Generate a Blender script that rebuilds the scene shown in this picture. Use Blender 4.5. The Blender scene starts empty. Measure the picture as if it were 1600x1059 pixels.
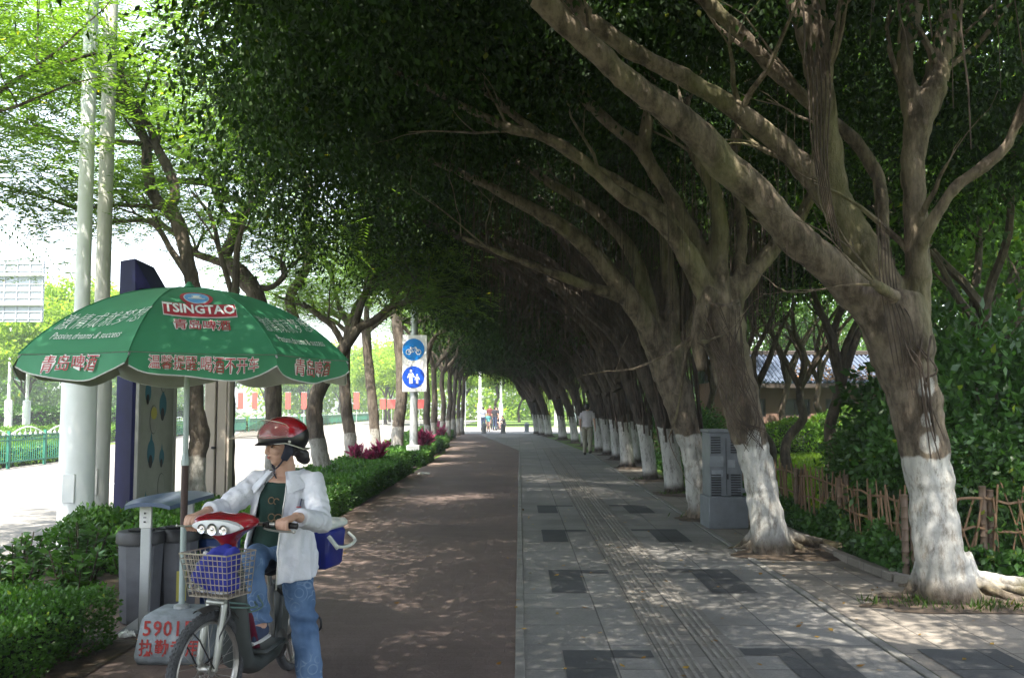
import bpy, bmesh, math, random
import numpy as np
from mathutils import Vector, Matrix, Quaternion, noise
R = math.radians
random.seed(7); rng = np.random.default_rng(7)
sc = bpy.context.scene
COL = sc.collection

# ------------------------------------------------------------------ camera
cam_d = bpy.data.cameras.new("camera"); cam = bpy.data.objects.new("camera", cam_d); COL.objects.link(cam)
cam_d.sensor_width = 36; cam_d.lens = 33.75; cam_d.clip_end = 2000; cam_d.clip_start = 0.05
cam.location = (0, 0, 1.6); cam.rotation_euler = (R(94.06), 0, R(0.46)); sc.camera = cam
# ------------------------------------------------------------------ sky, sun, exposure
SUN_EL, SUN_AZ = 62, 200
w = bpy.data.worlds.new("World"); sc.world = w; w.use_nodes = True
nt = w.node_tree; nt.nodes.clear()
sky = nt.nodes.new('ShaderNodeTexSky'); sky.sky_type = 'NISHITA'; sky.sun_disc = False
sky.sun_elevation = R(SUN_EL); sky.sun_rotation = R(SUN_AZ); sky.dust_density = 2.0; sky.air_density = 1.0; sky.ozone_density = 1.0
bg = nt.nodes.new('ShaderNodeBackground'); bg.inputs[1].default_value = 0.15
wo = nt.nodes.new('ShaderNodeOutputWorld'); hs = nt.nodes.new('ShaderNodeHueSaturation'); hs.inputs['Saturation'].default_value = .5; nt.links.new(sky.outputs[0], hs.inputs['Color']); nt.links.new(hs.outputs[0], bg.inputs[0]); nt.links.new(bg.outputs[0], wo.inputs[0])
sd = bpy.data.lights.new("sun", 'SUN'); sd.energy = 4.4; sd.angle = R(0.53); sd.color = (1, .92, .80)
so = bpy.data.objects.new("sun", sd); COL.objects.link(so)
sv = Vector((math.sin(R(SUN_AZ)) * math.cos(R(SUN_EL)), math.cos(R(SUN_AZ)) * math.cos(R(SUN_EL)), math.sin(R(SUN_EL))))
so.rotation_euler = (-sv).to_track_quat('-Z', 'Y').to_euler(); so.location = (0, 0, 30)
vs = sc.view_settings; vs.view_transform = 'Standard'; vs.look = 'None'; vs.gamma = 1; vs.exposure = 2.2; vs.use_curve_mapping = False
sc.cycles.max_bounces = 8; sc.cycles.volume_bounces = 0; sc.cycles.volume_step_rate = 10; sc.cycles.volume_max_steps = 16; sc.cycles.transparent_max_bounces = 8; sc.cycles.diffuse_bounces = 4; sc.cycles.glossy_bounces = 3
sc.cycles.transmission_bounces = 5; sc.cycles.use_denoising = True; sc.cycles.sample_clamp_indirect = 4; sc.cycles.caustics_reflective = False; sc.cycles.caustics_refractive = False

# ------------------------------------------------------------------ measuring: photo pixel (1600 wide) + depth -> place
CR = cam.rotation_euler.to_matrix()
def W(px, py, d):
    v = CR @ Vector(((px - 800) / 1500, (529.5 - py) / 1500, -1)); return Vector((0, 0, 1.6)) + v * (d / v.y)
def G(px, py, z=0):
    v = CR @ Vector(((px - 800) / 1500, (529.5 - py) / 1500, -1)); return Vector((0, 0, 1.6)) + v * ((z - 1.6) / v.z)

# ------------------------------------------------------------------ tagging
def tag(o, label=None, cat=None, group=None, kind=None):
    if label: o["label"] = label
    if cat: o["category"] = cat
    if group: o["group"] = group
    if kind: o["kind"] = kind
    return o
def thing(name, loc, label, cat, group=None, rz=0):
    o = bpy.data.objects.new(name, None); COL.objects.link(o); o.location = loc; o.rotation_euler = (0, 0, rz)
    o.empty_display_size = .2
    return tag(o, label, cat, group)
def rootmat(p):
    while p.parent: p = p.parent
    return Matrix.Translation(p.location) @ p.rotation_euler.to_matrix().to_4x4()
def link(name, me, mats, parent=None, world=False):
    for m in (mats if isinstance(mats, (list, tuple)) else [mats]):
        if me.materials.find(m.name) < 0 or True:
            me.materials.append(m)
    o = bpy.data.objects.new(name, me); COL.objects.link(o)
    if parent:
        if world: me.transform(rootmat(parent).inverted())
        o.parent = parent
    return o
def copy_tree(o, parent=None, cap=None):
    c = o.copy(); COL.objects.link(c)
    if parent: c.parent = parent
    for ch in list(o.children): copy_tree(ch, c)
    return c

# ------------------------------------------------------------------ mesh builder
def spline(pts, n=6):
    """Catmull-Rom through rows of any width"""
    P = [np.array(p, float) for p in pts]
    if len(P) < 3: return [tuple(P[0] + (P[1] - P[0]) * t) for t in np.linspace(0, 1, n + 1)]
    P = [2 * P[0] - P[1]] + P + [2 * P[-1] - P[-2]]; out = []
    for i in range(1, len(P) - 2):
        a, b, c, d = P[i - 1:i + 3]
        for k in range(n):
            t = k / n
            out.append(.5 * ((2 * b) + (c - a) * t + (2 * a - 5 * b + 4 * c - d) * t * t + (3 * b - a - 3 * c + d) * t ** 3))
    out.append(P[-2]); return [tuple(x) for x in out]
class MB:
    def __init__(s): s.v = []; s.f = []; s.m = []
    def add(s, v, f, m=0):
        b = len(s.v); s.v += [tuple(x) for x in v]; s.f += [tuple(i + b for i in q) for q in f]; s.m += [m] * len(f); return s
    def box(s, c, sz, rot=None, m=0, bev=0):
        x, y, z = [k / 2 for k in sz]
        if bev:
            b = bev; v = []; 
            for sx in (-1, 1):
                for sy in (-1, 1):
                    for sz_ in (-1, 1):
                        v += [(sx * (x - b), sy * (y - b), sz_ * z), (sx * (x - b), sy * y, sz_ * (z - b)), (sx * x, sy * (y - b), sz_ * (z - b))]
            bm = bmesh.new()
            for q in v: bm.verts.new(q)
            bmesh.ops.convex_hull(bm, input=bm.verts); bm.verts.index_update()
            V = [q.co.copy() for q in bm.verts]; Fc = [[q.index for q in f.verts] for f in bm.faces]; bm.free()
        else:
            V = [Vector((i * x, j * y, k * z)) for i in (-1, 1) for j in (-1, 1) for k in (-1, 1)]
            Fc = [(0, 1, 3, 2), (4, 6, 7, 5), (0, 4, 5, 1), (2, 3, 7, 6), (0, 2, 6, 4), (1, 5, 7, 3)]
        if rot is not None:
            if not isinstance(rot, Matrix): rot = Matrix.Rotation(rot, 3, 'Z')
            V = [rot @ q for q in V]
        c = Vector(c); return s.add([q + c for q in V], Fc, m)
    def tube(s, pts, rad=None, n=8, cap=True, m=0, flat=1.0, up=None):
        P = [Vector(p[:3]) for p in pts]
        rr = [p[3] for p in pts] if rad is None else (rad if isinstance(rad, (list, tuple)) else [rad] * len(P))
        V = []; F = []; u = None
        for i, p in enumerate(P):
            d = (P[min(i + 1, len(P) - 1)] - P[max(i - 1, 0)])
            d = d.normalized() if d.length > 1e-9 else Vector((0, 0, 1))
            if u is None:
                a = Vector(up) if up is not None else (Vector((0, 0, 1)) if abs(d.z) < .9 else Vector((1, 0, 0)))
                u = (a - d * a.dot(d)).normalized()
            else:
                u = u - d * u.dot(d); u = u.normalized() if u.length > 1e-6 else d.orthogonal().normalized()
            w_ = d.cross(u)
            for k in range(n):
                t = 2 * math.pi * k / n
                V.append(p + (u * math.cos(t) * flat + w_ * math.sin(t)) * rr[i])
        for i in range(len(P) - 1):
            for k in range(n):
                a = i * n + k; b = i * n + (k + 1) % n
                F.append((a, b, b + n, a + n))
        if cap:
            F.append(tuple(range(n - 1, -1, -1))); F.append(tuple(range((len(P) - 1) * n, len(P) * n)))
        return s.add(V, F, m)
    def lathe(s, prof, c=(0, 0, 0), n=24, m=0, sx=1, sy=1, rot=None):
        V = []; F = []; c = Vector(c)
        for r, z in prof:
            for k in range(n):
                t = 2 * math.pi * k / n; q = Vector((r * math.cos(t) * sx, r * math.sin(t) * sy, z))
                V.append(c + (rot @ q if rot is not None else q))
        for i in range(len(prof) - 1):
            for k in range(n):
                a = i * n + k; b = i * n + (k + 1) % n; F.append((a, b, b + n, a + n))
        F.append(tuple(range(n - 1, -1, -1))); F.append(tuple(range((len(prof) - 1) * n, len(prof) * n)))
        return s.add(V, F, m)
    def ball(s, c, r, rot=None, n=16, m=0):
        if not isinstance(r, (list, tuple, Vector)): r = (r, r, r)
        V = []; F = []; h = n // 2; c = Vector(c)
        for i in range(h + 1):
            ph = math.pi * i / h
            for k in range(n):
                t = 2 * math.pi * k / n
                q = Vector((r[0] * math.sin(ph) * math.cos(t), r[1] * math.sin(ph) * math.sin(t), r[2] * math.cos(ph)))
                V.append(c + (rot @ q if rot is not None else q))
        for i in range(h):
            for k in range(n):
                a = i * n + k; b = i * n + (k + 1) % n; F.append((a, a + n, b + n, b))
        return s.add(V, F, m)
    def prism(s, poly, z0, z1, m=0, mat=None):
        n = len(poly); V = [Vector((x, y, z0)) for x, y in poly] + [Vector((x, y, z1)) for x, y in poly]
        if mat is not None: V = [mat @ q for q in V]
        F = [tuple(range(n - 1, -1, -1)), tuple(range(n, 2 * n))] + [(i, (i + 1) % n, (i + 1) % n + n, i + n) for i in range(n)]
        return s.add(V, F, m)
    def mesh(s, name, smooth=True):
        me = bpy.data.meshes.new(name); me.from_pydata([tuple(v) for v in s.v], [], s.f)
        me.polygons.foreach_set('material_index', s.m)
        if smooth:
            me.polygons.foreach_set('use_smooth', [True] * len(s.f))
            try: me.set_sharp_from_angle(angle=R(42))
            except Exception: pass
        me.update(); return me
    def build(s, name, mats, parent=None, world=False, smooth=True):
        return link(name, s.mesh(name, smooth), mats, parent, world)
def sheet(name, polys, z, mat, parent=None, kind='structure'):
    mb = MB()
    for p in polys: mb.add([(x, y, z) for x, y in p], [tuple(range(len(p)))])
    o = mb.build(name, mat, parent, smooth=False)
    if kind: o["kind"] = kind
    return o
def remesh(mb, vox, smooth=6, f=.5, disp=None):
    """one continuous skin over everything in mb"""
    me = mb.mesh('tmp', False); o = bpy.data.objects.new('tmp', me); COL.objects.link(o)
    bm = bmesh.new(); bm.from_mesh(me); bmesh.ops.recalc_face_normals(bm, faces=bm.faces); bm.to_mesh(me); bm.free()
    r = o.modifiers.new('r', 'REMESH'); r.mode = 'VOXEL'; r.voxel_size = vox; r.use_smooth_shade = True
    if smooth:
        q = o.modifiers.new('s', 'SMOOTH'); q.iterations = smooth; q.factor = f
    dg = bpy.context.evaluated_depsgraph_get(); ev = o.evaluated_get(dg)
    out = bpy.data.meshes.new_from_object(ev); bpy.data.objects.remove(o); bpy.data.meshes.remove(me)
    if disp:
        out.calc_loop_triangles()
        co = np.zeros(len(out.vertices) * 3); no = np.zeros(len(out.vertices) * 3)
        out.vertices.foreach_get('co', co); out.vertices.foreach_get('normal', no)
        co = co.reshape(-1, 3); no = no.reshape(-1, 3)
        amt = np.array([disp(Vector(c), Vector(n_)) for c, n_ in zip(co, no)])
        co += no * amt[:, None]; out.vertices.foreach_set('co', co.ravel()); out.update()
    out.polygons.foreach_set('use_smooth', [True] * len(out.polygons)); out.materials.clear()
    return out

# ------------------------------------------------------------------ leaves (numpy)
def quadmesh(name, V, smooth=False):
    n = len(V) // 4; me = bpy.data.meshes.new(name)
    me.vertices.add(4 * n); me.vertices.foreach_set('co', np.asarray(V, np.float32).ravel())
    me.loops.add(4 * n); me.loops.foreach_set('vertex_index', np.arange(4 * n, dtype=np.int32))
    me.polygons.add(n); me.polygons.foreach_set('loop_start', np.arange(0, 4 * n, 4, dtype=np.int32))
    me.polygons.foreach_set('loop_total', np.full(n, 4, np.int32)); me.update(calc_edges=True); return me
def unit(a): return a / np.maximum(np.linalg.norm(a, axis=1, keepdims=True), 1e-9)
def leafV(P, D, L, wr=.5, cup=.12, rg=rng, flat=None):
    """kite leaves: P base points, D directions, L lengths"""
    N = len(P); D = unit(D); L = np.broadcast_to(np.asarray(L, float).reshape(-1, 1) if np.ndim(L) else L, (N, 1))
    rnd = rg.normal(size=(N, 3))
    if flat is not None: rnd = rnd * (1 - flat) + np.array([0, 0, 1.]) * flat
    S = unit(np.cross(D, rnd)); U = np.cross(S, D)
    U *= np.where(U[:, 2:3] < 0, -1, 1)
    wd = L * wr * .5; V = np.empty((N, 4, 3))
    V[:, 0] = P; V[:, 1] = P + D * L * .42 + S * wd - U * L * cup; V[:, 2] = P + D * L - U * L * cup * .6; V[:, 3] = P + D * L * .42 - S * wd - U * L * cup
    return V.reshape(-1, 3)
def clump_leaves(C, per, rad, L, zsq=.65, droop=.5, wr=.5, rg=rng):
    """leaves in rough balls round clump centres C"""
    N = len(C) * per; base = np.repeat(C, per, 0)
    r = np.repeat(rad if np.ndim(rad) else np.full(len(C), rad), per)[:, None]
    o = rg.normal(size=(N, 3)) * .55; o[:, 2] *= zsq
    P = base + o * r; D = unit(o) * .7 + rg.normal(size=(N, 3)) * .6; D[:, 2] -= droop
    return leafV(P, D, rg.uniform(.7, 1.25, N) * L, wr, rg=rg)
# ------------------------------------------------------------------ materials
def M(name, col, rough=.6, metal=0, spec=None, var=0, vscale=8, bump=0, bscale=30, col2=None, thr=None, emis=None, coat=0, alpha=None, trans=0):
    m = bpy.data.materials.new(name); m.use_nodes = True; nt = m.node_tree; b = nt.nodes['Principled BSDF']
    b.inputs['Base Color'].default_value = (*col, 1); b.inputs['Roughness'].default_value = rough; b.inputs['Metallic'].default_value = metal
    if spec is not None: b.inputs['Specular IOR Level'].default_value = spec
    if coat: b.inputs['Coat Weight'].default_value = coat; b.inputs['Coat Roughness'].default_value = .08
    if trans: b.inputs['Transmission Weight'].default_value = trans
    L = nt.links.new
    if var or col2 is not None or bump:
        tc = nt.nodes.new('ShaderNodeTexCoord')
    if var or col2 is not None:
        n = nt.nodes.new('ShaderNodeTexNoise'); n.inputs['Scale'].default_value = vscale; n.inputs['Detail'].default_value = 7; n.inputs['Roughness'].default_value = .65
        L(tc.outputs['Object'], n.inputs['Vector'])
        r = nt.nodes.new('ShaderNodeValToRGB'); c2 = col2 if col2 is not None else tuple(c * (1 - var) for c in col)
        c1 = col if col2 is not None else tuple(min(1, c * (1 + var)) for c in col)
        r.color_ramp.elements[0].position = .35 if thr is None else thr - .03; r.color_ramp.elements[1].position = .65 if thr is None else thr + .03
        r.color_ramp.elements[0].color = (*c2, 1); r.color_ramp.elements[1].color = (*c1, 1)
        L(n.outputs['Fac'], r.inputs[0]); L(r.outputs[0], b.inputs['Base Color'])
    if bump:
        n2 = nt.nodes.new('ShaderNodeTexNoise'); n2.inputs['Scale'].default_value = bscale; n2.inputs['Detail'].default_value = 6
        L(tc.outputs['Object'], n2.inputs['Vector']); bp = nt.nodes.new('ShaderNodeBump'); bp.inputs['Strength'].default_value = bump; bp.inputs['Distance'].default_value = .02
        L(n2.outputs['Fac'], bp.inputs['Height']); L(bp.outputs[0], b.inputs['Normal'])
    return m
def leafmat(name, c1, c2, tr=.4, trc=None, rough=.45, spec=.4):
    m = bpy.data.materials.new(name); m.use_nodes = True; nt = m.node_tree; nt.nodes.clear(); N = nt.nodes.new; L = nt.links.new
    out = N('ShaderNodeOutputMaterial'); geo = N('ShaderNodeNewGeometry'); r = N('ShaderNodeValToRGB')
    L(geo.outputs['Random Per Island'], r.inputs[0]); e = r.color_ramp.elements
    e[0].color = (*c1, 1); e[1].color = (*c2, 1); e[0].position = .1
    k = r.color_ramp.elements.new(.985); k.color = (*c2, 1); e = r.color_ramp.elements; e[-1].color = (c2[0] * 3.2, c2[1] * 1.7, c2[2] * .6, 1)
    tc = N('ShaderNodeTexCoord'); nz = N('ShaderNodeTexNoise'); nz.inputs['Scale'].default_value = 1.1; L(tc.outputs['Object'], nz.inputs['Vector'])
    mr = N('ShaderNodeMapRange'); mr.inputs[1].default_value = .3; mr.inputs[2].default_value = .7; mr.inputs[3].default_value = .7; mr.inputs[4].default_value = 1.3; L(nz.outputs['Fac'], mr.inputs[0])
    mx = N('ShaderNodeVectorMath'); mx.operation = 'SCALE'; L(r.outputs[0], mx.inputs[0]); L(mr.outputs[0], mx.inputs['Scale'])
    p = N('ShaderNodeBsdfPrincipled'); p.inputs['Roughness'].default_value = rough; p.inputs['Specular IOR Level'].default_value = spec; L(mx.outputs[0], p.inputs['Base Color'])
    t = N('ShaderNodeBsdfTranslucent'); tm = N('ShaderNodeVectorMath'); tm.operation = 'MULTIPLY'; tm.inputs[1].default_value = trc or (1.55, 1.6, .6); L(mx.outputs[0], tm.inputs[0]); L(tm.outputs[0], t.inputs[0])
    mix = N('ShaderNodeMixShader'); mix.inputs[0].default_value = tr; L(p.outputs[0], mix.inputs[1]); L(t.outputs[0], mix.inputs[2]); L(mix.outputs[0], out.inputs[0])
    return m
def barkmat(name, c1, c2, white=0, soft=.05, moss=0, vs=9, wcol=(.52, .52, .50), worn=.44, patches=()):
    m = bpy.data.materials.new(name); m.use_nodes = True; nt = m.node_tree; N = nt.nodes.new; L = nt.links.new; b = nt.nodes['Principled BSDF']
    b.inputs['Roughness'].default_value = .85; b.inputs['Specular IOR Level'].default_value = .2
    tc = N('ShaderNodeTexCoord'); mp = N('ShaderNodeMapping'); mp.inputs['Scale'].default_value = (1, 1, .35); L(tc.outputs['Object'], mp.inputs[0])
    n1 = N('ShaderNodeTexNoise'); n1.inputs['Scale'].default_value = vs; n1.inputs['Detail'].default_value = 8; n1.inputs['Roughness'].default_value = .7; L(mp.outputs[0], n1.inputs['Vector'])
    r = N('ShaderNodeValToRGB'); r.color_ramp.elements[0].position = .38; r.color_ramp.elements[1].position = .62
    r.color_ramp.elements[0].color = (*c1, 1); r.color_ramp.elements[1].color = (*c2, 1); L(n1.outputs['Fac'], r.inputs[0]); cur = r.outputs[0]
    def mixc(fac, a, bcol):
        x = N('ShaderNodeMix'); x.data_type = 'RGBA'; L(fac, x.inputs[0]); L(a, x.inputs[6])
        if isinstance(bcol, tuple): x.inputs[7].default_value = (*bcol, 1)
        else: L(bcol, x.inputs[7])
        return x.outputs[2]
    if moss:
        n3 = N('ShaderNodeTexNoise'); n3.inputs['Scale'].default_value = 2.2; n3.inputs['Detail'].default_value = 5; L(mp.outputs[0], n3.inputs['Vector'])
        q = N('ShaderNodeMapRange'); q.inputs[1].default_value = .5; q.inputs[2].default_value = .66; q.inputs[4].default_value = moss; L(n3.outputs['Fac'], q.inputs[0]); cur = mixc(q.outputs[0], cur, (.16, .17, .06))
    if white:
        sp = N('ShaderNodeSeparateXYZ'); L(tc.outputs['Object'], sp.inputs[0])
        n4 = N('ShaderNodeTexNoise'); n4.inputs['Scale'].default_value = 5; n4.inputs['Detail'].default_value = 4; L(tc.outputs['Object'], n4.inputs['Vector'])
        ma = N('ShaderNodeMath'); ma.operation = 'MULTIPLY_ADD'; ma.inputs[1].default_value = -.16; L(n4.outputs['Fac'], ma.inputs[0]); L(sp.outputs[2], ma.inputs[2])
        q = N('ShaderNodeMapRange'); q.inputs[1].default_value = white - .08 + .012; q.inputs[2].default_value = white - .08 - .012; L(ma.outputs[0], q.inputs[0])
        n5 = N('ShaderNodeTexNoise'); n5.inputs['Scale'].default_value = 14; n5.inputs['Detail'].default_value = 10; n5.inputs['Roughness'].default_value = .8; L(mp.outputs[0], n5.inputs['Vector'])
        q2 = N('ShaderNodeMapRange'); q2.inputs[1].default_value = worn - .06; q2.inputs[2].default_value = worn + .05; q2.inputs[3].default_value = .35; L(n5.outputs['Fac'], q2.inputs[0])
        # the lime wears off towards the roots
        q3 = N('ShaderNodeMapRange'); q3.inputs[1].default_value = .02; q3.inputs[2].default_value = .17; q3.inputs[3].default_value = .0; L(ma.outputs[0], q3.inputs[0])
        qo = q.outputs[0]
        for (pxx, pz, rx, rz_) in patches:      # dabs of lime brushed on the bark above the limed part
            ds = []
            for k, (c_, r_) in ((0, (pxx, rx)), (2, (pz, rz_))):
                a = N('ShaderNodeMath'); a.operation = 'SUBTRACT'; L(sp.outputs[k], a.inputs[0]); a.inputs[1].default_value = c_
                b2 = N('ShaderNodeMath'); b2.operation = 'DIVIDE'; L(a.outputs[0], b2.inputs[0]); b2.inputs[1].default_value = r_
                p2 = N('ShaderNodeMath'); p2.operation = 'POWER'; b3 = N('ShaderNodeMath'); b3.operation = 'ABSOLUTE'; L(b2.outputs[0], b3.inputs[0]); L(b3.outputs[0], p2.inputs[0]); p2.inputs[1].default_value = 2.6; ds.append(p2.outputs[0])
            sm_ = N('ShaderNodeMath'); sm_.operation = 'ADD'; L(ds[0], sm_.inputs[0]); L(ds[1], sm_.inputs[1])
            s2 = N('ShaderNodeMath'); s2.operation = 'MULTIPLY_ADD'; L(n5.outputs['Fac'], s2.inputs[0]); s2.inputs[1].default_value = 4.5; L(sm_.outputs[0], s2.inputs[2])
            s3 = N('ShaderNodeMapRange'); s3.inputs[1].default_value = 3.3; s3.inputs[2].default_value = 2.9; s3.inputs[4].default_value = .85; L(s2.outputs[0], s3.inputs[0])
            fr_ = N('ShaderNodeMath'); fr_.operation = 'LESS_THAN'; L(sp.outputs[1], fr_.inputs[0]); fr_.inputs[1].default_value = -.02
            s4 = N('ShaderNodeMath'); s4.operation = 'MULTIPLY'; L(s3.outputs[0], s4.inputs[0]); L(fr_.outputs[0], s4.inputs[1])
            mxx = N('ShaderNodeMath'); mxx.operation = 'MAXIMUM'; L(qo, mxx.inputs[0]); L(s4.outputs[0], mxx.inputs[1]); qo = mxx.outputs[0]
        mm = N('ShaderNodeMath'); mm.operation = 'MULTIPLY'; L(qo, mm.inputs[0]); L(q2.outputs[0], mm.inputs[1])
        m2 = N('ShaderNodeMath'); m2.operation = 'MULTIPLY'; L(mm.outputs[0], m2.inputs[0]); L(q3.outputs[0], m2.inputs[1])
        n6 = N('ShaderNodeTexNoise'); n6.inputs['Scale'].default_value = 3; n6.inputs['Detail'].default_value = 6; L(mp.outputs[0], n6.inputs['Vector'])
        rr = N('ShaderNodeValToRGB'); rr.color_ramp.elements[0].position = .3; rr.color_ramp.elements[0].color = (wcol[0] * .62, wcol[1] * .62, wcol[2] * .6, 1); rr.color_ramp.elements[1].position = .62; rr.color_ramp.elements[1].color = (*wcol, 1); L(n6.outputs['Fac'], rr.inputs[0])
        cur = mixc(m2.outputs[0], cur, rr.outputs[0])
    L(cur, b.inputs['Base Color'])
    nb = N('ShaderNodeTexNoise'); nb.inputs['Scale'].default_value = 26; nb.inputs['Detail'].default_value = 8; nb.inputs['Roughness'].default_value = .7; L(mp.outputs[0], nb.inputs['Vector'])
    bp = N('ShaderNodeBump'); bp.inputs['Strength'].default_value = .9; bp.inputs['Distance'].default_value = .035; L(nb.outputs['Fac'], bp.inputs['Height']); L(bp.outputs[0], b.inputs['Normal'])
    return m
def pavemat(name, c, bw, bh, mortar, var=.2, off=.5, stain=.25, mc=None, bump=.15, rough=.8, rot=0, msz=.006):
    m = bpy.data.materials.new(name); m.use_nodes = True; nt = m.node_tree; N = nt.nodes.new; L = nt.links.new; b = nt.nodes['Principled BSDF']
    b.inputs['Roughness'].default_value = rough; b.inputs['Specular IOR Level'].default_value = .25
    tc = N('ShaderNodeTexCoord'); mp = N('ShaderNodeMapping'); mp.inputs['Rotation'].default_value = (0, 0, rot); L(tc.outputs['Object'], mp.inputs[0])
    br = N('ShaderNodeTexBrick'); br.offset = off; br.inputs['Scale'].default_value = 1; br.inputs['Brick Width'].default_value = bw; br.inputs['Row Height'].default_value = bh
    br.inputs['Mortar Size'].default_value = msz; br.inputs['Mortar Smooth'].default_value = .3; br.inputs['Bias'].default_value = 0
    br.inputs['Color1'].default_value = (*[x * (1 - var) for x in c], 1); br.inputs['Color2'].default_value = (*[x * (1 + var) for x in c], 1); br.inputs['Mortar'].default_value = (*(mc or [x * .45 for x in c]), 1)
    L(mp.outputs[0], br.inputs[0])
    n = N('ShaderNodeTexNoise'); n.inputs['Scale'].default_value = .9; n.inputs['Detail'].default_value = 8; n.inputs['Roughness'].default_value = .65; L(tc.outputs['Object'], n.inputs['Vector'])
    mr = N('ShaderNodeMapRange'); mr.inputs[1].default_value = .3; mr.inputs[2].default_value = .7; mr.inputs[3].default_value = 1 - stain; mr.inputs[4].default_value = 1 + stain; L(n.outputs['Fac'], mr.inputs[0])
    n2 = N('ShaderNodeTexNoise'); n2.inputs['Scale'].default_value = 60; n2.inputs['Detail'].default_value = 4; L(tc.outputs['Object'], n2.inputs['Vector'])
    mr2 = N('ShaderNodeMapRange'); mr2.inputs[1].default_value = .3; mr2.inputs[2].default_value = .7; mr2.inputs[3].default_value = .88; mr2.inputs[4].default_value = 1.12; L(n2.outputs['Fac'], mr2.inputs[0])
    mu = N('ShaderNodeMath'); mu.operation = 'MULTIPLY'; L(mr.outputs[0], mu.inputs[0]); L(mr2.outputs[0], mu.inputs[1])
    v = N('ShaderNodeVectorMath'); v.operation = 'SCALE'; L(br.outputs[0], v.inputs[0]); L(mu.outputs[0], v.inputs['Scale']); L(v.outputs[0], b.inputs['Base Color'])
    bp = N('ShaderNodeBump'); bp.inputs['Strength'].default_value = bump; bp.inputs['Distance'].default_value = .01; L(n2.outputs['Fac'], bp.inputs['Height'])
    bp2 = N('ShaderNodeBump'); bp2.inputs['Strength'].default_value = .5; bp2.inputs['Distance'].default_value = .006; bp2.invert = True; L(br.outputs['Fac'], bp2.inputs['Height']); L(bp.outputs[0], bp2.inputs['Normal']); L(bp2.outputs[0], b.inputs['Normal'])
    return m

m_bark = barkmat('banyan_bark', (.058, .046, .034), (.215, .175, .132), moss=.35)
m_barkw = barkmat('limed_banyan_bark', (.055, .044, .034), (.165, .135, .105), white=1.2, moss=.25)
m_barkfar = barkmat('shade_darkened_bark', (.032, .026, .020), (.095, .078, .062))  # darker copy of the banyan bark, tunnel shade put into its colour
m_barkfarw = barkmat('shade_darkened_limed_bark', (.032, .026, .020), (.095, .078, .062), white=1.2, worn=.45)  # same shade-darkened bark under the lime
m_barkroot = barkmat('root_bark', (.14, .11, .08), (.32, .26, .19), moss=.3)
m_lbark = barkmat('street_tree_bark', (.05, .04, .032), (.15, .125, .10), white=.98, wcol=(.42, .41, .38), worn=.47)
m_pbark = barkmat('park_tree_bark', (.045, .036, .028), (.13, .105, .08))
m_mossbark = barkmat('mossy_bark', (.045, .045, .035), (.11, .10, .08), moss=.8)
m_aer = M('aerial_root', (.060, .044, .033), .9, var=.5, vscale=5)
m_ban = leafmat('banyan_leaf', (.010, .026, .006), (.028, .062, .011), tr=.32, spec=.18, rough=.6)
m_fea = leafmat('feather_leaf', (.075, .150, .030), (.140, .240, .045), tr=.52, spec=.2, rough=.6)
m_park = leafmat('park_leaf', (.045, .10, .018), (.10, .20, .035), tr=.48, spec=.25)
m_far = leafmat('far_leaf', (.17, .28, .03), (.28, .40, .05), tr=.5, spec=.2, rough=.6)
m_pale = leafmat('haze_pale_leaf', (.14, .19, .08), (.24, .28, .13), tr=.4, spec=.2)  # distance haze put into the leaf colour
m_shrub = leafmat('shrub_leaf', (.03, .085, .016), (.07, .165, .034), tr=.34, spec=.5, rough=.36)
m_hedge = leafmat('hedge_leaf', (.035, .10, .015), (.075, .185, .028), tr=.3, spec=.4)
m_hedgel = leafmat('bright_hedge_leaf', (.07, .16, .02), (.13, .25, .03), tr=.4, spec=.3)
m_ti = leafmat('magenta_leaf', (.14, .015, .05), (.42, .06, .16), tr=.35, trc=(1.5, .8, 1.2), spec=.4)
m_weed = leafmat('weed_blade', (.03, .065, .012), (.07, .12, .02), tr=.3, spec=.2)
m_grass = leafmat('grass_blade', (.12, .22, .02), (.22, .34, .035), tr=.4, spec=.2)
m_litter = leafmat('dry_leaf', (.22, .11, .02), (.42, .27, .05), tr=.2, spec=.2, trc=(1, 1, 1))
m_core = M('hedge_inner_shade', (.012, .022, .008), .95, var=.4)  # near-black colour stands for the shade between the leaves
m_soil = M('soil', (.075, .055, .038), .95, var=.45, vscale=6, bump=.6, bscale=25)
m_lawn = M('lawn', (.12, .20, .028), .9, col2=(.07, .13, .02), vscale=3, bump=.7, bscale=60)
m_road = M('road_surface', (.20, .192, .18), .85, var=.07, vscale=1.2, bump=.15, bscale=80)
m_bike = pavemat('bike_path', (.142, .108, .096), .2, .1, .004, var=.05, stain=.16, bump=.35, mc=(.122, .093, .083), msz=.003)
m_slab = pavemat('grey_slabs', (.205, .20, .19), .6, .6, .006, var=.09, off=0, stain=.22)
m_slabd = pavemat('dark_slabs', (.072, .074, .076), .6, .6, .006, var=.12, off=0, stain=.2)
m_slabw = pavemat('warm_slabs', (.21, .19, .165), .4, .4, .006, var=.12, off=0, stain=.3)
m_tac = pavemat('tactile_slabs', (.185, .175, .16), .3, .3, .005, var=.12, off=0, stain=.2)
m_kerb = M('kerb_stone', (.24, .235, .225), .8, var=.2, vscale=5, bump=.3)
m_leafbrown = leafmat('brown_leaf', (.10, .055, .02), (.20, .12, .05), tr=.15, spec=.2, trc=(1, 1, 1))
m_plaza = M('plaza', (.28, .27, .25), .85, var=.1, vscale=2)

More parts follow.
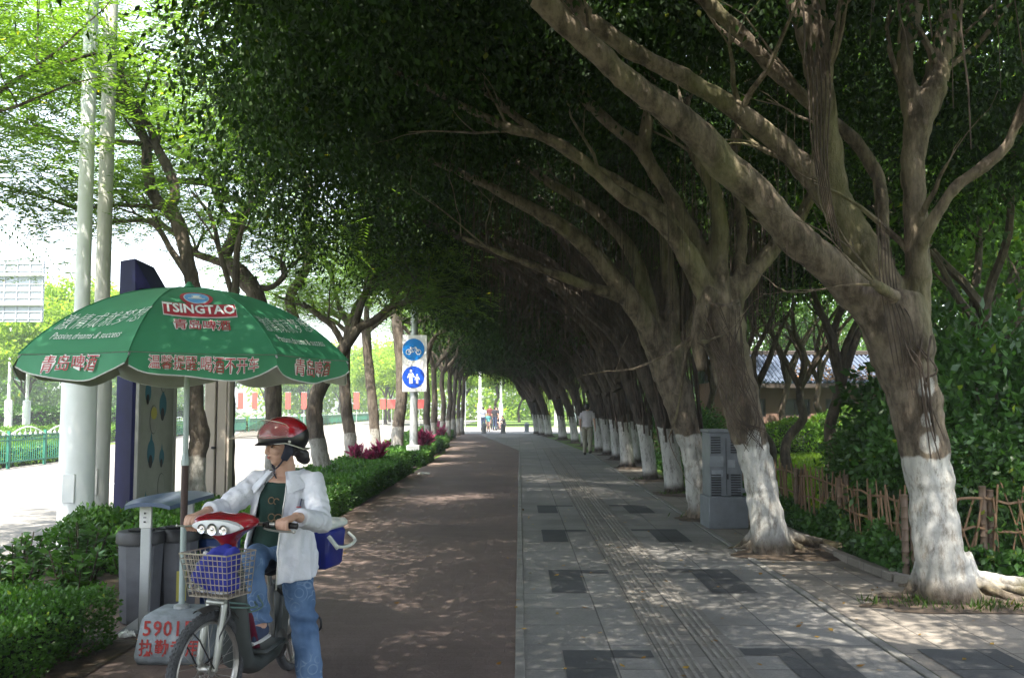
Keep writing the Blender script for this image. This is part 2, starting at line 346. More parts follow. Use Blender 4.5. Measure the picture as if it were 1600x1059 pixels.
# ------------------------------------------------------------------ setting
def bigground():
    mb = MB(); xs = sorted(set([-300, -120, -60, -40, -30, -24, 3.6, 4.2, 5, 6, 8, 10, 14, 20, 30, 45, 70, 120, 300])); ys = [-200, -60, -20, 0, 5, 8.8, 9.6, 11, 14, 18, 22, 27, 32, 36, 45, 60, 90, 150, 300]
    V = []
    for y in ys:
        for x in xs:
            rise = .75 * min(1, max(0, (x - 5) / 8)) * min(1, max(0, (y - 12) / 18)) if x > 5 else 0
            V.append((x, y, -.02 + rise))
    n = len(xs); F = [(j * n + i, j * n + i + 1, (j + 1) * n + i + 1, (j + 1) * n + i) for j in range(len(ys) - 1) for i in range(n - 1)]
    o = mb.add(V, F).build('ground', m_lawn); tag(o, kind='structure')
bigground()
def lawn_z(x, y): return -.02 + .75 * min(1, max(0, (x - 5) / 8)) * min(1, max(0, (y - 12) / 18))
sheet('road', [[(-17.5, -60), (-4.95, -60), (-4.95, 62), (-17.5, 62)], [(-24, 44), (-17.5, 44), (-17.5, 62), (-24, 62)], [(-24, 62), (14, 62), (14, 78), (-24, 78)], [(-17.5, 78), (-4.95, 78), (-4.95, 240), (-17.5, 240)]], -.004, m_road)
sheet('bike_path', [[(-2.62, -12), (0, -12), (0, 35.6), (-1.62, 50), (-2.5, 58), (-4.6, 58), (-3.4, 44), (-2.62, 34)]], .004, m_bike)
sheet('pavement', [[(0, -12), (2.4, -12), (2.4, 34), (1.7, 47), (1.0, 58), (-2.5, 58), (-1.62, 50), (0, 35.6)]], .004, m_slab)
sheet('plaza', [[(-4.9, 58), (6, 58), (6, 62), (-4.9, 62)]], .010, m_plaza)
sheet('pavement_edge', [[(2.5, -12), (3.5, -12), (3.5, 9.0), (2.5, 9.0)], [(2.5, 9.0), (3.42, 9.0), (3.30, 16), (3.35, 34), (2.5, 34)], [(3.5, -12), (9, -12), (9, 8.0), (3.5, 8.0)]], .003, m_slabw)
sheet('planting_soil', [[(-4.8, -12), (-2.58, -12), (-2.58, 6.7), (-4.8, 6.7)], [(-4.8, 6.7), (-3.2, 6.7), (-3.2, 9.2), (-4.8, 9.2)], [(-4.8, 9.2), (-2.75, 9.2), (-2.75, 34), (-3.6, 44), (-4.8, 58)]], .012, m_soil)
sheet('stand_paving', [[(-3.2, 6.7), (-2.62, 6.7), (-2.62, 9.2), (-3.2, 9.2)]], .006, m_bike)
mb = MB()
mb.box((-4.88, 22, .03), (.14, 76, .16), bev=.02)
y = 9.3

tag(mb.build('kerb', m_kerb), kind='structure')
# edging stones round the tree corner (behind the nearest tree)
mb = MB(); pts = [(3.42, 14.6), (3.38, 10.4), (3.46, 9.0), (3.66, 8.62), (4.6, 8.55), (9, 8.5)]
for a, b in zip(pts, pts[1:]):
    a = Vector((*a, .03)); b = Vector((*b, .03)); d = b - a; n = max(1, round(d.length / .6))
    for i in range(n): mb.box(a + d * ((i + .5) / n), (d.length / n - .012, .09, .10), rot=math.atan2(d.y, d.x), bev=.01)
tag(mb.build('kerb', m_slabw), kind='structure')
# dark inlaid slabs
mb = MB(); Z = .008
def rect(x0, x1, y0, y1): mb.add([(x0, y0, Z), (x1, y0, Z), (x1, y1, Z), (x0, y1, Z)], [(0, 1, 2, 3)])
for k in range(-1, 4):
    y0 = 6.45 + 3.12 * k
    if y0 > 33: continue
    rect(.28, .58, y0 - 1.15, y0); rect(.58, .86, y0 - .18, y0); rect(1.45, 1.66, y0 - .12, y0 + .06); rect(1.66, 2.05, y0 - 1.15, y0 + .06)
for y0, y1 in ((4.4, 6.5),): mb.add([(2.62, y0, Z), (3.15, y0, Z), (3.15, y1, Z), (2.62, y1, Z)], [(0, 1, 2, 3)])
tag(mb.build('dark_paving', m_slabd, smooth=False), kind='structure')
sheet('tactile_paving', [[(.88, -12), (1.43, -12), (1.43, 38), (.88, 38)]], .0085, m_tac)
mb = MB()
for s in range(2):
    for i in range(4):
        x = .95 + s * .27 + i * .05
        for k in range(0, 110):
            y0 = 3.5 + k * .3; mb.box((x, y0 + .15, .0095), (.022, .27, .008))
tag(mb.build('tactile_ribs', M('tactile_rib', (.205, .193, .175), .8, var=.25, vscale=3), smooth=False), kind='structure')
kl = MB(); kl.box((0, 11.5, .002), (.06, 47, .022), bev=.004); kl.box((2.45, 11, .0), (.07, 46, .024), bev=.006); tag(kl.build('edging', M('edging_stone', (.19, .185, .172), .85, var=.25, vscale=4)), kind='structure')
# road marking on the far lane
sheet('road_marking', [[(-8.6, y, ), (-8.45, y), (-8.45, y + 2), (-8.6, y + 2)] for y in range(2, 60, 6)], .001, M('marking_paint', (.7, .7, .68), .7))
# fallen leaves
N = 420; P = np.zeros((N, 3)); P[:, 0] = np.where(rng.random(N) < .6, rng.uniform(0, 3.5, N), rng.uniform(-2.7, 3.4, N)); P[:, 1] = 3.5 + rng.random(N) ** 1.6 * 36; P[:, 2] = .016
D = rng.normal(size=(N, 3)); D[:, 2] *= .12
lm = quadmesh('fallen_leaves', leafV(P, D, rng.uniform(.03, .065, N), .55, .05, flat=.85))
tag(link('fallen_leaves', lm, m_litter), kind='stuff')

mb = MB(); mb.box((0, 0, 8), (640, 640, 22)); hz = mb.build('haze', bpy.data.materials.new('haze_air'), smooth=False); tag(hz, kind='stuff')
_m = hz.data.materials[0]; _m.use_nodes = True; _m.node_tree.nodes.clear(); _o = _m.node_tree.nodes.new('ShaderNodeOutputMaterial'); _v = _m.node_tree.nodes.new('ShaderNodeVolumePrincipled')
_v.inputs['Density'].default_value = .0016; _v.inputs['Color'].default_value = (.85, .92, 1, 1); _v.inputs['Anisotropy'].default_value = .2; _m.node_tree.links.new(_v.outputs[0], _o.inputs['Volume'])
# ------------------------------------------------------------------ trees
def px_tube(mb, rows, d0=None, n=12, seg=5, rs=1.0):
    """rows (px, py, half-width px[, depth]) of the photo turned into a limb at real depth and size"""
    P = []
    for r in rows:
        d = r[3] if len(r) > 3 else d0
        p = W(r[0], r[1], d); P.append((p.x, p.y, p.z, r[2] / 1500 * d * rs))
    P = spline(P, seg); rr = random.Random(len(rows) + int(rows[0][0]))
    P = [(p[0] + rr.uniform(-1, 1) * p[3] * .07, p[1] + rr.uniform(-1, 1) * p[3] * .07, p[2], p[3] * rr.uniform(.96, 1.05)) for p in P]
    mb.tube(P, n=n); return P
def twigs(mb, P, rr, n=3, L=1.2, depth=2, r0=.4, up=.25, bias=(0, 0, 0), tips=None, n_=5):
    """side branches growing from a limb given as rows (x,y,z,r)"""
    for k in range(n):
        i = rr.randint(max(1, len(P) // 3), len(P) - 1); p = P[i]; q = P[max(0, i - 1)]
        d = Vector(p[:3]) - Vector(q[:3]); d = d.normalized() if d.length > 0 else Vector((0, 0, 1))
        v = (d + Vector((rr.uniform(-1, 1), rr.uniform(-1, 1), rr.uniform(-.3, 1) * up * 2)) * .95 + Vector(bias)).normalized()
        r = max(.006, p[3] * r0); pts = [(p[0], p[1], p[2], r)]; c = Vector(p[:3]); S = 5; l = L * rr.uniform(.6, 1.2)
        for s in range(S):
            v = (v + Vector((rr.uniform(-1, 1), rr.uniform(-1, 1), rr.uniform(-.8, 1))) * .28).normalized(); c = c + v * l / S
            pts.append((*c, r * (1 - .72 * (s + 1) / S)))
        mb.tube(pts, n=n_, cap=False)
        if tips is not None: tips += [pts[-1][:3], pts[-3][:3]]
        if depth > 1: twigs(mb, pts, rr, n=2 + (depth > 2), L=L * .62, depth=depth - 1, r0=.6, up=up, bias=bias, tips=tips, n_=4)

def band_z(x):     # underside of the arch over the path, x in world metres
    return 5.75 - .062 * (x - .6) ** 2
# --- crown of an arching banyan: tree stands at (2.8, 0), arch reaches x = -4.2
def banyan_crown(name, seed, nleaf=150000, L=.078, x0=-3.3, x1=5.3, ylen=2.3, per=120, hang=.5, low=0, edge=0):
    rg = np.random.default_rng(seed); nc = nleaf // per; C = []
    while len(C) < nc:
        x = rg.uniform(x0, x1); y = rg.uniform(-ylen, ylen); zi = band_z(x)
        if x < -2.6: zi -= .25 * rg.random()
        t = rg.random() ** 1.5; z = zi + t * (2.9 - .02 * (x - 1) ** 2)
        if x > 4.6: z -= .9 * rg.random()
        if rg.random() < low:
            x = rg.uniform(-1.6, 3.6); z = rg.uniform(3.1 + .25 * max(0, 1.6 - x), band_z(x)); C.append((x - 2.8, y * .8, z)); continue
        if edge and x < x0 + 1.4: z -= edge * (1 - (x - x0) / 1.4) * rg.random() * 1.4
        v = noise.noise(Vector((x * .75 + seed * 3.1, y * .75, z * .9)))
        if v < (-.14 if x < 2.2 else .02): continue
        if rg.random() < hang * .35: z = zi - rg.random() * .8
        C.append((x - 2.8, y, z))
    C = np.array(C); rad = rg.uniform(.28, .62, len(C))
    return quadmesh(name, clump_leaves(C, per, rad, L, rg=rg, droop=.75))
CR_MESH = [banyan_crown('banyan_crown', 11 + i) for i in range(3)]
CR_FAR = [banyan_crown('banyan_crown', 31 + i, x0=-2.75, x1=4.9, nleaf=62000, L=.13, per=60, low=.07, edge=.35) for i in range(2)]

def aerial_mesh(name, seed, n=620, zt=(3.6, 6.2), zb=(1.7, 3.6), x=(-3.4, .9), wrap=18, lean=(-.35, 2.9)):
    rr = random.Random(seed); mb = MB()
    for k in range(n):
        t = rr.random(); px = x[1] - (x[1] - x[0]) * t ** 1.6; py = rr.gauss(0, .75)
        z1 = zt[0] + (zt[1] - zt[0]) * rr.random() * (.55 + .45 * min(1, -px * .5 + .5)); z0 = max(z1 - rr.uniform(.5, 2.6), zb[0] + abs(px) * .55)
        if z0 > z1 - .25: z0 = z1 - .3
        r = rr.choice((.003, .004, .005, .006, .009)); cx, cy = px, py; pts = []
        for s in range(5):
            pts.append((cx, cy, z1 + (z0 - z1) * s / 4, r * (1 - .5 * s / 4))); cx += rr.gauss(0, .018); cy += rr.gauss(0, .018)
        mb.tube(pts, n=3, cap=False)
    for k in range(wrap):      # roots grown against the trunk
        a = rr.uniform(0, 6.28); z1 = rr.uniform(2.2, 3.6); z0 = rr.uniform(.9, 1.5); pts = []
        for s in range(7):
            z = z1 + (z0 - z1) * s / 6; k2 = (z - .0) / lean[1]; rad = .19 + .02 * s * 0 + .07 * max(0, z - 1.6)
            pts.append((lean[0] * max(0, k2) ** 1.3 + math.cos(a) * rad, math.sin(a) * rad, z, rr.choice((.01, .014, .02)))); a += rr.gauss(0, .12)
        mb.tube(pts, n=4, cap=False)
    return mb.mesh(name)
AER = [aerial_mesh('aerial_roots', 5), aerial_mesh('aerial_roots', 6)]

def root_flare(mb, x, y, r, rr, n=7, L=(.25, .6), z=.0):
    for k in range(n):
        a = 2 * math.pi * k / n + rr.uniform(-.3, .3); l = rr.uniform(*L); pts = []
        for s in range(7):
            t = s / 6; rad = r * .45 + l * t; a2 = a + .25 * math.sin(t * 3 + k)
            pts.append((x + math.cos(a2) * rad, y + math.sin(a2) * rad, z + (r * 1.25) * (1 - t) ** 2.4 + .0, r * (.42 - .33 * t)))
        mb.tube(pts, n=7)
def generic_banyan_wood(seed):
    rr = random.Random(seed); t = MB(); l = MB()
    lean = rr.uniform(-.5, -.15); r0 = rr.uniform(.145, .175)
    tr = spline([(0, 0, -.1, r0 * 1.35), (0, 0, .25, r0 * 1.1), (lean * .3, 0, 1.2, r0), (lean, .0, 2.1, r0 * 1.12), (lean * 1.6, 0, 2.7, r0 * 1.05)], 4)
    t.tube(tr, n=14); root_flare(t, 0, 0, r0, rr, 6, (.12, .34))
    top = Vector(tr[-1][:3])
    tips = []
    for k in range(6):
        a = (math.pi + rr.uniform(-.8, .8)) if k < 4 else rr.uniform(-.9, .9)      # mostly over the path
        reach = rr.uniform(3.2, 6.2) if k < 4 else rr.uniform(1.2, 2.6); zt = rr.uniform(5.2, 6.9); r = rr.uniform(.075, .125) if k < 4 else .08
        dx, dy = math.cos(a), math.sin(a) * .55; s = top - Vector((0, 0, rr.uniform(0, .7)))
        P = spline([(s.x, s.y, s.z, r * 1.3), (s.x + dx * reach * .22, s.y + dy * reach * .25, s.z + (zt - s.z) * .42, r), (s.x + dx * reach * .55, s.y + dy * reach * .6, s.z + (zt - s.z) * .78, r * .7), (s.x + dx * reach * .8, s.y + dy * reach, s.z + (zt - s.z) * .92, r * .45), (s.x + dx * reach, s.y + dy * reach * 1.2, s.z + (zt - s.z) * (.9 if k < 4 else 1.1), r * .2)], 4)
        P = [(p[0] + rr.gauss(0, .03), p[1] + rr.gauss(0, .03), p[2] + rr.gauss(0, .02), p[3]) for p in P]
        l.tube(P, n=8); twigs(l, P, rr, n=4, L=1.5, depth=2, r0=.5)
    return t.mesh('trunk'), l.mesh('limbs')
GW = [generic_banyan_wood(s) for s in (3, 4, 5, 8, 12, 13, 17)]
def place_banyan(x, y, label, k, far=False, white=True, rz=0, scale=1.0, wood=None):
    th = thing('banyan_tree', (x, y, 0), label, 'tree', 'banyan trees lining the pavement', rz)
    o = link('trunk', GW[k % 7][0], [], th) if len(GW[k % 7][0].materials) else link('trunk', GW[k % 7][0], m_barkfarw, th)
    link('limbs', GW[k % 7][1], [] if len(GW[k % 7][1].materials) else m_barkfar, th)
    me = (CR_FAR if far else CR_MESH)[k % (2 if far else 3)]
    link('crown', me, [] if len(me.materials) else m_ban, th)
    a = AER[k % 2]; tag(link('aerial_roots', a, [] if len(a.materials) else m_aer, th), kind='stuff')
    return th

# ---- the three nearest banyans, limb by limb
LS = {0: .85, 1: .88, 2: .9}
def near_banyan(base, trunk_rows, limb_rows, label, k, vox=.02, d0=8, roots=None, strands=None, patches=(), crown_shift=0, extra=None):
    b = G(*base); th = thing('banyan_tree', (b.x, b.y, 0), label, 'tree', 'banyan trees lining the pavement')
    rr = random.Random(k * 17 + 3); t = MB(); px_tube(t, trunk_rows, d0, n=18, rs=.95)
    if roots: roots(t, b, rr)
    me = remesh(t, vox, 3, .5, disp=lambda c, n_: .016 * noise.noise(Vector((c.x * 6, c.y * 6, c.z * 1.0))) + .007 * noise.noise(Vector((c.x * 24, c.y * 24, c.z * 3))))
    link('trunk', me, barkmat('limed_banyan_bark', (.058, .046, .034), (.21, .172, .132), white=1.2, moss=.25, worn=.46, patches=[(W(q[0], q[1], d0).x - b.x, W(q[0], q[1], d0).z, q[3], q[4]) for q in patches]), th, True)
    l = MB(); paths = [px_tube(l, r, d0, rs=LS[k]) for r in limb_rows]
    me = remesh(l, vox * 1.1, 3, .5, disp=lambda c, n_: .016 * noise.noise(c * 4) + .006 * noise.noise(Vector((c.x * 18, c.y * 18, c.z * 9))))
    tw = MB()
    for p in paths:
        rr2 = random.Random(int(p[0][0] * 100)); twigs(tw, p, rr2, n=3, L=1.1, depth=2, r0=.35, up=.5)
    link('limbs', me, m_bark, th, True); tag(tw.build('twigs', m_bark, th, True), kind='stuff')
    cm = CR_MESH[k % 3]; link('crown', cm, [] if len(cm.materials) else m_ban, th).location = (2.8 - b.x + crown_shift, 0, 0)
    if strands:
        s = MB()
        for row in strands:
            P = px_tube(s, row, d0, n=5, seg=5, rs=.5)
        tag(s.build('aerial_roots', m_aer, th, True), kind='stuff')
    if 0:
        for (px, py, d, rx, rz_) in patches:
            c = W(px, py, d); s = MB(); pts = []
            # a dab of lime paint on the bark, a thin disc that follows the trunk
            n = 26
            poly = [(math.cos(6.283 * i / n) * rx * (1 + .18 * noise.noise(Vector((i * .6, px, 0)))), math.sin(6.283 * i / n) * rz_ * (1 + .18 * noise.noise(Vector((i * .6, px, 3))))) for i in range(n)]
            V = [Vector((c.x + q[0], c.y + (q[0] / .26) ** 2 * .13, c.z + q[1])) for q in poly]
            s.add([c - Vector((0, .012, 0))] + V, [(0, i + 1, (i + 1) % n + 1) for i in range(n)]).build('paint_patch', m_lime, th, True)
    return th
m_lime = M('lime_paint', (.27, .265, .25), .9, var=.3, vscale=20)

def roots1(t, b, rr):
    root_flare(t, b.x, b.y, .27, rr, 8, (.2, .45))
    for a, L, r in ((-.15, 1.7, .085), (.12, 1.4, .07), (.4, 1.0, .06), (-.5, .9, .06), (-1.2, .5, .06), (3.5, .55, .06), (-.3, 1.3, .05)):
        pts = []
        for s in range(9):
            q = s / 8; a2 = a + .22 * math.sin(q * 5 + a * 7); pts.append((b.x + math.cos(a2) * (.1 + L * q), b.y + math.sin(a2) * (.1 + L * q), .14 * (1 - q) ** 1.5 + .015 + .02 * math.sin(q * 9), r * (1 - .6 * q)))
        t.tube(pts, n=8)
T1_STR = [[(1400 + i * 9 + (i % 3) * 5, 500 + (i * 37) % 40, 2.2 + (i % 3), 7.75), (1425 + (i * 13) % 40, 560 + (i % 4) * 6, 2.5 + (i % 2), 7.70), (1450 - (i % 5) * 3 + i, 600 + (i * 17) % 50, 3, 7.74), (1455 + (i % 4) * 7, 660 + (i * 29) % 60, 1.6, 7.8)] for i in range(6)]
T1_STR += [[(1372 + i * 5, 330 + i * 14, 1.6, 7.85), (1374 + i * 6, 420 + i * 9, 2, 7.8), (1386 + i * 8, 510, 2.2, 7.72), (1400 + i * 9, 585 + i * 12, 1.5, 7.78)] for i in range(6)]
T1_STR += [[(1248 + i * 6, -20, 2.4, 7.9), (1262 + i * 7, 120, 3, 7.8), (1268 + i * 5, 220 + i * 9, 2.6, 7.75), (1288 + i * 6, 330 + i * 16, 1.8, 7.75)] for i in range(6)]
T1_STR += [[(1215 + (i * 53) % 40, 120 + i * 20, .7, 7.6), (1217 + (i * 53) % 40, 330 + i * 12, .6, 7.6), (1216 + (i * 53) % 40, 560 - i * 30, .4, 7.6)] for i in range(5)]
near_banyan((1478, 932),
    [(1490, 950, 47), (1480, 915, 42), (1466, 850, 38), (1455, 780, 36), (1446, 710, 37), (1432, 640, 40), (1420, 590, 43), (1408, 540, 50), (1400, 500, 50), (1392, 470, 46)],
    [[(1405, 560, 42, 8), (1372, 490, 42, 7.95), (1310, 430, 34, 7.85), (1240, 368, 32, 7.7), (1185, 305, 30, 7.6), (1130, 255, 31, 7.5), (1085, 205, 29, 7.4), (1040, 170, 25, 7.3), (985, 130, 23, 7.2), (935, 85, 22, 7.1), (885, 40, 23, 7.0), (845, 0, 23, 6.9), (800, -60, 18, 6.7), (740, -140, 12, 6.5), (640, -240, 5, 6.2)],
     [(1410, 520, 36, 8), (1372, 430, 34, 8.05), (1335, 365, 31, 8.1), (1300, 310, 30, 8.15), (1270, 275, 25, 8.15), (1225, 232, 21, 8.1), (1170, 185, 20, 8.0), (1100, 140, 18, 7.9), (1035, 105, 17, 7.8), (970, 68, 17, 7.7), (915, 25, 18, 7.6), (880, -20, 16, 7.5), (830, -90, 9, 7.3)],
     [(1310, 330, 28, 8.15), (1298, 260, 27, 8.1), (1288, 180, 24, 8.0), (1276, 110, 25, 7.95), (1262, 50, 22, 7.9), (1240, -10, 20, 7.9), (1225, -90, 12, 7.9)],
     [(1290, 200, 15, 8.0), (1290, 120, 16, 7.9), (1280, 40, 17, 7.85), (1275, -40, 14, 7.8)],
     [(1378, 440, 15, 8.2), (1380, 380, 13, 8.3), (1376, 300, 13, 8.4), (1362, 258, 14, 8.45), (1325, 210, 12, 8.4), (1270, 165, 12, 8.3), (1210, 110, 14, 8.2), (1165, 60, 15, 8.1), (1110, 10, 14, 8.0), (1060, -40, 11, 7.9)],
     [(1425, 560, 30, 8), (1432, 470, 24, 8), (1434, 380, 22, 8), (1428, 300, 21, 8), (1428, 240, 22, 8), (1434, 190, 26, 8)],
     [(1436, 210, 22, 8), (1422, 150, 18, 8), (1412, 100, 15, 8), (1422, 50, 15, 8), (1432, 0, 15, 8), (1438, -70, 11, 8)],
     [(1434, 200, 22, 8), (1458, 140, 24, 8), (1474, 80, 22, 8), (1486, 20, 21, 8), (1494, -50, 15, 8)],
     [(1436, 430, 15, 7.95), (1438, 388, 14, 7.9), (1452, 355, 13, 7.8), (1488, 298, 12, 7.7), (1530, 265, 13, 7.6), (1570, 232, 11, 7.5), (1592, 185, 10, 7.4), (1615, 130, 9, 7.3), (1660, 40, 6, 7.2)],
     [(1490, 70, 7, 8), (1520, 40, 5, 7.9), (1556, 5, 4, 7.8), (1600, -40, 2, 7.8)],
     [(1400, 465, 13, 7.75), (1380, 452, 10, 7.6), (1362, 440, 7, 7.5)]],
    'nearest banyan with white limed trunk and one thick limb slanting left over the pavement', 0, d0=8.0, crown_shift=.9, roots=roots1, strands=T1_STR,
    patches=((1432, 605, 7.70, .075, .085), (1434, 655, 7.735, .05, .06), (1440, 690, 7.755, .08, .09)))

def roots2(t, b, rr):
    root_flare(t, b.x, b.y, .22, rr, 7, (.2, .4))
    for a, L, r in ((-.1, 1.0, .085), (.3, .8, .07), (-.7, .45, .06), (3.3, .3, .05)):
        pts = []
        for s in range(8):
            q = s / 7; a2 = a + .2 * math.sin(q * 5); pts.append((b.x + math.cos(a2) * (.1 + L * q), b.y + math.sin(a2) * (.1 + L * q), .16 * (1 - q) ** 1.5 + .02, r * (1 - .55 * q)))
        t.tube(pts, n=8)
rs2 = random.Random(4)
T2_STR = [[(rs2.uniform(1085, 1165), rs2.uniform(470, 540), rs2.uniform(.8, 2.4), 10.28), (rs2.uniform(1120, 1172), 590, rs2.uniform(.8, 2.2), 10.27), (rs2.uniform(1135, 1190), 650, rs2.uniform(.6, 1.6), 10.33), (rs2.uniform(1160, 1200), rs2.uniform(670, 710), .8, 10.38)] for i in range(26)]
T2_STR += [[(rs2.uniform(1000, 1140), rs2.uniform(120, 350), .9, 10.2), (0, 0, .8, 10.2), (0, 0, .5, 10.2)] for i in range(16)]
for r in T2_STR[26:]:
    r[1] = (r[0][0] + 2, r[0][1] + rs2.uniform(60, 120), .7, 10.2); r[2] = (r[0][0] - 1, r[1][1] + rs2.uniform(50, 160), .4, 10.2)
near_banyan((1203, 860),
    [(1212, 875, 34), (1206, 845, 31), (1195, 790, 27), (1186, 740, 26), (1175, 700, 27), (1162, 650, 30), (1150, 600, 31), (1138, 550, 33), (1128, 505, 36), (1120, 470, 34)],
    [[(1130, 520, 26, 10.6), (1105, 460, 22, 10.6), (1078, 405, 20, 10.5), (1052, 365, 18, 10.4), (1010, 330, 13, 10.3), (960, 298, 11.5, 10.2), (900, 242, 10.5, 10.1), (850, 215, 10, 10.0), (800, 202, 9.5, 9.9), (768, 188, 9, 9.85), (720, 165, 7, 9.7), (670, 138, 6, 9.6), (610, 110, 5, 9.4), (550, 88, 3, 9.2), (480, 80, 2, 9.0)],
     [(1090, 425, 14, 10.55), (1050, 350, 12, 10.6), (1020, 318, 10, 10.7), (960, 278, 9, 10.7), (918, 258, 8.5, 10.7), (880, 235, 8, 10.7), (800, 178, 8, 10.6), (740, 125, 6.5, 10.5), (690, 80, 5, 10.4), (650, 40, 3, 10.3)],
     [(1122, 500, 24, 10.6), (1095, 400, 18, 10.8), (1058, 325, 14, 10.9), (1020, 265, 13, 11), (1000, 232, 13, 11), (955, 195, 11, 10.9), (915, 155, 10.5, 10.9), (870, 105, 10, 10.8), (800, 52, 8, 10.7), (740, 10, 6, 10.6), (690, -40, 4, 10.5)],
     [(1006, 245, 11, 11), (1010, 200, 12, 11), (1018, 150, 10, 11), (1008, 90, 10, 10.9), (980, 20, 9, 10.9), (960, -40, 7, 10.8)],
     [(1122, 480, 22, 10.6), (1124, 400, 17, 10.7), (1122, 330, 15, 10.7), (1112, 290, 12, 10.8), (1085, 240, 10, 10.9), (1070, 180, 8, 10.9), (1090, 120, 8, 11), (1115, 70, 7, 11), (1120, 0, 5, 11)],
     [(1140, 470, 16, 10.7), (1160, 380, 10, 10.9), (1148, 255, 10, 11.2), (1156, 190, 11, 11.2), (1176, 120, 12, 11.3), (1200, 60, 12, 11.3), (1214, 10, 11, 11.4), (1222, -60, 8, 11.4)],
     [(1140, 510, 22, 10.6), (1152, 465, 17, 10.7), (1182, 420, 15, 10.8), (1215, 380, 14, 10.9), (1255, 330, 11, 11.2), (1290, 250, 9, 11.5), (1310, 150, 7, 11.7)],
     [(1108, 450, 16, 10.5), (1090, 520, 13, 10.4), (1098, 580, 9, 10.4)]],
    'banyan with white limed trunk directly right of the grey cabinet, brown roots running down it', 1, d0=10.6, roots=roots2, strands=T2_STR, vox=.024,
    patches=((1172, 684, 10.28, .085, .11),))

def roots3(t, b, rr): root_flare(t, b.x, b.y, .17, rr, 6, (.12, .3))
near_banyan((1093, 808),
    [(1098, 820, 24), (1092, 790, 19), (1088, 740, 19), (1078, 690, 20), (1066, 650, 23), (1056, 610, 25), (1042, 575, 26), (1030, 540, 25)],
    [[(1040, 570, 24, 13.9), (1005, 500, 20, 13.7), (965, 440, 17, 13.5), (900, 370, 14, 13.3), (820, 320, 11, 13.1), (740, 280, 8, 13), (650, 240, 5, 12.8), (560, 200, 3, 12.6)],
     [(1032, 555, 20, 13.9), (1010, 470, 16, 14), (990, 400, 12, 14), (930, 330, 10, 14), (850, 280, 8, 14), (780, 230, 5, 14)],
     [(1040, 560, 18, 13.9), (1050, 470, 15, 14), (1040, 380, 12, 14), (1045, 280, 10, 14), (1030, 160, 8, 14)],
     [(985, 470, 12, 13.6), (900, 440, 9, 13.2), (820, 410, 7, 13), (720, 370, 4, 12.8)],
     [(1050, 580, 14, 13.9), (1085, 500, 12, 14.1), (1110, 420, 9, 14.3), (1150, 330, 7, 14.5)]],
    'slim banyan leaning left just behind the grey cabinet, its lime paint patched with bare bark', 2, d0=13.9, roots=roots3, vox=.028,
    patches=((1080, 684, 13.6, .06, .045),))
# roots hanging round the third tree
tag(link('aerial_roots', AER[0], m_aer, [o for o in COL.objects if o.name == 'banyan_tree.002'][0]), kind='stuff')

row = [((1053, 772), 'banyan two to the left of the grey cabinet, limed trunk flecked with dark spots'),
       ((1015, 750), 'banyan with clean white limed trunk flaring at the root, fifth from the camera'),
       ((980, 731), 'sixth banyan from the camera in the right row, in the tight cluster of white trunks'),
       ((992, 725), 'banyan standing behind the sixth one on the garden side of the row'),
       ((965, 718), 'banyan with slanting white trunk in the middle of the tight cluster'),
       ((950, 711), 'thin white trunked banyan in the cluster, second to the right of the walking man'),
       ((937, 706), 'banyan immediately right of the man walking away'),
       ((914, 697), 'banyan half hidden behind the man walking away'),
       ((898, 692), 'banyan just left of the man walking away, wide limed trunk'),
       ((879, 687), 'banyan second to the left of the walking man, standing alone on earth'),
       ((857, 682), 'banyan third to the left of the walking man, root foot spread like a skirt'),
       ((847, 680.0), 'banyan at the far end, second to the right of the last bollard'),
       ((839, 678), 'banyan at the far end, nearest to the last bollard')]
for i, (p, lab) in enumerate(row):
    g = G(*p); th = place_banyan(g.x, g.y, lab, i, far=g.y > 24, rz=random.uniform(-.4, .4))
    if g.y > 40: 
        for c in th.children: c.scale = (1.12, 1.1, .97)
# the row goes on behind the camera and carries the shade over the foreground
for i, (x, y) in enumerate(((4.6, 3.4), (3.6, .4), (3.4, -2.6), (3.3, -6.2), (3.4, -9.8))):
    th = place_banyan(x, y, ['banyan right beside the camera, out of the picture to the right', 'banyan level with the camera, out of the picture', 'first banyan behind the camera', 'second banyan behind the camera', 'third banyan behind the camera'][i], i + 1)
    for c in th.children:
        if c.name.startswith('crown'): c.location.x = 2.8 - x - .7

# ---- feathery street trees on the left
def frond_crown(name, tips, seed, per=9, L=.36, pl=.115, wr=.26, npin=8, spread=.5):
    rg = np.random.default_rng(seed); T = np.array(tips); n = len(T) * per
    P = np.repeat(T, per, 0) + rg.normal(size=(n, 3)) * np.array([spread, spread, .16]); D = rg.normal(size=(n, 3)); D[:, 2] = D[:, 2] * .25 - .22; D = unit(D)
    S = unit(np.cross(D, np.array([[0, 0, 1.]]))); out = []
    LL = rg.uniform(.7, 1.2, n)[:, None] * L
    for k in range(npin):
        t = (k + 1) / npin; Q = P + D * LL * t; Q[:, 2] -= (LL[:, 0] * t) ** 2 * .5
        for sgn in (-1, 1):
            d2 = D * .5 + S * sgn * .9; ln = pl * (1 - .5 * abs(t - .45)) * rg.uniform(.85, 1.15, n)
            out.append(leafV(Q, d2, ln, wr, .02, rg=rg, flat=.8))
    return quadmesh(name, np.concatenate(out))
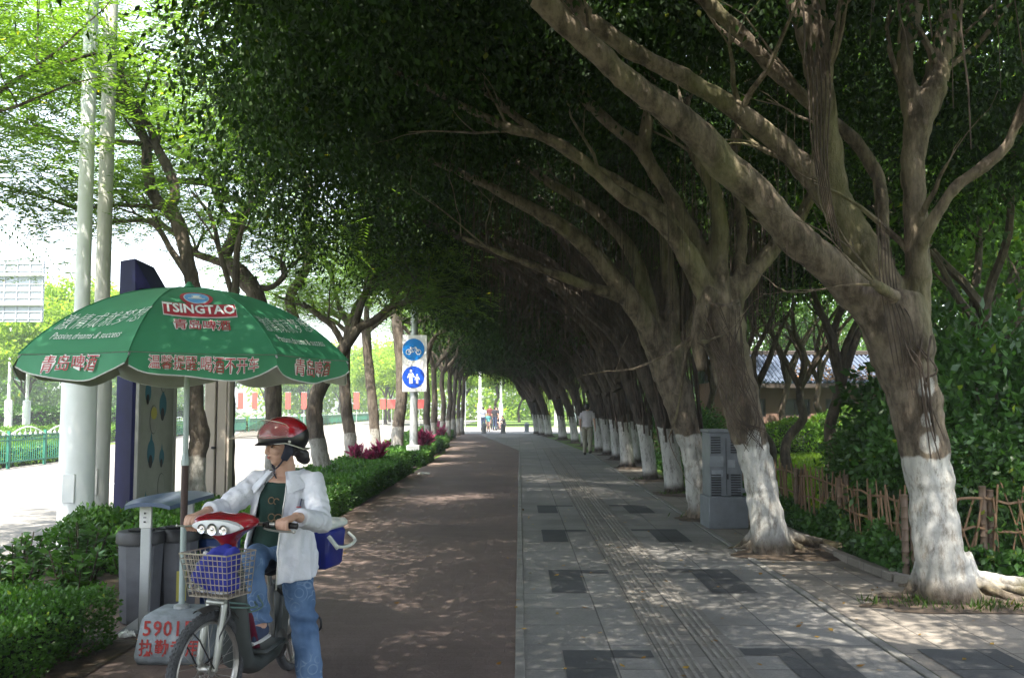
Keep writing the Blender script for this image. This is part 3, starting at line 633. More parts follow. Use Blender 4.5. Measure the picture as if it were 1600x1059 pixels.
def left_tree_wood(seed, H=3.2, spreadx=2.6, lean=0):
    rr = random.Random(seed); t = MB(); l = MB(); r0 = rr.uniform(.12, .15); tips = []
    x = y = 0; pts = [(0, 0, -.1, r0 * 1.35), (0, 0, .15, r0 * 1.15)]
    for s in range(1, 6):
        x += rr.gauss(0, .05) + lean * .1; y += rr.gauss(0, .05); pts.append((x, y, H * s / 5, r0 * (1 - .05 * s) * rr.uniform(.93, 1.08)))
    P = spline(pts, 3); t.tube(P, n=10); top = Vector(P[-1][:3])
    for k in range(4):
        a = k * 1.57 + rr.uniform(-.5, .5); Rr = spreadx * rr.uniform(.75, 1.1); h = rr.uniform(1.6, 2.8); r = .07
        kn = [(top.x, top.y, top.z - .1, r * 1.3)]
        for s in range(1, 6):
            q = s / 5; kn.append((top.x + math.cos(a) * Rr * q ** 1.1 + rr.gauss(0, .12), top.y + math.sin(a) * Rr * q ** 1.1 + rr.gauss(0, .12), top.z + h * q ** .75 + rr.gauss(0, .06), r * (1 - .75 * q)))
        Q = spline(kn, 3); l.tube(Q, n=6); tips.append(Q[-1][:3]); twigs(l, Q, rr, n=6, L=1.3, depth=2, r0=.55, up=.3, tips=tips)
    return t, l, tips
LT = []
for s in (1, 2, 3):
    t, l, tips = left_tree_wood(40 + s); LT.append((t.mesh('trunk'), l.mesh('limbs'), frond_crown('crown', tips, s, per=11)))
for t, l, c in LT: t.materials.append(m_lbark); l.materials.append(m_lbark); c.materials.append(m_fea)
def place_left(x, y, lab, k, rz=None, grp='slender street trees along the road', sc_=(1, 1, 1)):
    th = thing('street_tree', (x, y, 0), lab, 'tree', grp, random.uniform(0, 6.28) if rz is None else rz)
    for nm, me in zip(('trunk', 'limbs', 'crown'), LT[k % 3]): link(nm, me, [], th).scale = sc_
    return th
def near_left(base, d, trunk, limbs, label, seed, mat=None, dens=15, ntw=6):
    x = W(base[0], base[1], d); th = thing('street_tree', (x.x, x.y, 0), label, 'tree', 'slender street trees along the road')
    t = MB(); P = px_tube(t, trunk, d, n=12, seg=5); root_flare(t, x.x, x.y, trunk[0][2] / 1500 * d * .8, random.Random(seed), 5, (.05, .15)); t.build('trunk', mat or m_lbark, th, True)
    l = MB(); tips = []; rr = random.Random(seed)
    for row in limbs:
        Q = px_tube(l, row, d, n=8); tips += [Q[-1][:3], Q[-3][:3], Q[-6][:3]]; twigs(l, Q, rr, n=ntw, L=1.15, depth=2, r0=.5, up=.2, tips=tips)
    l.build('limbs', mat and m_lbark or m_lbark, th, True)
    tips = [q for q in tips if q[2] > 3.1]
    link('crown', frond_crown('crown', tips, seed, per=dens), m_fea, th, True)
    return th
def foot(x, d): return (x, 636 + 1.6 * 1500 / d)
near_left(foot(308, 12), 12, [(308, 840, 16), (308, 780, 13.5), (307, 720, 14), (312, 680, 15.5), (306, 640, 13), (305, 600, 12.5), (310, 500, 12), (300, 440, 11.5), (288, 385, 11), (276, 345, 11), (262, 325, 12)],
    [[(262, 330, 9), (240, 305, 9), (230, 260, 9), (228, 225, 8), (214, 190, 7), (200, 160, 6), (170, 130, 5), (120, 110, 3)],
     [(265, 330, 8), (274, 300, 8), (262, 262, 8), (246, 232, 7), (234, 200, 6), (205, 160, 5), (190, 110, 4), (210, 50, 2)],
     [(262, 325, 4), (220, 322, 3.5), (175, 321, 3), (120, 325, 3), (60, 305, 2), (10, 298, 1.5)],
     [(232, 225, 4), (180, 222, 4), (120, 224, 3.5), (60, 205, 3), (0, 195, 2)],
     [(300, 440, 6), (270, 395, 5), (240, 350, 4), (200, 345, 3), (150, 350, 2)],
     [(205, 160, 5), (130, 135, 4), (60, 75, 4), (0, 52, 3), (-60, 30, 2)]],
    'slender tree behind the green umbrella pole, limed white low on its trunk', 61, dens=11, ntw=5)
near_left(foot(358, 13.5), 13.5, [(359, 815, 10), (358, 760, 9), (358, 680, 9), (359, 600, 8.5), (362, 520, 8), (368, 450, 7)],
    [[(368, 450, 6), (372, 380, 5), (390, 320, 4), (400, 260, 3)], [(366, 470, 5), (345, 400, 4), (330, 340, 3), (300, 300, 2)]],
    'dark mossy tree trunk without lime, standing against the beige metal post', 62, mat=m_mossbark, dens=8, ntw=2)
near_left(foot(427, 15.4), 15.4, [(428, 800, 14), (427, 740, 12.5), (427, 680, 13), (428, 620, 13), (424, 560, 13), (412, 500, 13.5), (395, 452, 14), (372, 425, 14), (354, 412, 12)],
    [[(354, 415, 10), (352, 400, 10), (362, 375, 9), (372, 345, 9), (388, 325, 8.5), (400, 318, 7), (420, 290, 5), (426, 240, 4), (424, 190, 3)],
     [(385, 330, 6), (370, 310, 6), (350, 312, 5.5), (352, 298, 6), (335, 288, 6), (300, 284, 5), (245, 282, 4), (200, 290, 2)],
     [(372, 348, 6), (350, 330, 5.5), (338, 305, 5), (328, 280, 5), (300, 250, 4.5), (270, 225, 4), (240, 200, 3), (220, 180, 2)],
     [(358, 415, 6), (330, 405, 6), (305, 395, 5.5), (280, 370, 5), (250, 350, 4), (230, 340, 2)],
     [(328, 285, 4), (345, 270, 3.5), (370, 275, 3), (395, 255, 2.5), (400, 240, 2)],
     [(390, 445, 5), (420, 450, 4.5), (445, 430, 4), (440, 410, 3), (420, 400, 2)]],
    'street tree directly behind the rider, forking low over the umbrella top', 63)
near_left(foot(505, 19), 19, [(512, 775, 16), (506, 735, 13.5), (498, 700, 13), (491, 655, 13), (495, 618, 12), (515, 580, 11), (540, 540, 9), (560, 512, 8)],
    [[(560, 512, 7), (585, 500, 6), (610, 480, 5), (640, 470, 4), (680, 455, 3)],
     [(548, 530, 6), (560, 490, 6), (570, 460, 5), (585, 430, 4), (570, 400, 3)],
     [(500, 610, 6), (470, 520, 7), (452, 470, 8), (470, 435, 8), (482, 405, 7.5), (481, 350, 7), (480, 295, 7), (466, 255, 6), (445, 215, 5), (425, 190, 4)],
     [(540, 545, 5), (520, 510, 5), (500, 495, 4), (480, 480, 3), (450, 470, 2)]],
    'street tree just right of the red helmet, trunk bowed like a sickle', 64)
near_left(foot(553, 23), 23, [(556, 740, 11), (551, 715, 10), (546, 675, 9.5), (540, 630, 9), (538, 590, 9), (540, 550, 8), (545, 510, 7)],
    [[(545, 510, 5), (530, 480, 4), (520, 440, 3), (505, 400, 2)], [(545, 510, 5), (560, 470, 4), (590, 440, 3), (620, 420, 2)], [(543, 520, 4), (520, 500, 3), (490, 490, 2)]],
    'thin kinked street tree beside magenta plants, second from the red helmet', 65)
near_left(foot(587, 27), 27, [(587, 720, 9), (587, 690, 8), (583, 640, 8), (578, 590, 7.5), (574, 550, 7), (572, 515, 8)],
    [[(572, 518, 6), (560, 500, 5), (530, 495, 4), (505, 480, 3)], [(572, 518, 6), (600, 495, 5), (625, 480, 4), (650, 470, 2)], [(572, 515, 5), (574, 470, 4), (580, 430, 3)]],
    'straight slim street tree between the kinked one and the sign pole', 66)
near_left(foot(620, 30.5), 30.5, [(620, 712, 11), (621, 680, 9.5), (626, 630, 9), (628, 590, 9), (624, 540, 9), (620, 500, 9), (619, 470, 8)],
    [[(619, 475, 6), (600, 440, 5), (570, 420, 3)], [(619, 475, 6), (640, 430, 5), (670, 400, 3)], [(622, 500, 5), (660, 500, 5), (700, 485, 4), (740, 460, 3)], [(620, 480, 5), (615, 420, 4), (620, 370, 3)]],
    'street tree partly in front of the blue round signs, white lime at its foot', 67)
labs = ['street tree next past the blue sign pole', 'second street tree past the blue sign pole', 'third street tree past the blue sign pole', 'fourth street tree past the blue sign pole', 'fifth street tree past the blue sign pole', 'sixth street tree past the blue sign pole', 'seventh street tree past the blue sign pole, near the grey posts', 'eighth street tree past the blue sign pole', 'last street tree before the crossing']
for i, (px, d) in enumerate(((668, 34), (676, 38), (690, 42), (700, 46), (708, 50), (716, 54), (722, 57))):
    place_left((px - 812) / 1500 * d, d, labs[i], i)
place_left(-6.4, 8.6, 'feathery street tree just outside the left edge, its branches reaching into the picture', 0, rz=.4, sc_=(1.1, 1.1, .95))
place_left(-5.1, 5.4, 'added street tree left of the camera, outside the picture, shading the umbrella', 1, rz=2, sc_=(1.1, 1.1, 1.1))  # unseen tree, added to shade the umbrella
place_left(-4.7, -1.0, 'street tree behind the camera on the left', 2, rz=4)

# ---- crowns of the park and of the far side of the road
def round_crown(name, seed, R_=(2.6, 2.6, 1.9), nleaf=16000, L=.15, per=60, gap=-.1, low=0.0):
    rg = np.random.default_rng(seed); C = []
    while len(C) < nleaf // per:
        q = rg.normal(size=3); q /= np.linalg.norm(q); q *= rg.random() ** .4
        if q[2] < -.6 + low: continue
        p = q * np.array(R_)
        if noise.noise(Vector((p[0] * .8 + seed * 5, p[1] * .8, p[2] * .9))) < gap: continue
        C.append(p)
    C = np.array(C); return quadmesh(name, clump_leaves(C, per, rg.uniform(.3, .65, len(C)), L, rg=rg, droop=.35))
def park_tree(seed, H=3.4, r0=.13):
    rr = random.Random(seed); t = MB(); l = MB(); tips = []; x = y = 0; pts = [(0, 0, -.3, r0 * 1.3)]
    for s in range(1, 6):
        x += rr.gauss(0, .09); y += rr.gauss(0, .09); pts.append((x, y, H * .62 * s / 5, r0 * (1 - .07 * s)))
    P = spline(pts, 3); t.tube(P, n=9); top = Vector(P[-1][:3])
    for k in range(5):
        a = k * 1.26 + rr.uniform(-.5, .5); Rr = rr.uniform(.8, 1.9); h = rr.uniform(1.6, 3.4)
        kn = [(top.x, top.y, top.z - .1, r0 * .62)] + [(top.x + math.cos(a) * Rr * q ** 1.2 + rr.gauss(0, .08), top.y + math.sin(a) * Rr * q ** 1.2 + rr.gauss(0, .08), top.z + h * q, r0 * .6 * (1 - .75 * q)) for q in (.25, .5, .75, 1)]
        Q = spline(kn, 3); l.tube(Q, n=6); twigs(l, Q, rr, n=4, L=1.0, depth=2, r0=.5, up=.6, tips=tips)
    return t.mesh('trunk'), l.mesh('limbs')
PW = [park_tree(70 + i) for i in range(3)]
PC = [round_crown('crown', 80 + i, R_=(2.7, 2.7, 2.2), nleaf=15000, L=.125, gap=-.03) for i in range(3)]
FC = [round_crown('crown', 90 + i, R_=(3.6, 3.6, 2.2), nleaf=15000, L=.24, per=50, gap=-.12) for i in range(2)]
for a, b in PW: a.materials.append(m_pbark); b.materials.append(m_pbark)
for c in PC: c.materials.append(m_park)
FCP = [c.copy() for c in FC]
for c in FC: c.materials.append(m_far)
for c in FCP: c.materials.append(m_pale)
FCD = [c.copy() for c in FCP]
for c in FCD: c.materials.clear(); c.materials.append(m_park)
def place_round(nm, x, y, z, lab, grp, k, crowns, cz, s=1.0, rz=None, cs=1.0):
    th = thing(nm, (x, y, z), lab, 'tree', grp, random.uniform(0, 6.28) if rz is None else rz)
    for n_, me in zip(('trunk', 'limbs'), PW[k % 3]): link(n_, me, [], th).scale = (s, s, s)
    c = link('crown', crowns[k % len(crowns)], [], th); c.location = (0, 0, cz); c.scale = (cs, cs, cs)
    return th
pk = [(5.9, 12.2, 'dark forked park tree behind the shrubs, right of the nearest banyan', 5.4, 1.15), (7.4, 17.5, 'park tree between the two rightmost forked trunks, farther back', 5.4, 1.2),
      (10.6, 18.5, 'park tree well inside the garden on the right', 5.2, 1.25), (5.4, 16.8, 'park tree seen between the two nearest banyans, near fence', 5.8, 1.2), (6.3, 22.5, 'park tree seen above the low bushes, left of the brick house', 6.8, 1.3), (12.2, 25, 'large park tree right of the brick house', 5.4, 1.4),
      (8.3, 30.5, 'forked tree standing in front of the brick house wall', 6.6, 1.0), (9.6, 31.5, 'pale forked tree in front of the tiled roof', 6.8, 1.0), (5.6, 29, 'park tree on the lawn behind the cluster of limed banyans', 5.6, 1.3), (14, 20, 'tall park tree beyond the right edge of the shrubs', 6, 1.4), (6.2, 37, 'park tree far along the lawn', 6, 1.4), (13.5, 33, 'park tree beside the brick house, right end', 6, 1.4),
      (5.6, 46, 'park tree behind the farthest banyans', 5.5, 1.4), (17, 28, 'park tree far right in the garden', 6, 1.6), (8, 52, 'dim park tree beyond the brick house', 6, 1.6), (13, 50, 'second dim park tree beyond the brick house', 6, 1.8), (5.2, 20.5, 'slim park tree just behind the bamboo fence line', 6.0, 1.1)]
for i, (x, y, lab, cz, s) in enumerate(pk):
    place_round('park_tree', x, y, lawn_z(x, y), lab, 'trees in the garden behind the fence', i, PC, cz, cs=s, s=1.0 if y < 40 else 1.4)
fr = [(-27, 37), (-22, 47), (-31, 30), (-23, 60), (-27, 70), (-22, 84), (-30, 52), (-22, 97), (-28, 92), (-21, 112), (-34, 66), (-20, 132), (-27, 118)]
fl = ['leftmost', 'second', 'third', 'fourth', 'fifth', 'sixth', 'seventh', 'eighth', 'ninth', 'tenth', 'eleventh', 'twelfth', 'thirteenth']
for i, (x, y) in enumerate(fr):
    place_round('roadside_tree', x, y, 0, f'bright green tree across the road, {fl[i]} of them counting from the camera', 'trees on the far side of the road', i, FC if i % 4 else FCD, 5.0 + (i % 3) * .4, s=1.1, cs=1.0 + .1 * (i % 3))
for i, (x, y, cz) in enumerate(((-38, 62, 7.5), (-44, 75, 8.5), (-40, 90, 9))):
    place_round('hazed_tree', x, y, 0, ['tall pale tree behind the road sign', 'pale tree farther left behind the road sign', 'pale tree between the road sign and the tall lamp posts'][i], 'pale trees in the far distance', i, FCP, cz, s=1.8, cs=1.5)  # far trees, their haze carried by the pale leaf colour
fe = [(-9, 84), (-5.5, 88), (-2, 84), (1.5, 90), (5, 84), (8.5, 88), (-12.5, 90), (-7, 100), (0, 102), (6, 100), (12, 92), (-14, 104)]
for i, (x, y) in enumerate(fe):
    place_round('roadside_tree', x, y, 0, f'sunlit yellow green tree beyond the crossing, {["leftmost front", "second front", "third front", "fourth front", "fifth front", "sixth front", "outer left", "back left", "back middle", "back right", "outer right", "far outer left"][i]} one', 'sunlit trees beyond the crossing', i, FC, 5.2, s=1.2, cs=1.1)

def wood_mass(name, boxes, n, L, mat, seed):
    rg = np.random.default_rng(seed); Ps = []
    for (x0, x1, y0, y1, z0, z1) in boxes:
        C = []
        while len(C) < n // 40:
            p = rg.uniform((x0, y0, z0), (x1, y1, z1))
            if noise.noise(Vector((p[0] * .25, p[1] * .25, p[2] * .35))) + (.5 - (p[2] - z0) / (z1 - z0)) * .5 < -.12: continue
            C.append(p)
        Ps.append(clump_leaves(np.array(C), 40, rg.uniform(.8, 1.6, len(C)), L, rg=rg))
    o = link(name, quadmesh(name, np.concatenate(Ps)), mat); return tag(o, kind='stuff')
wood_mass('far_wood', [(-60, -44, 20, 150, 0, 9)], 60000, .6, m_park, 5)
wood_mass('far_wood', [(-34, 40, 118, 130, 0, 10)], 40000, .6, m_far, 6)
wood_mass('garden_thicket', [(15, 22, 12, 60, .5, 8), (6, 22, 56, 62, .5, 7)], 30000, .28, m_park, 7)
# ------------------------------------------------------------------ hedges, shrubs, plants
def surface_leaves(name, boxes, n, L, mat, parent, seed=1, wr=.6, rag=.05, inner=.35, up=.25):
    """leaves over the top and sides of rounded boxes (cx, cy, sx, sy, h)"""
    rg = np.random.default_rng(seed); Vs = []; area = [b[2] * b[3] + 2 * b[4] * (b[2] + b[3]) for b in boxes]; tot = sum(area)
    for b, a in zip(boxes, area):
        cx, cy, sx, sy, h = b[:5]; k = int(n * a / tot); z0 = b[5] if len(b) > 5 else 0
        top = rg.random(k) < sx * sy / a * 1.1
        P = np.zeros((k, 3)); Nn = np.zeros((k, 3))
        u = rg.uniform(-.5, .5, k); v = rg.uniform(-.5, .5, k); side = rg.random(k) < sx / (sx + sy); sg = np.where(rg.random(k) < .5, -1, 1)
        P[:, 0] = np.where(top, u * sx, np.where(side, u * sx, sg * sx / 2)); P[:, 1] = np.where(top, v * sy, np.where(side, sg * sy / 2, u * sy))
        P[:, 2] = np.where(top, h, (v + .5) * h)
        Nn[:, 2] = np.where(top, 1, .25); Nn[:, 0] = np.where(top, 0, np.where(side, 0, sg)); Nn[:, 1] = np.where(top, 0, np.where(side, sg, 0))
        d = np.array([noise.noise(Vector((p[0] * 2.2 + cx * 1.7, p[1] * 2.2 + cy, p[2] * 2.2))) for p in P]) * rag * 1.6 + rg.uniform(-inner * .12, .02, k) + rg.normal(size=k) * rag * .2
        P = P + Nn * d[:, None]
        e = np.abs(P[:, 0]) / (sx / 2); P[:, 2] -= np.where(top, np.maximum(0, e - .8) * h * .35, 0)
        D = Nn + rg.normal(size=(k, 3)) * .8; D[:, 2] += up
        V = leafV(P, D, rg.uniform(.7, 1.3, k) * L, wr, .1, rg=rg).reshape(-1, 4, 3); V[..., 0] += cx; V[..., 1] += cy; V[..., 2] += z0; Vs.append(V.reshape(-1, 3))
    me = quadmesh(name, np.concatenate(Vs)); return link(name, me, mat, parent, True)
def hedge(boxes, n, L, label, seed, mat=None, name='hedge', group=None, **k):
    b = boxes[0]; th = thing(name, (b[0], b[1], 0), label, 'hedge', group)
    c = MB()
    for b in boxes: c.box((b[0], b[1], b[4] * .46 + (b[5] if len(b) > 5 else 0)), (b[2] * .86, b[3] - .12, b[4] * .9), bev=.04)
    c.build('dark_core', m_core, th, True); surface_leaves('leaves', boxes, n, L, mat or m_hedge, th, seed, **k); return th  # solid core, the hedge's inner shade is in its dark colour
hedge([(-3.75, 4.9, 1.9, 3.5, .37)], 60000, .030, 'low clipped hedge filling the lower left corner', 1, rag=.07)
for i, (x, y, sx, sy, h, n) in enumerate(((-3.05, 12.2, .75, 5.8, .36, 26000), (-3.0, 19.6, .66, 8.2, .40, 26000), (-2.95, 27.6, .62, 3.2, .36, 9000), (-3.3, 35.5, .8, 8.0, .38, 14000), (-3.9, 46.0, .8, 8.4, .4, 12000), (-4.5, 54, .7, 6, .4, 7000))):
    hedge([(x, y, sx, sy, h)], n, .036 + .012 * i, ['clipped border hedge just behind the rider along the bike path', 'clipped border hedge ending at the sign pole', 'short hedge piece just past the sign pole', 'border hedge farther on, past the magenta clump', 'narrow border hedge near the bend', 'last border hedge before the crossing'][i], 10 + i, group='clipped hedges along the bike path')
    hedge([(x - .85, y + .2, .9, sy * .97, h * .92)], int(n * .7), .045 + .012 * i, ['looser shrub band behind the first border hedge', 'looser shrub band around the slim trunks', 'loose low shrub behind the short hedge', 'shrub band behind the farther border hedge', 'shrub band near the bend, road side', 'last shrub band before the crossing'][i], 30 + i, rag=.12, group='loose shrub bands between hedge and road')
hedge([(-3.95, 9.9, 1.1, 1.3, .42)], 9000, .05, 'ragged green shrub behind the litter bins', 44, rag=.14, name='shrub')
def leafy_plant(name, x, y, z, label, cat, mat, n=40, L=.2, wr=.3, H=.3, R_=.3, grp=None, seed=0, stems=6, up=.6):
    rg = np.random.default_rng(seed); th = thing(name, (x, y, z), label, cat, grp)
    s = MB(); P = []; D = []
    for k in range(stems):
        a = rg.uniform(0, 6.28); r = R_ * rg.uniform(.1, .7); h = H * rg.uniform(.6, 1.1); tx, ty = math.cos(a) * r, math.sin(a) * r
        s.tube([(tx * .2, ty * .2, -.05, .009), (tx * .7, ty * .7, h * .5, .008), (tx, ty, h, .005)], n=5)
        m = n // stems; t = rg.random(m); P.append(np.stack([tx * (.5 + .5 * t), ty * (.5 + .5 * t), h * (.45 + .55 * t)], 1))
        d = rg.normal(size=(m, 3)); d[:, 2] = up + rg.random(m) * .5 - (1 - t) * .5; D.append(d)
    P = np.concatenate(P); D = np.concatenate(D)
    s.build('stems', m_pbark, th); me = quadmesh('leaves', leafV(P, D, rg.uniform(.7, 1.15, len(P)) * L, wr, .1, rg=rg)); link('leaves', me, mat, th); return th
ti = [(-3.72, 22.0, .30, 'magenta leaved plant cluster beside the kinked slender trunk', 1.15), (-3.35, 22.4, .30, 'taller magenta plant right of the first magenta cluster', 1.3), (-4.0, 29.0, .3, 'small magenta plant left of the sign pole', .9), (-2.95, 30.2, .26, 'big magenta clump just right of the sign pole', 1.6), (-3.2, 31.4, .3, 'magenta plant behind the big magenta clump', 1.3),
      (-3.4, 41, .3, 'small magenta plant halfway to the bend', 1.3), (-3.9, 49, .3, 'far magenta plant near the bend', 1.5), (-4.3, 53, .3, 'farthest magenta plant, close to the crossing', 1.5)]
for i, (x, y, z, lab, s) in enumerate(ti):
    leafy_plant('cordyline_plant', x, y, z - .1, lab, 'plant', m_ti, n=int(110 * s), L=.19 * s, wr=.28, H=.36 * s, R_=.26 * s, grp='magenta plants in the border', seed=i, stems=5, up=.9)
# leafy weeds between hedge and poles
for i, (x, y, s) in enumerate(((-4.62, 7.6, 1.0), (-4.2, 7.3, 1.1), (-3.75, 7.2, 1.0), (-4.9, 8.3, 1.0), (-4.3, 8.3, 1.1), (-3.6, 7.9, .9), (-4.05, 8.9, 1.1), (-3.4, 8.5, .8))):
    leafy_plant('leafy_shrub', x, y, 0, ['leafy shrub at the left edge in front of the white poles', 'glossy leafy shrub rising above the clipped hedge', 'leafy shrub between hedge and grey bin', 'leafy shrub at the foot of the thick white pole, road side', 'leafy shrub hiding the foot of the thick white pole', 'small shrub just left of the grey bin', 'leafy shrub under the navy panel', 'low shrub behind the bins'][i], 'shrub', m_hedge if i % 2 else m_shrub, n=340, L=.10, wr=.42, H=.46 * s, R_=.42 * s, grp='leafy shrubs round the white poles', seed=50 + i, stems=16, up=.2)
# shrubs of the garden
def shrub_mesh(seed, R_=(1.0, 1.0, .95), n=7500, L=.11, per=14):
    rg = np.random.default_rng(seed); C = []
    while len(C) < n // per:
        q = rg.normal(size=3); q /= np.linalg.norm(q); q *= rg.random() ** .28
        p = q * np.array(R_) * (1 + .22 * noise.noise(Vector(q * 2.2) + Vector((seed, 0, 0))))
        if p[2] < -R_[2] * .95: continue
        C.append(p)
    C = np.array(C); N_ = len(C) * per; base = np.repeat(C, per, 0); o = rg.normal(size=(N_, 3)) * .09; P = base + o
    D = unit(base) * .5 + rg.normal(size=(N_, 3)) * .65; D[:, 2] -= .1
    return quadmesh('leaves', leafV(P, D, rg.uniform(.65, 1.2, N_) * L, .45, .1, rg=rg))
SH = [shrub_mesh(i) for i in range(3)]
for m_ in SH: m_.materials.append(m_shrub)
def stems_mesh(seed):
    rr = random.Random(seed); s = MB()
    for k in range(9):
        a = rr.uniform(0, 6.28); r = rr.uniform(.2, .75); s.tube([(0, 0, -1.1, .02), (math.cos(a) * r * .4, math.sin(a) * r * .4, -.5, .015), (math.cos(a) * r, math.sin(a) * r, .4, .008)], n=5)
    me = s.mesh('stems'); me.materials.append(m_pbark); return me
SST = [stems_mesh(i) for i in range(2)]
sh = [(4.55, 10.3, .9, .95, 'dark broad leaved shrub behind the bamboo fence, between the two nearest banyans'), (5.0, 12.3, 1.0, .85, 'dark shrub behind the fence, nearer the lawn'), (5.6, 14.6, .9, .8, 'shrub behind the fence where the lawn shows'),
      (5.4, 10.6, 1.2, 1.35, 'tall shrub directly behind the nearest limed trunk'), (6.5, 10.3, 1.25, 1.3, 'glossy shrub right of the nearest trunk'), (7.6, 10.8, 1.2, 1.25, 'shrub at the right edge behind the fence post'), (5.9, 12.6, 1.4, 1.6, 'large shrub in the second rank behind the nearest trunk'),
      (7.3, 13.2, 1.4, 1.7, 'large shrub at the right edge, second rank'), (4.75, 9.7, .75, .75, 'low shrub filling the fence corner'), (8.8, 11.5, 1.2, 1.3, 'shrub past the right edge'), (5.7, 9.8, .7, .65, 'low leafy shrub beside the right fence post'), (6.7, 9.6, .7, .7, 'low shrub right of the right fence post'),
      (4.3, 24, .9, .9, 'shrub behind the row of limed trunks'), (4.3, 29, 1, 1, 'shrub far along the fence'), (4.2, 36, 1, 1, 'shrub near the far banyans'), (4.0, 45, 1.2, 1.2, 'farthest shrub of the garden edge'), (9.3, 14.6, 1.5, 1.8, 'tall dark shrub at the far right of the garden'), (7.6, 16.2, 1.3, 1.5, 'dark shrub right of the lawn strip'), (7.0, 14.8, 1.2, 1.5, 'dark shrub closing the lawn on the right')]
for i, (x, y, rx, hz, lab) in enumerate(sh):
    z = lawn_z(x, y); th = thing('garden_shrub', (x, y, z), lab, 'shrub', 'shrubs behind the bamboo fence', random.uniform(0, 6.28))
    for nm, me in (('leaves', SH[i % 3]), ('stems', SST[i % 2])):
        o = link(nm, me, [], th); o.scale = (rx, rx, hz); o.location = (0, 0, hz * .95)
# round clipped bushes and lawn by the house
def clipped(x, y, r, h, lab, i):
    rg = np.random.default_rng(200 + i); n = 7000; q = rg.normal(size=(n, 3)); q = unit(q); q[:, 2] = np.abs(q[:, 2]) * 1.0 - .1
    P = q * np.array([r, r, h]) * (1 + .06 * rg.normal(size=(n, 1)) * .5 + .05 * np.sin(q[:, :1] * 9 + i)); D = q + rg.normal(size=(n, 3)) * .7
    th = thing('clipped_bush', (x, y, lawn_z(x, y)), lab, 'bush', 'round clipped bushes in front of the brick house')
    c = MB(); c.ball((0, 0, 0), (r * .86, r * .86, h * .88)); c.build('dark_core', m_core, th)  # dark ball behind the leaves paints the bush's inner shade
    link('leaves', quadmesh('leaves', leafV(P, D, rg.uniform(.7, 1.3, n) * .085, .6, .1, rg=rg)), m_hedgel, th)
for i, (x, y, r, h, lab) in enumerate(((6.0, 30, 1.1, .95, 'sunlit round bush left of the second banyan trunk'), (8.2, 29, 1.25, 1.05, 'darker round bush in front of the house wall'), (9.9, 29.4, 1.3, 1.25, 'highest bright bush under the house windows'), (11.6, 28.5, 1.2, 1.1, 'bright bush right of the house windows'), (5.0, 33, 1.1, 1.0, 'sunlit bush seen between cabinet and limed trunks'), (5.2, 26.0, .8, .75, 'small sunlit bush behind the cabinet'), (4.6, 39, 1.0, .9, 'sunlit bush far down the garden'))):
    clipped(x, y, r, h, lab, i)
# lawn tufts
N = 60000; P = np.zeros((N, 3)); P[:, 0] = 4.4 + rng.random(N) * 10; P[:, 1] = 13 + rng.random(N) * 18
P[:, 2] = [lawn_z(a, b) for a, b in P[:, :2]]; D = rng.normal(size=(N, 3)) * .4; D[:, 2] = 1
tag(link('lawn_grass', quadmesh('lawn_grass', leafV(P, D, rng.uniform(.06, .13, N), .16, .02)), m_grass), kind='stuff')
# ivy and undergrowth on the fence
def ivy(n, segs, h, seed, L=.075):
    rg = np.random.default_rng(seed); Ps = []
    tot = sum((Vector(b) - Vector(a)).length for a, b in segs)
    for a, b in segs:
        a = np.array(a); b = np.array(b); k = int(n * np.linalg.norm(b - a) / tot); t = rg.random(k)
        p = np.zeros((k, 3)); p[:, :2] = a + (b - a) * t[:, None]; nn = np.array([-(b - a)[1], (b - a)[0]]); nn = nn / np.linalg.norm(nn)
        hh = h * (.62 + .5 * np.array([noise.noise(Vector((q[0] * 1.3, q[1] * 1.3, seed))) for q in p[:, :2]]))
        p[:, 2] = rg.random(k) ** .9 * hh; p[:, :2] += nn * (rg.uniform(-.09, .10, k) + rg.normal(size=k) * .03)[:, None]; Ps.append(p)
    P = np.concatenate(Ps); D = rg.normal(size=(len(P), 3)) * .7; D[:, 2] -= .35
    return quadmesh('ivy', leafV(P, D, rg.uniform(.6, 1.2, len(P)) * L, .75, .1, rg=rg))
FL = [(3.62, 9.05), (3.66, 11.0), (3.72, 14.6), (3.75, 20), (3.75, 34)]; FR = [(3.62, 9.05), (4.3, 9.0), (5.6, 8.95), (9.5, 8.9)]
tag(link('ivy', ivy(26000, [(FL[i], FL[i + 1]) for i in range(3)], .62, 1), m_shrub), kind='stuff')
tag(link('ivy', ivy(16000, [(FR[i], FR[i + 1]) for i in range(3)], .55, 2), m_shrub), kind='stuff')
tag(link('ivy', ivy(9000, [(FL[3], FL[4])], .7, 3, .1), m_shrub), kind='stuff')
# grass tufts round the trunks
N = 1500; c = np.array([[3.7, 7.75], [4.4, 8.15], [5.0, 8.3], [5.6, 8.2], [3.3, 7.9], [2.75, 14], [2.95, 17.7], [2.9, 21.3]]); P = np.zeros((N, 3)); P[:, :2] = c[rng.integers(0, len(c), N)] + rng.normal(size=(N, 2)) * np.array([.22, .07]); P[:, 2] = .01
D = rng.normal(size=(N, 3)) * .5; D[:, 2] = 1
tag(link('weeds', quadmesh('weeds', leafV(P, D, rng.uniform(.03, .11, N), .16, .02)), m_weed), kind='stuff')
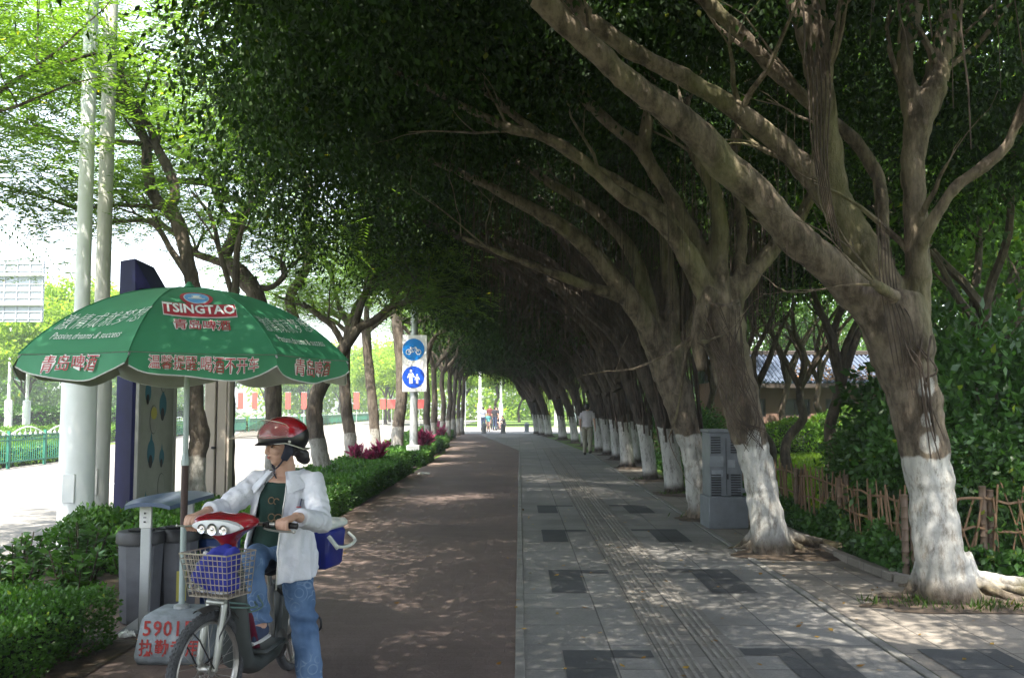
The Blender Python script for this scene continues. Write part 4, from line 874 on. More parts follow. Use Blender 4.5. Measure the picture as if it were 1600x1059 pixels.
# bare earth round the roots
def earth(cx, cy, rx, ry, seed):
    rr = random.Random(seed); mb = MB(); n = 28; V = [(cx, cy, .045)]
    for i in range(n):
        a = 6.283 * i / n; k = rr.uniform(.88, 1.12); V.append((cx + math.cos(a) * rx * k, cy + math.sin(a) * ry * k, .0095))
    V2 = [((x - cx) * .55 + cx + rr.uniform(-.03, .03), (y - cy) * .55 + cy, .035 + rr.uniform(-.01, .01)) for x, y, z in V[1:]]
    mb.add(V + V2, [(0, n + 1 + i, n + 1 + (i + 1) % n) for i in range(n)] + [(n + 1 + i, i + 1, (i + 1) % n + 1, n + 1 + (i + 1) % n) for i in range(n)])
    tag(mb.build('bare_earth', m_soil), kind='structure')
earth(4.1, 7.95, 1.35, .42, 1); earth(3.05, 10.6, .72, .5, 2); earth(2.62, 13.9, .4, .4, 3)
for i, (p, _) in enumerate(row):
    g = G(*p); earth(g.x + .1, g.y, .5, .6, 10 + i)

# ------------------------------------------------------------------ bamboo fence
m_bam = M('bamboo', (.21, .125, .065), .6, col2=(.17, .10, .055), vscale=3, bump=.2)
m_bamd = M('old_bamboo', (.16, .11, .075), .7, col2=(.12, .085, .06), vscale=4, bump=.3)
def bamboo_fence(P, h, label, seed, step=.085, detail=True):
    rr = random.Random(seed); th = thing('bamboo_fence', (*P[0], 0), label, 'fence', 'bamboo fences round the garden')
    lat = MB(); posts = []
    for a, b in zip(P, P[1:]):
        a = Vector((*a, 0)); b = Vector((*b, 0)); d = (b - a); Ln = d.length; u = d / Ln; nrm = Vector((-u.y, u.x, 0))
        for k, zz in enumerate((h * .30, h * .58, h * .90)):
            pts = [(*(a + u * Ln * t / 6 + nrm * (.015 + rr.uniform(-.01, .01))).to_tuple()[:2], zz + rr.uniform(-.03, .03), .013) for t in range(7)]
            lat.tube(pts, n=6)
        n = int(Ln / step)
        for i in range(n):
            t = (i + rr.random() * .6) / n; base = a + u * Ln * t; hh = h * rr.uniform(.86, 1.12); ln = rr.choice((-1, 1, 1)) * rr.uniform(.04, .30); r = rr.uniform(.0075, .0125)
            off = nrm * rr.choice((-.012, .03))
            e = base + u * ln
            lat.tube([(base.x + off.x, base.y + off.y, -.02, r), ((base.x + e.x) / 2 + off.x, (base.y + e.y) / 2 + off.y, hh / 2, r), (e.x + off.x, e.y + off.y, hh, r * .9)], n=5)
        m = max(1, round(Ln / 1.9))
        for i in range(m + 1):
            if i == 0 and posts: continue
            posts.append(a + u * Ln * i / m + nrm * .04)
    lat.build('lattice', m_bam, th, True)
    for q in posts:
        for dx in ((0, .07) if detail else (0,)):
            p = MB(); r = .034; hh = h * rr.uniform(1.02, 1.12); pr = []
            for s in range(9):
                z = -.05 + hh * s / 8; pr += [(r * .96, z), (r * 1.12, z + .008), (r * .96, z + .016)]
            p.lathe(pr, (q.x + dx, q.y + rr.uniform(-.02, .02), 0), n=9); p.build('post', m_bamd, th, True)
bamboo_fence(FL[:3], .80, 'bamboo lattice fence running back from the corner by the nearest banyan', 1)
bamboo_fence([(3.66, 9.0)] + FR[1:], .82, 'bamboo lattice fence going right behind the nearest banyan', 2)
bamboo_fence(FL[2:], .8, 'far bamboo lattice fence behind the row of limed trunks', 3, step=.14, detail=False)

# ------------------------------------------------------------------ brick house
m_brick = pavemat('red_brick', (.13, .042, .026), .24, .08, .01, var=.12, stain=.15, mc=(.16, .10, .08))
m_tile = M('roof_tile', (.075, .10, .15), .85, var=.25, vscale=20); m_dark = M('dark_glass', (.02, .022, .025), .25); m_wood = M('eave_board', (.045, .035, .03), .8); m_stone = M('sill_stone', (.3, .27, .23), .8)
hx, hy, hz0 = 8.0, 38.0, .68
th = thing('brick_house', (hx, hy, hz0), 'low red brick house with grey blue tiled roof beyond the lawn', 'house')
Wd, Dp, Hh = 10.5, 5, 1.95
mb = MB()
wins = [(.55 + 1.75 * i, 1.15) for i in range(6)]
def wallrect(x0, x1, z0, z1): mb.box(((x0 + x1) / 2, .1, (z0 + z1) / 2), (x1 - x0, .2, z1 - z0))
wallrect(0, Wd, 0, .55); wallrect(0, Wd, 1.25, Hh); xx = 0
for wx, ww in wins: wallrect(xx, wx, .55, 1.25); xx = wx + ww
wallrect(xx, Wd, .55, 1.25)
mb.box((.1, Dp / 2, Hh / 2), (.2, Dp - .4, Hh)); mb.box((Wd - .1, Dp / 2, Hh / 2), (.2, Dp - .4, Hh)); mb.box((Wd / 2, Dp - .1, Hh / 2), (Wd, .2, Hh))
mb.build('wall', m_brick, th, smooth=False)
for wx, ww in wins:
    f = MB(); f.box((wx + ww / 2, .06, .575), (ww, .09, .05)); f.box((wx + ww / 2, .06, 1.225), (ww, .09, .05)); f.box((wx + .025, .06, .9), (.05, .09, .6)); f.box((wx + ww - .025, .06, .9), (.05, .09, .6)); f.box((wx + ww / 2, .06, .9), (.04, .07, .6))
    fo = f.build('window', m_wood, th, smooth=False); g = MB(); g.box((wx + ww / 2, .09, .9), (ww - .1, .01, .6)); g.build('pane', m_dark, fo)
rf = MB(); sl = math.atan2(1.15, Dp / 2 + .5)
for side in (0, 1):
    n = 62
    for i in range(n):
        x = -.4 + (Wd + .8) * (i + .5) / n; y0, y1 = (-.5, Dp / 2) if side == 0 else (Dp + .5, Dp / 2)
        rf.tube([(x, y0, Hh - .06, .062), (x, y1, Hh + 1.15, .062)], n=6)
    y0, y1 = (-.5, Dp / 2) if side == 0 else (Dp + .5, Dp / 2)
    rf.add([(-.4, y0, Hh - .08), (Wd + .4, y0, Hh - .08), (Wd + .4, y1, Hh + 1.13), (-.4, y1, Hh + 1.13)], [(0, 1, 2, 3)])
r = rf.build('roof', m_tile, th)
rb = MB(); rb.box((Wd / 2, Dp / 2, Hh + 1.24), (Wd + 1, .26, .2), bev=.03); rb.build('ridge', m_wood, r)
ev = MB(); ev.box((Wd / 2, -.47, Hh - .2), (Wd + .8, .06, .16)); ev.build('eave', m_wood, r)
lit = rng.random((1900, 2)); P = np.zeros((1900, 3)); P[:, 0] = hx + 2.6 + lit[:, 0] * 7.4; t = lit[:, 1] ** 1.3 * .55; P[:, 1] = hy - .5 + t * 3; P[:, 2] = hz0 + Hh + .02 + t * 1.2
D = rng.normal(size=(1900, 3)); D[:, 2] *= .4; tag(link('roof_leaf_litter', quadmesh('roof_leaf_litter', leafV(P, D, .11, .6, .15)), m_leafbrown), kind='stuff')
# ------------------------------------------------------------------ street furniture
m_polew = M('white_pole_paint', (.72, .75, .76), .45, var=.06, vscale=2); m_poleg = M('grey_pole_paint', (.46, .46, .43), .5, var=.1, vscale=2)
m_navy = M('navy_paint', (.010, .011, .06), .6, spec=.2, var=.1); m_alu = M('aluminium_frame', (.34, .34, .32), .4, metal=.4, var=.1)
m_beige = M('beige_metal', (.52, .45, .38), .5, metal=.2, var=.08, vscale=3); m_black = M('black_plastic', (.015, .015, .017), .45); m_dgrey = M('grey_plastic', (.10, .105, .12), .5, var=.15)
m_poster = M('poster_paper', (.30, .31, .27), .5, var=.12, vscale=3); m_teal = M('teal_ink', (.03, .14, .19), .5); m_ylw = M('yellow_ink', (.42, .38, .08), .5); m_ink = M('black_ink', (.02, .02, .025), .5)
m_bluep = M('blue_plastic', (.012, .045, .17), .4); m_white = M('white_paint', (.75, .75, .73), .5); m_galv = M('galvanised_steel', (.42, .44, .45), .45, metal=.5, var=.1, vscale=4)
m_conc = M('painted_concrete', (.22, .25, .27), .85, var=.22, vscale=9, bump=.35); m_redink = M('red_stencil', (.32, .035, .03), .8, var=.35, vscale=60)
m_tealp = M('teal_fence_paint', (.03, .17, .12), .45); m_whitep = M('white_fence_paint', (.6, .66, .62), .5); m_red = M('red_banner', (.50, .06, .04), .7)
m_sb1 = M('sign_blue', (.0, .16, .50), .35); m_sb2 = M('deep_sign_blue', (.005, .06, .42), .35); m_signw = M('sign_white', (.62, .62, .62), .4)

def tall_pole(x, y, r0, r1, label, mat):
    th = thing('lamp_pole', (x, y, 0), label, 'pole', 'tall poles beside the road')
    b = MB(); b.lathe([(r0 * 1.25, -.02), (r0 * 1.25, .03), (r0 * 1.02, .05), (r0, .1), (r0 * .985, 1.88), (r0 * .9, 1.93), (r1 * 1.1, 1.96)], n=28); b.build('base_sleeve', mat, th)
    t = MB(); t.tube([(0, 0, 1.9, r1), (0, 0, 5, r1 * .93), (0, 0, 9.5, r1 * .8)], n=24); t.build('shaft', mat, th)
    h = MB(); h.box((0, -r0 * .985, .75), (.13, .02, .3), bev=.005); h.build('hatch', mat, th)
    return th
tall_pole(-4.735, 10.3, .182, .082, 'thick white lamp pole at the left, nearest of the close pair', m_polew)
tall_pole(-4.89, 11.15, .135, .088, 'second grey white pole standing close behind the white one', m_poleg)
# far pair across the road
for i, (x, y, lab) in enumerate(((-25.6, 48, 'white twin lamp post far across the road, left one'), (-25.0, 48.6, 'white twin lamp post far across the road, right one'))):
    tall_pole(x, y, .19, .08, lab, m_polew)
for i, (x, y) in enumerate(((-3.3, 80), (-1.6, 82), (3.2, 84), (5.0, 88))):
    tall_pole(x, y, .19, .11, ['white pole beyond the crossing, leftmost', 'white pole beyond the crossing, behind the group', 'white pole beyond the crossing, right of the group', 'white pole beyond the crossing, nearest the banyans'][i], m_polew)

# navy advertising box with a poster face
th = thing('advertising_box', (-4.62, 11.6, 0), 'tall navy advertising box with slanted cap and faded teal poster', 'advert')
Mx = Matrix.Translation((-4.62, 11.6, 0)); 
b = MB(); b.prism([(-.26, .0), (.02, -.22), (.055, -.20), (.055, .55), (-.26, .55)], .12, 3.02); b.add([(-.26, 0, 3.02), (.02, -.22, 3.02), (.055, -.2, 3.02), (.055, .55, 3.02), (-.26, .55, 3.02), (-.26, 0, 3.38), (.0, -.2, 3.38), (.0, .4, 3.36), (-.26, .5, 3.38), (.17, -.1, 3.03), (.17, .5, 3.03)], [(0, 1, 6, 5), (5, 6, 7, 8), (0, 5, 8, 4), (1, 2, 9, 6), (9, 10, 7, 6), (10, 4, 8, 7)]); b.build('housing', m_navy, th, smooth=False)
f = MB(); p0 = Vector((.06, -.20, 0)); p1 = Vector((.19, .72, 0)); u = (p1 - p0).normalized(); L_ = (p1 - p0).length; nr = Vector((u.y, -u.x, 0)); rz = math.atan2(u.y, u.x)
f.box(p0 + u * .03 + Vector((0, 0, 1.3)), (.06, .07, 2.36), rz, bev=.008); f.box(p0 + u * (L_ - .03) + Vector((0, 0, 1.3)), (.06, .07, 2.36), rz, bev=.008)
f.box(p0 + u * L_ / 2 + Vector((0, 0, .16)), (L_ - .12, .07, .08), rz); f.box(p0 + u * L_ / 2 + Vector((0, 0, 2.44)), (L_ - .12, .07, .08), rz); f.build('frame', m_alu, th, smooth=False)
po = MB(); po.box(p0 + u * L_ / 2 + Vector((0, 0, 1.3)), (L_ - .12, .03, 2.2), rz); po = po.build('poster', m_poster, th, smooth=False)
def blob(poly, mat, off, nm):
    s = MB(); V = [p0 + u * a + nr * off + Vector((0, 0, z)) for a, z in poly]; s.add(V, [tuple(range(len(V)))]); s.build(nm, mat, po, smooth=False)
def ell(ca, cz, ra, rz_, n=20, tip=0): return [(ca + ra * math.cos(6.283 * i / n), cz + rz_ * math.sin(6.283 * i / n) + (tip if i == n // 4 else 0)) for i in range(n)]
rrp = random.Random(3)
for i, (a, z, s) in enumerate(((.27, 2.2, .09), (.24, 1.78, .07), (.60, 1.62, .09), (.34, 1.05, .09), (.60, .98, .06), (.24, .45, .05), (.62, 2.25, .06))):
    blob(ell(a, z, s, s * 1.7, tip=s * 1.2), m_teal, .018, 'printed_shape'); blob(ell(a - .01, z - s * 1.2, s * .5, s * .9), m_ink, .020, 'printed_shape')
for i, (a, z, s) in enumerate(((.38, 1.45, .085), (.60, 1.95, .08), (.60, .62, .08))):
    blob(ell(a, z, s * 1.08, s * 2.08), m_ink, .0185, 'printed_shape'); blob(ell(a, z, s, s * 2), m_poster, .021, 'printed_shape')
    if i == 0: blob(ell(a, z + s * .9, s * .85, s * .9), m_ylw, .023, 'printed_shape')

# beige metal post
th = thing('metal_post', (-4.13, 13.2, 0), 'square beige metal post with a lock, beside the mossy trunk', 'post')
b = MB(); b.box((-.105, 0, 1.25), (.15, .16, 2.5), bev=.01); b.box((.055, .01, 1.25), (.13, .15, 2.5), bev=.01); b.box((.145, 0.02, 1.25), (.04, .16, 2.5), bev=.01); b.build('column', m_beige, th)
b = MB(); b.box((0, 0, 2.56), (.42, .3, .12), bev=.02); b.build('cap', m_beige, th)
b = MB(); b.box((-.04, -.09, 1.05), (.06, .03, .035), bev=.005); b.build('lock', m_black, th)

# litter bins with a shared little roof
sx, sy = -2.66, 6.9
th = thing('bin_shelter', (sx, sy, 0), 'litter bin stand with curved blue grey roof on two flat posts', 'bin stand')
b = MB(); b.box((0, 0, .46), (.07, .04, .92), bev=.006); b.add([(-.035, -.018, 0), (-.2, -.05, 0), (-.2, .05, 0), (-.035, .018, 0), (-.035, -.018, .12), (-.035, .018, .12)], [(0, 4, 1), (3, 2, 5), (1, 4, 5, 2), (0, 1, 2, 3)]); b.build('post', m_galv, th)
b = MB(); b.box((.09, .62, .46), (.07, .04, .92), bev=.006); b.build('post', m_galv, th)
b = MB(); b.box((.0, -.024, .83), (.085, .012, .17), bev=.004); b.build('label_plate', m_white, th)
b = MB(); b.box((.0, -.04, .85), (.01, .004, .012)); b.box((.0, -.04, .82), (.02, .004, .006)); b.box((.0, -.04, .79), (.014, .004, .01)); b.build('label_text', m_ink, th)
b = MB(); V = []; nx, ny = 10, 12
for j in range(ny + 1):
    for i in range(nx + 1):
        a = -.15 + .44 * i / nx; c = -.16 + .96 * j / ny; e = abs(2 * i / nx - 1); g = abs(2 * j / ny - 1)
        a2 = .04 + (a - .04) * (1 - .28 * g ** 3); V.append((a2, c, .955 - .022 * e ** 2.2 - .018 * g ** 2.4))
n1 = nx + 1; Fq = [(j * n1 + i, j * n1 + i + 1, (j + 1) * n1 + i + 1, (j + 1) * n1 + i) for j in range(ny) for i in range(nx)]; k = len(V)
V2 = [(x, y, z - .028) for x, y, z in V]; rim = [(i) for i in range(nx)] 
edge = [i for i in range(nx)] + [nx + j * n1 for j in range(ny)] + [ny * n1 + nx - i for i in range(nx)] + [(ny - j) * n1 for j in range(ny)]
b.add(V + V2, Fq + [tuple(q + k for q in reversed(f_)) for f_ in Fq] + [(edge[(i + 1) % len(edge)], edge[i], edge[i] + k, edge[(i + 1) % len(edge)] + k) for i in range(len(edge))])
m_roof = M('roof_plastic', (.10, .14, .20), .3, col2=(.03, .07, .17), vscale=2.2); b.build('roof', m_roof, th)
def bin_(x, y, r, mat, lab, h=.68):
    t2 = thing('litter_bin', (x, y, 0), lab, 'bin', 'litter bins under the little roof'); b = MB(); n = 10
    pr = [(r * .82, .02), (r * .84, .05), (r * .97, h - .1), (r, h - .09)]
    b.lathe(pr, n=n); b.build('body', mat, t2, smooth=False)
    rm = MB(); rm.lathe([(r * 1.0, h - .09), (r * 1.07, h - .085), (r * 1.07, h - .03), (r * .98, h)], n=24); o = rm.build('lid', m_black, t2)
    op = MB(); op.lathe([(r * .55, h + .001), (r * .6, h + .012), (r * .5, h + .014)], n=20); op.build('opening', M('bin_opening', (.004, .004, .004), .9), o); return t2
bin_(-2.83, 7.25, .17, m_dgrey, 'grey litter bin on the left under the roof'); t2 = bin_(-2.62, 7.42, .165, m_dgrey, 'grey litter bin in the middle with a yellow sticker')
s = MB(); s.box((.09, -.155, .27), (.07, .012, .22), rot=.45); s.build('sticker', m_ylw, t2)
bin_(-2.36, 7.62, .17, m_bluep, 'blue litter bin on the right behind the umbrella pole')

# concrete block with stencilled figures
def text_mesh(body, size, name='text', offset=0, spacing=1, bold=False):
    cu = bpy.data.curves.new('t', 'FONT'); cu.body = body; cu.size = size; cu.align_x = 'CENTER'; cu.align_y = 'CENTER'; cu.offset = offset; cu.space_character = spacing; cu.resolution_u = 2
    o = bpy.data.objects.new('t', cu); COL.objects.link(o); bpy.context.view_layer.update()
    me = bpy.data.meshes.new_from_object(o.evaluated_get(bpy.context.evaluated_depsgraph_get())); bpy.data.objects.remove(o)
    me.name = name; me.materials.clear(); return me
def put_text(body, size, fn, mat, parent, name, offset=0, world=True, spacing=1):
    me = text_mesh(body, size, name, offset, spacing); co = np.zeros(len(me.vertices) * 3); me.vertices.foreach_get('co', co)
    for v in me.vertices: v.co = fn(v.co.x, v.co.y)
    me.update(); return link(name, me, mat, parent, world)
bx, by = -2.17, 6.25
th = thing('concrete_block', (bx, by, 0), 'pale painted concrete block with red stencilled figures holding the umbrella pole', 'block', rz=-.02)
b = MB(); 
def blk(w0, w1, d0, d1, z0, z1): 
    return [(-w0, -d0, z0), (w0, -d0, z0), (w0, d0, z0), (-w0, d0, z0), (-w1, -d1, z1), (w1, -d1, z1), (w1, d1, z1), (-w1, d1, z1)]
V = blk(.225, .225, .2, .2, 0, .07)[:8]; bm = bmesh.new()
for q in blk(.205, .205, .18, .18, 0.0, 0.0)[:4] + blk(.225, .19, .2, .165, .05, .29) + blk(.15, .15, .13, .13, .318, .318)[:4]: bm.verts.new(q)
bmesh.ops.convex_hull(bm, input=bm.verts); bmesh.ops.dissolve_limit(bm, angle_limit=.02, verts=bm.verts[:], edges=bm.edges[:]); bmesh.ops.bevel(bm, geom=bm.edges[:], offset=.009, segments=2, affect='EDGES', clamp_overlap=True)
me = bpy.data.meshes.new('body'); bm.to_mesh(me); bm.free(); me.polygons.foreach_set('use_smooth', [True] * len(me.polygons)); link('body', me, m_conc, th)
def onface(x, z): 
    y_ = -.2 + (.2 - .165) * (z - .05) / .24; return Vector((x, y_ - .004, z))
put_text('59015', .125, lambda a, c: onface(a * .92 - .02, .222 + c), m_redink, th, 'stencil_number', .002, False, 1.12)
put_text('执勤专用', .098, lambda a, c: onface(a * .95 + .0, .105 + c * 1.05), m_redink, th, 'stencil_words', .0018, False, 1.1)
cu_ = MB(); cu_.lathe([(.05, .30), (.05, .335), (.03, .345)], n=16); cu_.build('socket', m_galv, th)

# ------------------------------------------------------------------ the green umbrella
m_green = M('green_canopy_cloth', (.038, .225, .105), .65, var=.06, vscale=3); m_silver = M('silver_lining', (.36, .37, .35), .5, var=.12, vscale=5)
m_wtext = M('white_print', (.78, .80, .78), .6); m_rtext = M('red_print', (.42, .03, .05), .6); m_lblue = M('light_blue_print', (.12, .36, .68), .5); m_piping = M('white_piping', (.6, .62, .6), .6); m_brown = M('brown_paint', (.055, .03, .024), .6, var=.3)
th = thing('market_umbrella', (bx, by, 0), 'big green beer umbrella with white and red lettering over the concrete block', 'umbrella')
UR, UZ0, UZ1 = 1.045, 1.905, 2.375; RHO = (UR ** 2 + (UZ1 - UZ0) ** 2) / (2 * (UZ1 - UZ0)); PH = math.asin(UR / RHO)
A0 = math.atan2(-by, -bx) + R(5.5)    # panel facing the camera
def rib(k, t):
    a = A0 + (k - .5) * math.pi / 4; r = RHO * math.sin(t * PH); z = UZ1 - RHO * (1 - math.cos(t * PH)); return Vector((bx + r * math.cos(a), by + r * math.sin(a), z))
def panel(k, uu, t, off=0):   # uu -1..1 across (left to right for the viewer), t 0 apex..1 rim
    p = rib(k, t).lerp(rib(k + 1, t), (uu + 1) / 2); c = Vector((bx, by, UZ1 - RHO)); n_ = (p - c).normalized(); sag = -.028 * (1 - uu * uu) * math.sin(min(1, t) * math.pi * .92) * t
    return p + n_ * (off + sag)
def valance(k, uu, v, off=0):  # v 0 rim .. 1 hem
    p = rib(k, 1).lerp(rib(k + 1, 1), (uu + 1) / 2); a = A0 + k * math.pi / 4; o = Vector((math.cos(a), math.sin(a), 0))
    h = .145 * (1 - .5 * abs(uu) ** 4) * (1 + .10 * math.sin(uu * 4 + k * 1.9)); wob = .022 * math.sin(uu * 6 + k * 2.3) * v + .022 * math.sin(k * 4.7) * v
    return p + o * (-.012 + wob + .02 * v + off) + Vector((0, 0, -h * v))
def cloth(fn, off, flip=False):
    s = MB()
    for k in range(8):
        nu, nv = 10, 10; V = [fn(k, -1 + 2 * i / nu, j / nv, off) for j in range(nv + 1) for i in range(nu + 1)]
        F = [(j * (nu + 1) + i, (j + 1) * (nu + 1) + i, (j + 1) * (nu + 1) + i + 1, j * (nu + 1) + i + 1) for j in range(nv) for i in range(nu)]
        s.add(V, F)
    return s
can = cloth(panel, 0).build('canopy', m_green, th, True); cloth(panel, -.006).build('lining', m_silver, can, False)
lin = can.children[0]; lin.data.transform(rootmat(th).inverted())
va = cloth(valance, .0).build('valance', m_green, th, True); vl = cloth(valance, -.005).build('valance_lining', m_silver, va); vl.data.transform(rootmat(th).inverted())
pp = MB()
for k in range(8): pp.tube([valance(k, -1 + 2 * i / 16, 1, .002) for i in range(17)], .004, n=5)
pp.build('piping', m_piping, va, True)
sm = MB()
for k in range(8): sm.tube([rib(k, t / 12) + (rib(k, t / 12) - Vector((bx, by, UZ1 - RHO))).normalized() * .001 for t in range(13)], .0035, n=5)
sm.build('seams', m_green, can, True)
for k in range(8):
    s = MB(); s.tube([rib(k, .03 + t / 12 * .97) - Vector((0, 0, .02)) for t in range(13)], .006, n=6); s.build('rib', m_galv, th, True)
    s = MB(); a = rib(k, .55) - Vector((0, 0, .02)); s.tube([(bx, by, 1.98), tuple(a)], .006, n=6); s.build('strut', m_galv, th, True)
s = MB(); s.lathe([(.028, UZ1 - .01), (.035, UZ1 + .012), (.02, UZ1 + .03), (.012, UZ1 + .045)], (bx, by, 0), 16); s.build('finial', m_green, th, True)
s = MB(); s.tube([(bx, by, .32), (bx, by, .86)], .0195, n=16); s.tube([(bx, by, 1.22), (bx, by, 2.38)], .0175, n=16); s.lathe([(.0175, 1.22), (.026, 1.225), (.026, 1.25), (.0175, 1.3)], (bx, by, 0), 16); s.build('pole', M('pale_green_pole', (.36, .43, .42), .4, metal=.2, var=.08), th, True)
s = MB(); s.tube([(bx, by, .84), (bx, by, 1.23)], .0225, n=16); s.build('pole_sleeve', m_brown, th, True)
s = MB(); s.lathe([(.04, 1.95), (.045, 1.965), (.045, 2.0), (.03, 2.02)], (bx, by, 0), 16); s.build('runner', m_black, th, True)
def onpanel(k, x, y, off):  # x metres across at the text's height, y = arc metres up from the rim
    t = 1 - y / (RHO * PH); w_ = (rib(k + 1, max(t, .05)) - rib(k, max(t, .05))).length; return panel(k, 2 * x / w_, t, off)
def onval(k, x, z, off): 
    w_ = (rib(k + 1, 1) - rib(k, 1)).length; return valance(k, 2 * x / w_, (-z + .066) / .135, off)
# centre panel: badge, banner, words
def disc_on(k, cx, cy, rx, ry, mat, off, nm, n=28):
    s = MB(); V = [onpanel(k, cx, cy, off)]
    for ring in (.5, 1): V += [onpanel(k, cx + rx * ring * math.cos(6.283 * i / n), cy + ry * ring * math.sin(6.283 * i / n), off) for i in range(n)]
    F = [(0, 1 + i, 1 + (i + 1) % n) for i in range(n)] + [(1 + i, 1 + n + i, 1 + n + (i + 1) % n, 1 + (i + 1) % n) for i in range(n)]
    s.add(V, F).build(nm, mat, can, True)
def quad_on(k, x0, x1, y0, y1, mat, off, nm, bow=0, nx=14):
    s = MB(); V = []
    for j in range(5):
        for i in range(nx + 1):
            q = i / nx; e = (2 * q - 1) ** 2; V.append(onpanel(k, x0 + (x1 - x0) * q, y0 + (y1 - y0) * j / 4 + bow * (e if j < 2 else -e * .4), off))
    n1 = nx + 1; s.add(V, [(j * n1 + i, j * n1 + i + 1, (j + 1) * n1 + i + 1, (j + 1) * n1 + i) for j in range(4) for i in range(nx)]).build(nm, mat, can, True)
CX = -.005
disc_on(0, CX, .635, .097, .125, m_rtext, .004, 'badge_ring'); disc_on(0, CX, .635, .075, .10, m_wtext, .0055, 'badge_ring'); disc_on(0, CX, .635, .070, .092, m_lblue, .007, 'badge')
put_text('♜', .09, lambda a, c: onpanel(0, CX + a * 1.1, .64 + c, .009), m_wtext, can, 'badge_emblem', 0)
s = MB(); 
for w_, z_ in ((.05, .615), (.032, .635), (.018, .655)): quad_on(0, CX - w_, CX + w_, z_ - .006, z_ + .006, m_wtext, .009, 'badge_emblem')
quad_on(0, CX - .205, CX + .215, .345, .53, m_wtext, .004, 'banner_edge', .01); quad_on(0, CX - .200, CX + .210, .354, .521, m_rtext, .008, 'banner', .01)
put_text('TSINGTAO', .098, lambda a, c: onpanel(0, CX + a * .84 + .004, .434 + c * 1.65, .0135), m_wtext, can, 'brand_lettering', .0028)
put_text('青岛啤酒', .088, lambda a, c: onpanel(0, CX + a * .92 + .006, .255 + c * 1.3, .006), m_wtext, can, 'canopy_words', .004)
put_text('青岛啤酒', .088, lambda a, c: onpanel(0, CX + a * .92 + .006, .255 + c * 1.3, .008), m_rtext, can, 'canopy_words', .0005)
put_text('温馨提醒:喝酒不开车', .088, lambda a, c: onval(0, a * .74, c * 1.0, .005), m_wtext, va, 'valance_words', .0035)
put_text('温馨提醒:喝酒不开车', .088, lambda a, c: onval(0, a * .74, c * 1.0, .009), m_rtext, va, 'valance_words', -.0003)
for k in (-1, 1, 3, -3):
    put_text('激情成就梦想', .125, lambda a, c: onpanel(k, a * .74 + c * .12, .31 + c * 1.5 + a * .08, .006), m_wtext, can, 'canopy_slogan', -.0012, True, 1.12)
    put_text('Passion,dreams & success', .056, lambda a, c: onpanel(k, a * .88 + c * .2, .15 + c * 1.6, .006), m_wtext, can, 'canopy_slogan', .0)
    put_text('青岛啤酒', .11, lambda a, c: onval(k, a * .92, c * .9, .005), m_wtext, va, 'valance_words', .004)
    put_text('青岛啤酒', .11, lambda a, c: onval(k, a * .92, c * .9, .009), m_rtext, va, 'valance_words', -.0003)

# ------------------------------------------------------------------ path sign
g = W(646, 715, 27); gx, gy = g.x, 27
th = thing('path_sign', (gx, gy, 0), 'blue round bicycle and pedestrian signs on a white board up a grey pole', 'sign')
s = MB(); s.tube([(0, 0, .4, .115), (0, 0, 9, .09)], n=18); s.build('pole', m_galv, th)
s = MB(); s.box((0.0, 0, .27), (.36, .36, .56), bev=.02); s.build('base', m_galv, th)
bz0 = W(646, 612, gy).z; bz1 = W(646, 524, gy).z; bw = 38 / 1500 * gy; cz = (bz0 + bz1) / 2; ox = .03
s = MB(); s.box((ox, -.15, cz), (bw, .03, bz1 - bz0), bev=.006); bd = s.build('board', m_signw, th)
def sdisc(z, r, mat, nm):
    s = MB(); n = 36; V = [(ox - .03 + r * math.cos(6.283 * i / n), -.171, z + r * math.sin(6.283 * i / n)) for i in range(n)]; s.add(V, [tuple(range(n))]).build(nm, mat, bd, smooth=False)
dz = (bz1 - bz0) * .243; rr_ = bw * .45
sdisc(cz + dz, rr_, m_sb1, 'blue_disc'); sdisc(cz - dz, rr_, m_sb2, 'blue_disc')
def flatline(pts, wd, z0, nm='symbol', closed=False):
    s = MB(); P = [Vector((ox - .03 + a, -.176, z0 + c)) for a, c in pts]
    s.tube([tuple(p) for p in P], wd, n=4, flat=.25, up=(0, 1, 0)); return s
s = MB(); z = cz + dz - .015; cir = lambda cx, cy, r: [(cx + r * math.cos(6.283 * i / 16), cy + r * math.sin(6.283 * i / 16)) for i in range(17)]
for pts in (cir(-.14, -.055, .068), cir(.14, -.055, .068), [(-.14, -.055), (-.085, .05), (.07, .05), (.0, -.055), (-.085, .05)], [(-.14, -.055), (0, -.055)], [(.14, -.055), (.06, .085), (.03, .085)], [(-.10, .08), (-.06, .08)], [(-.085, .05), (-.08, .08)]):
    q = flatline(pts, .0115, z); s.add(q.v, q.f)
s.build('bicycle_symbol', m_signw, bd)
s = MB(); z = cz - dz
def fig(cx, cy, k):
    for pts, wd in (([(cx, cy + .075 * k), (cx, cy - .03 * k)], .042 * k), ([(cx - .02 * k, cy - .02 * k), (cx - .025 * k, cy - .2 * k)], .019 * k), ([(cx + .022 * k, cy - .02 * k), (cx + .03 * k, cy - .2 * k)], .019 * k), ([(cx - .035 * k, cy + .08 * k), (cx - .085 * k, cy - .05 * k)], .014 * k), ([(cx + .035 * k, cy + .08 * k), (cx + .095 * k, cy - .04 * k)], .014 * k), (cir(cx, cy + .135 * k, .016 * k), .02 * k)):
        q = flatline(pts, wd, z); s.add(q.v, q.f)
fig(-.07, .03, 1.05); fig(.105, -.04, .72); s.build('adult_and_child_symbol', m_signw, bd)
s = MB()
for zz in (bz0 + .25, bz1 - .25): s.box((0, -.125, zz), (.26, .03, .05))
s.build('bracket', m_galv, th)

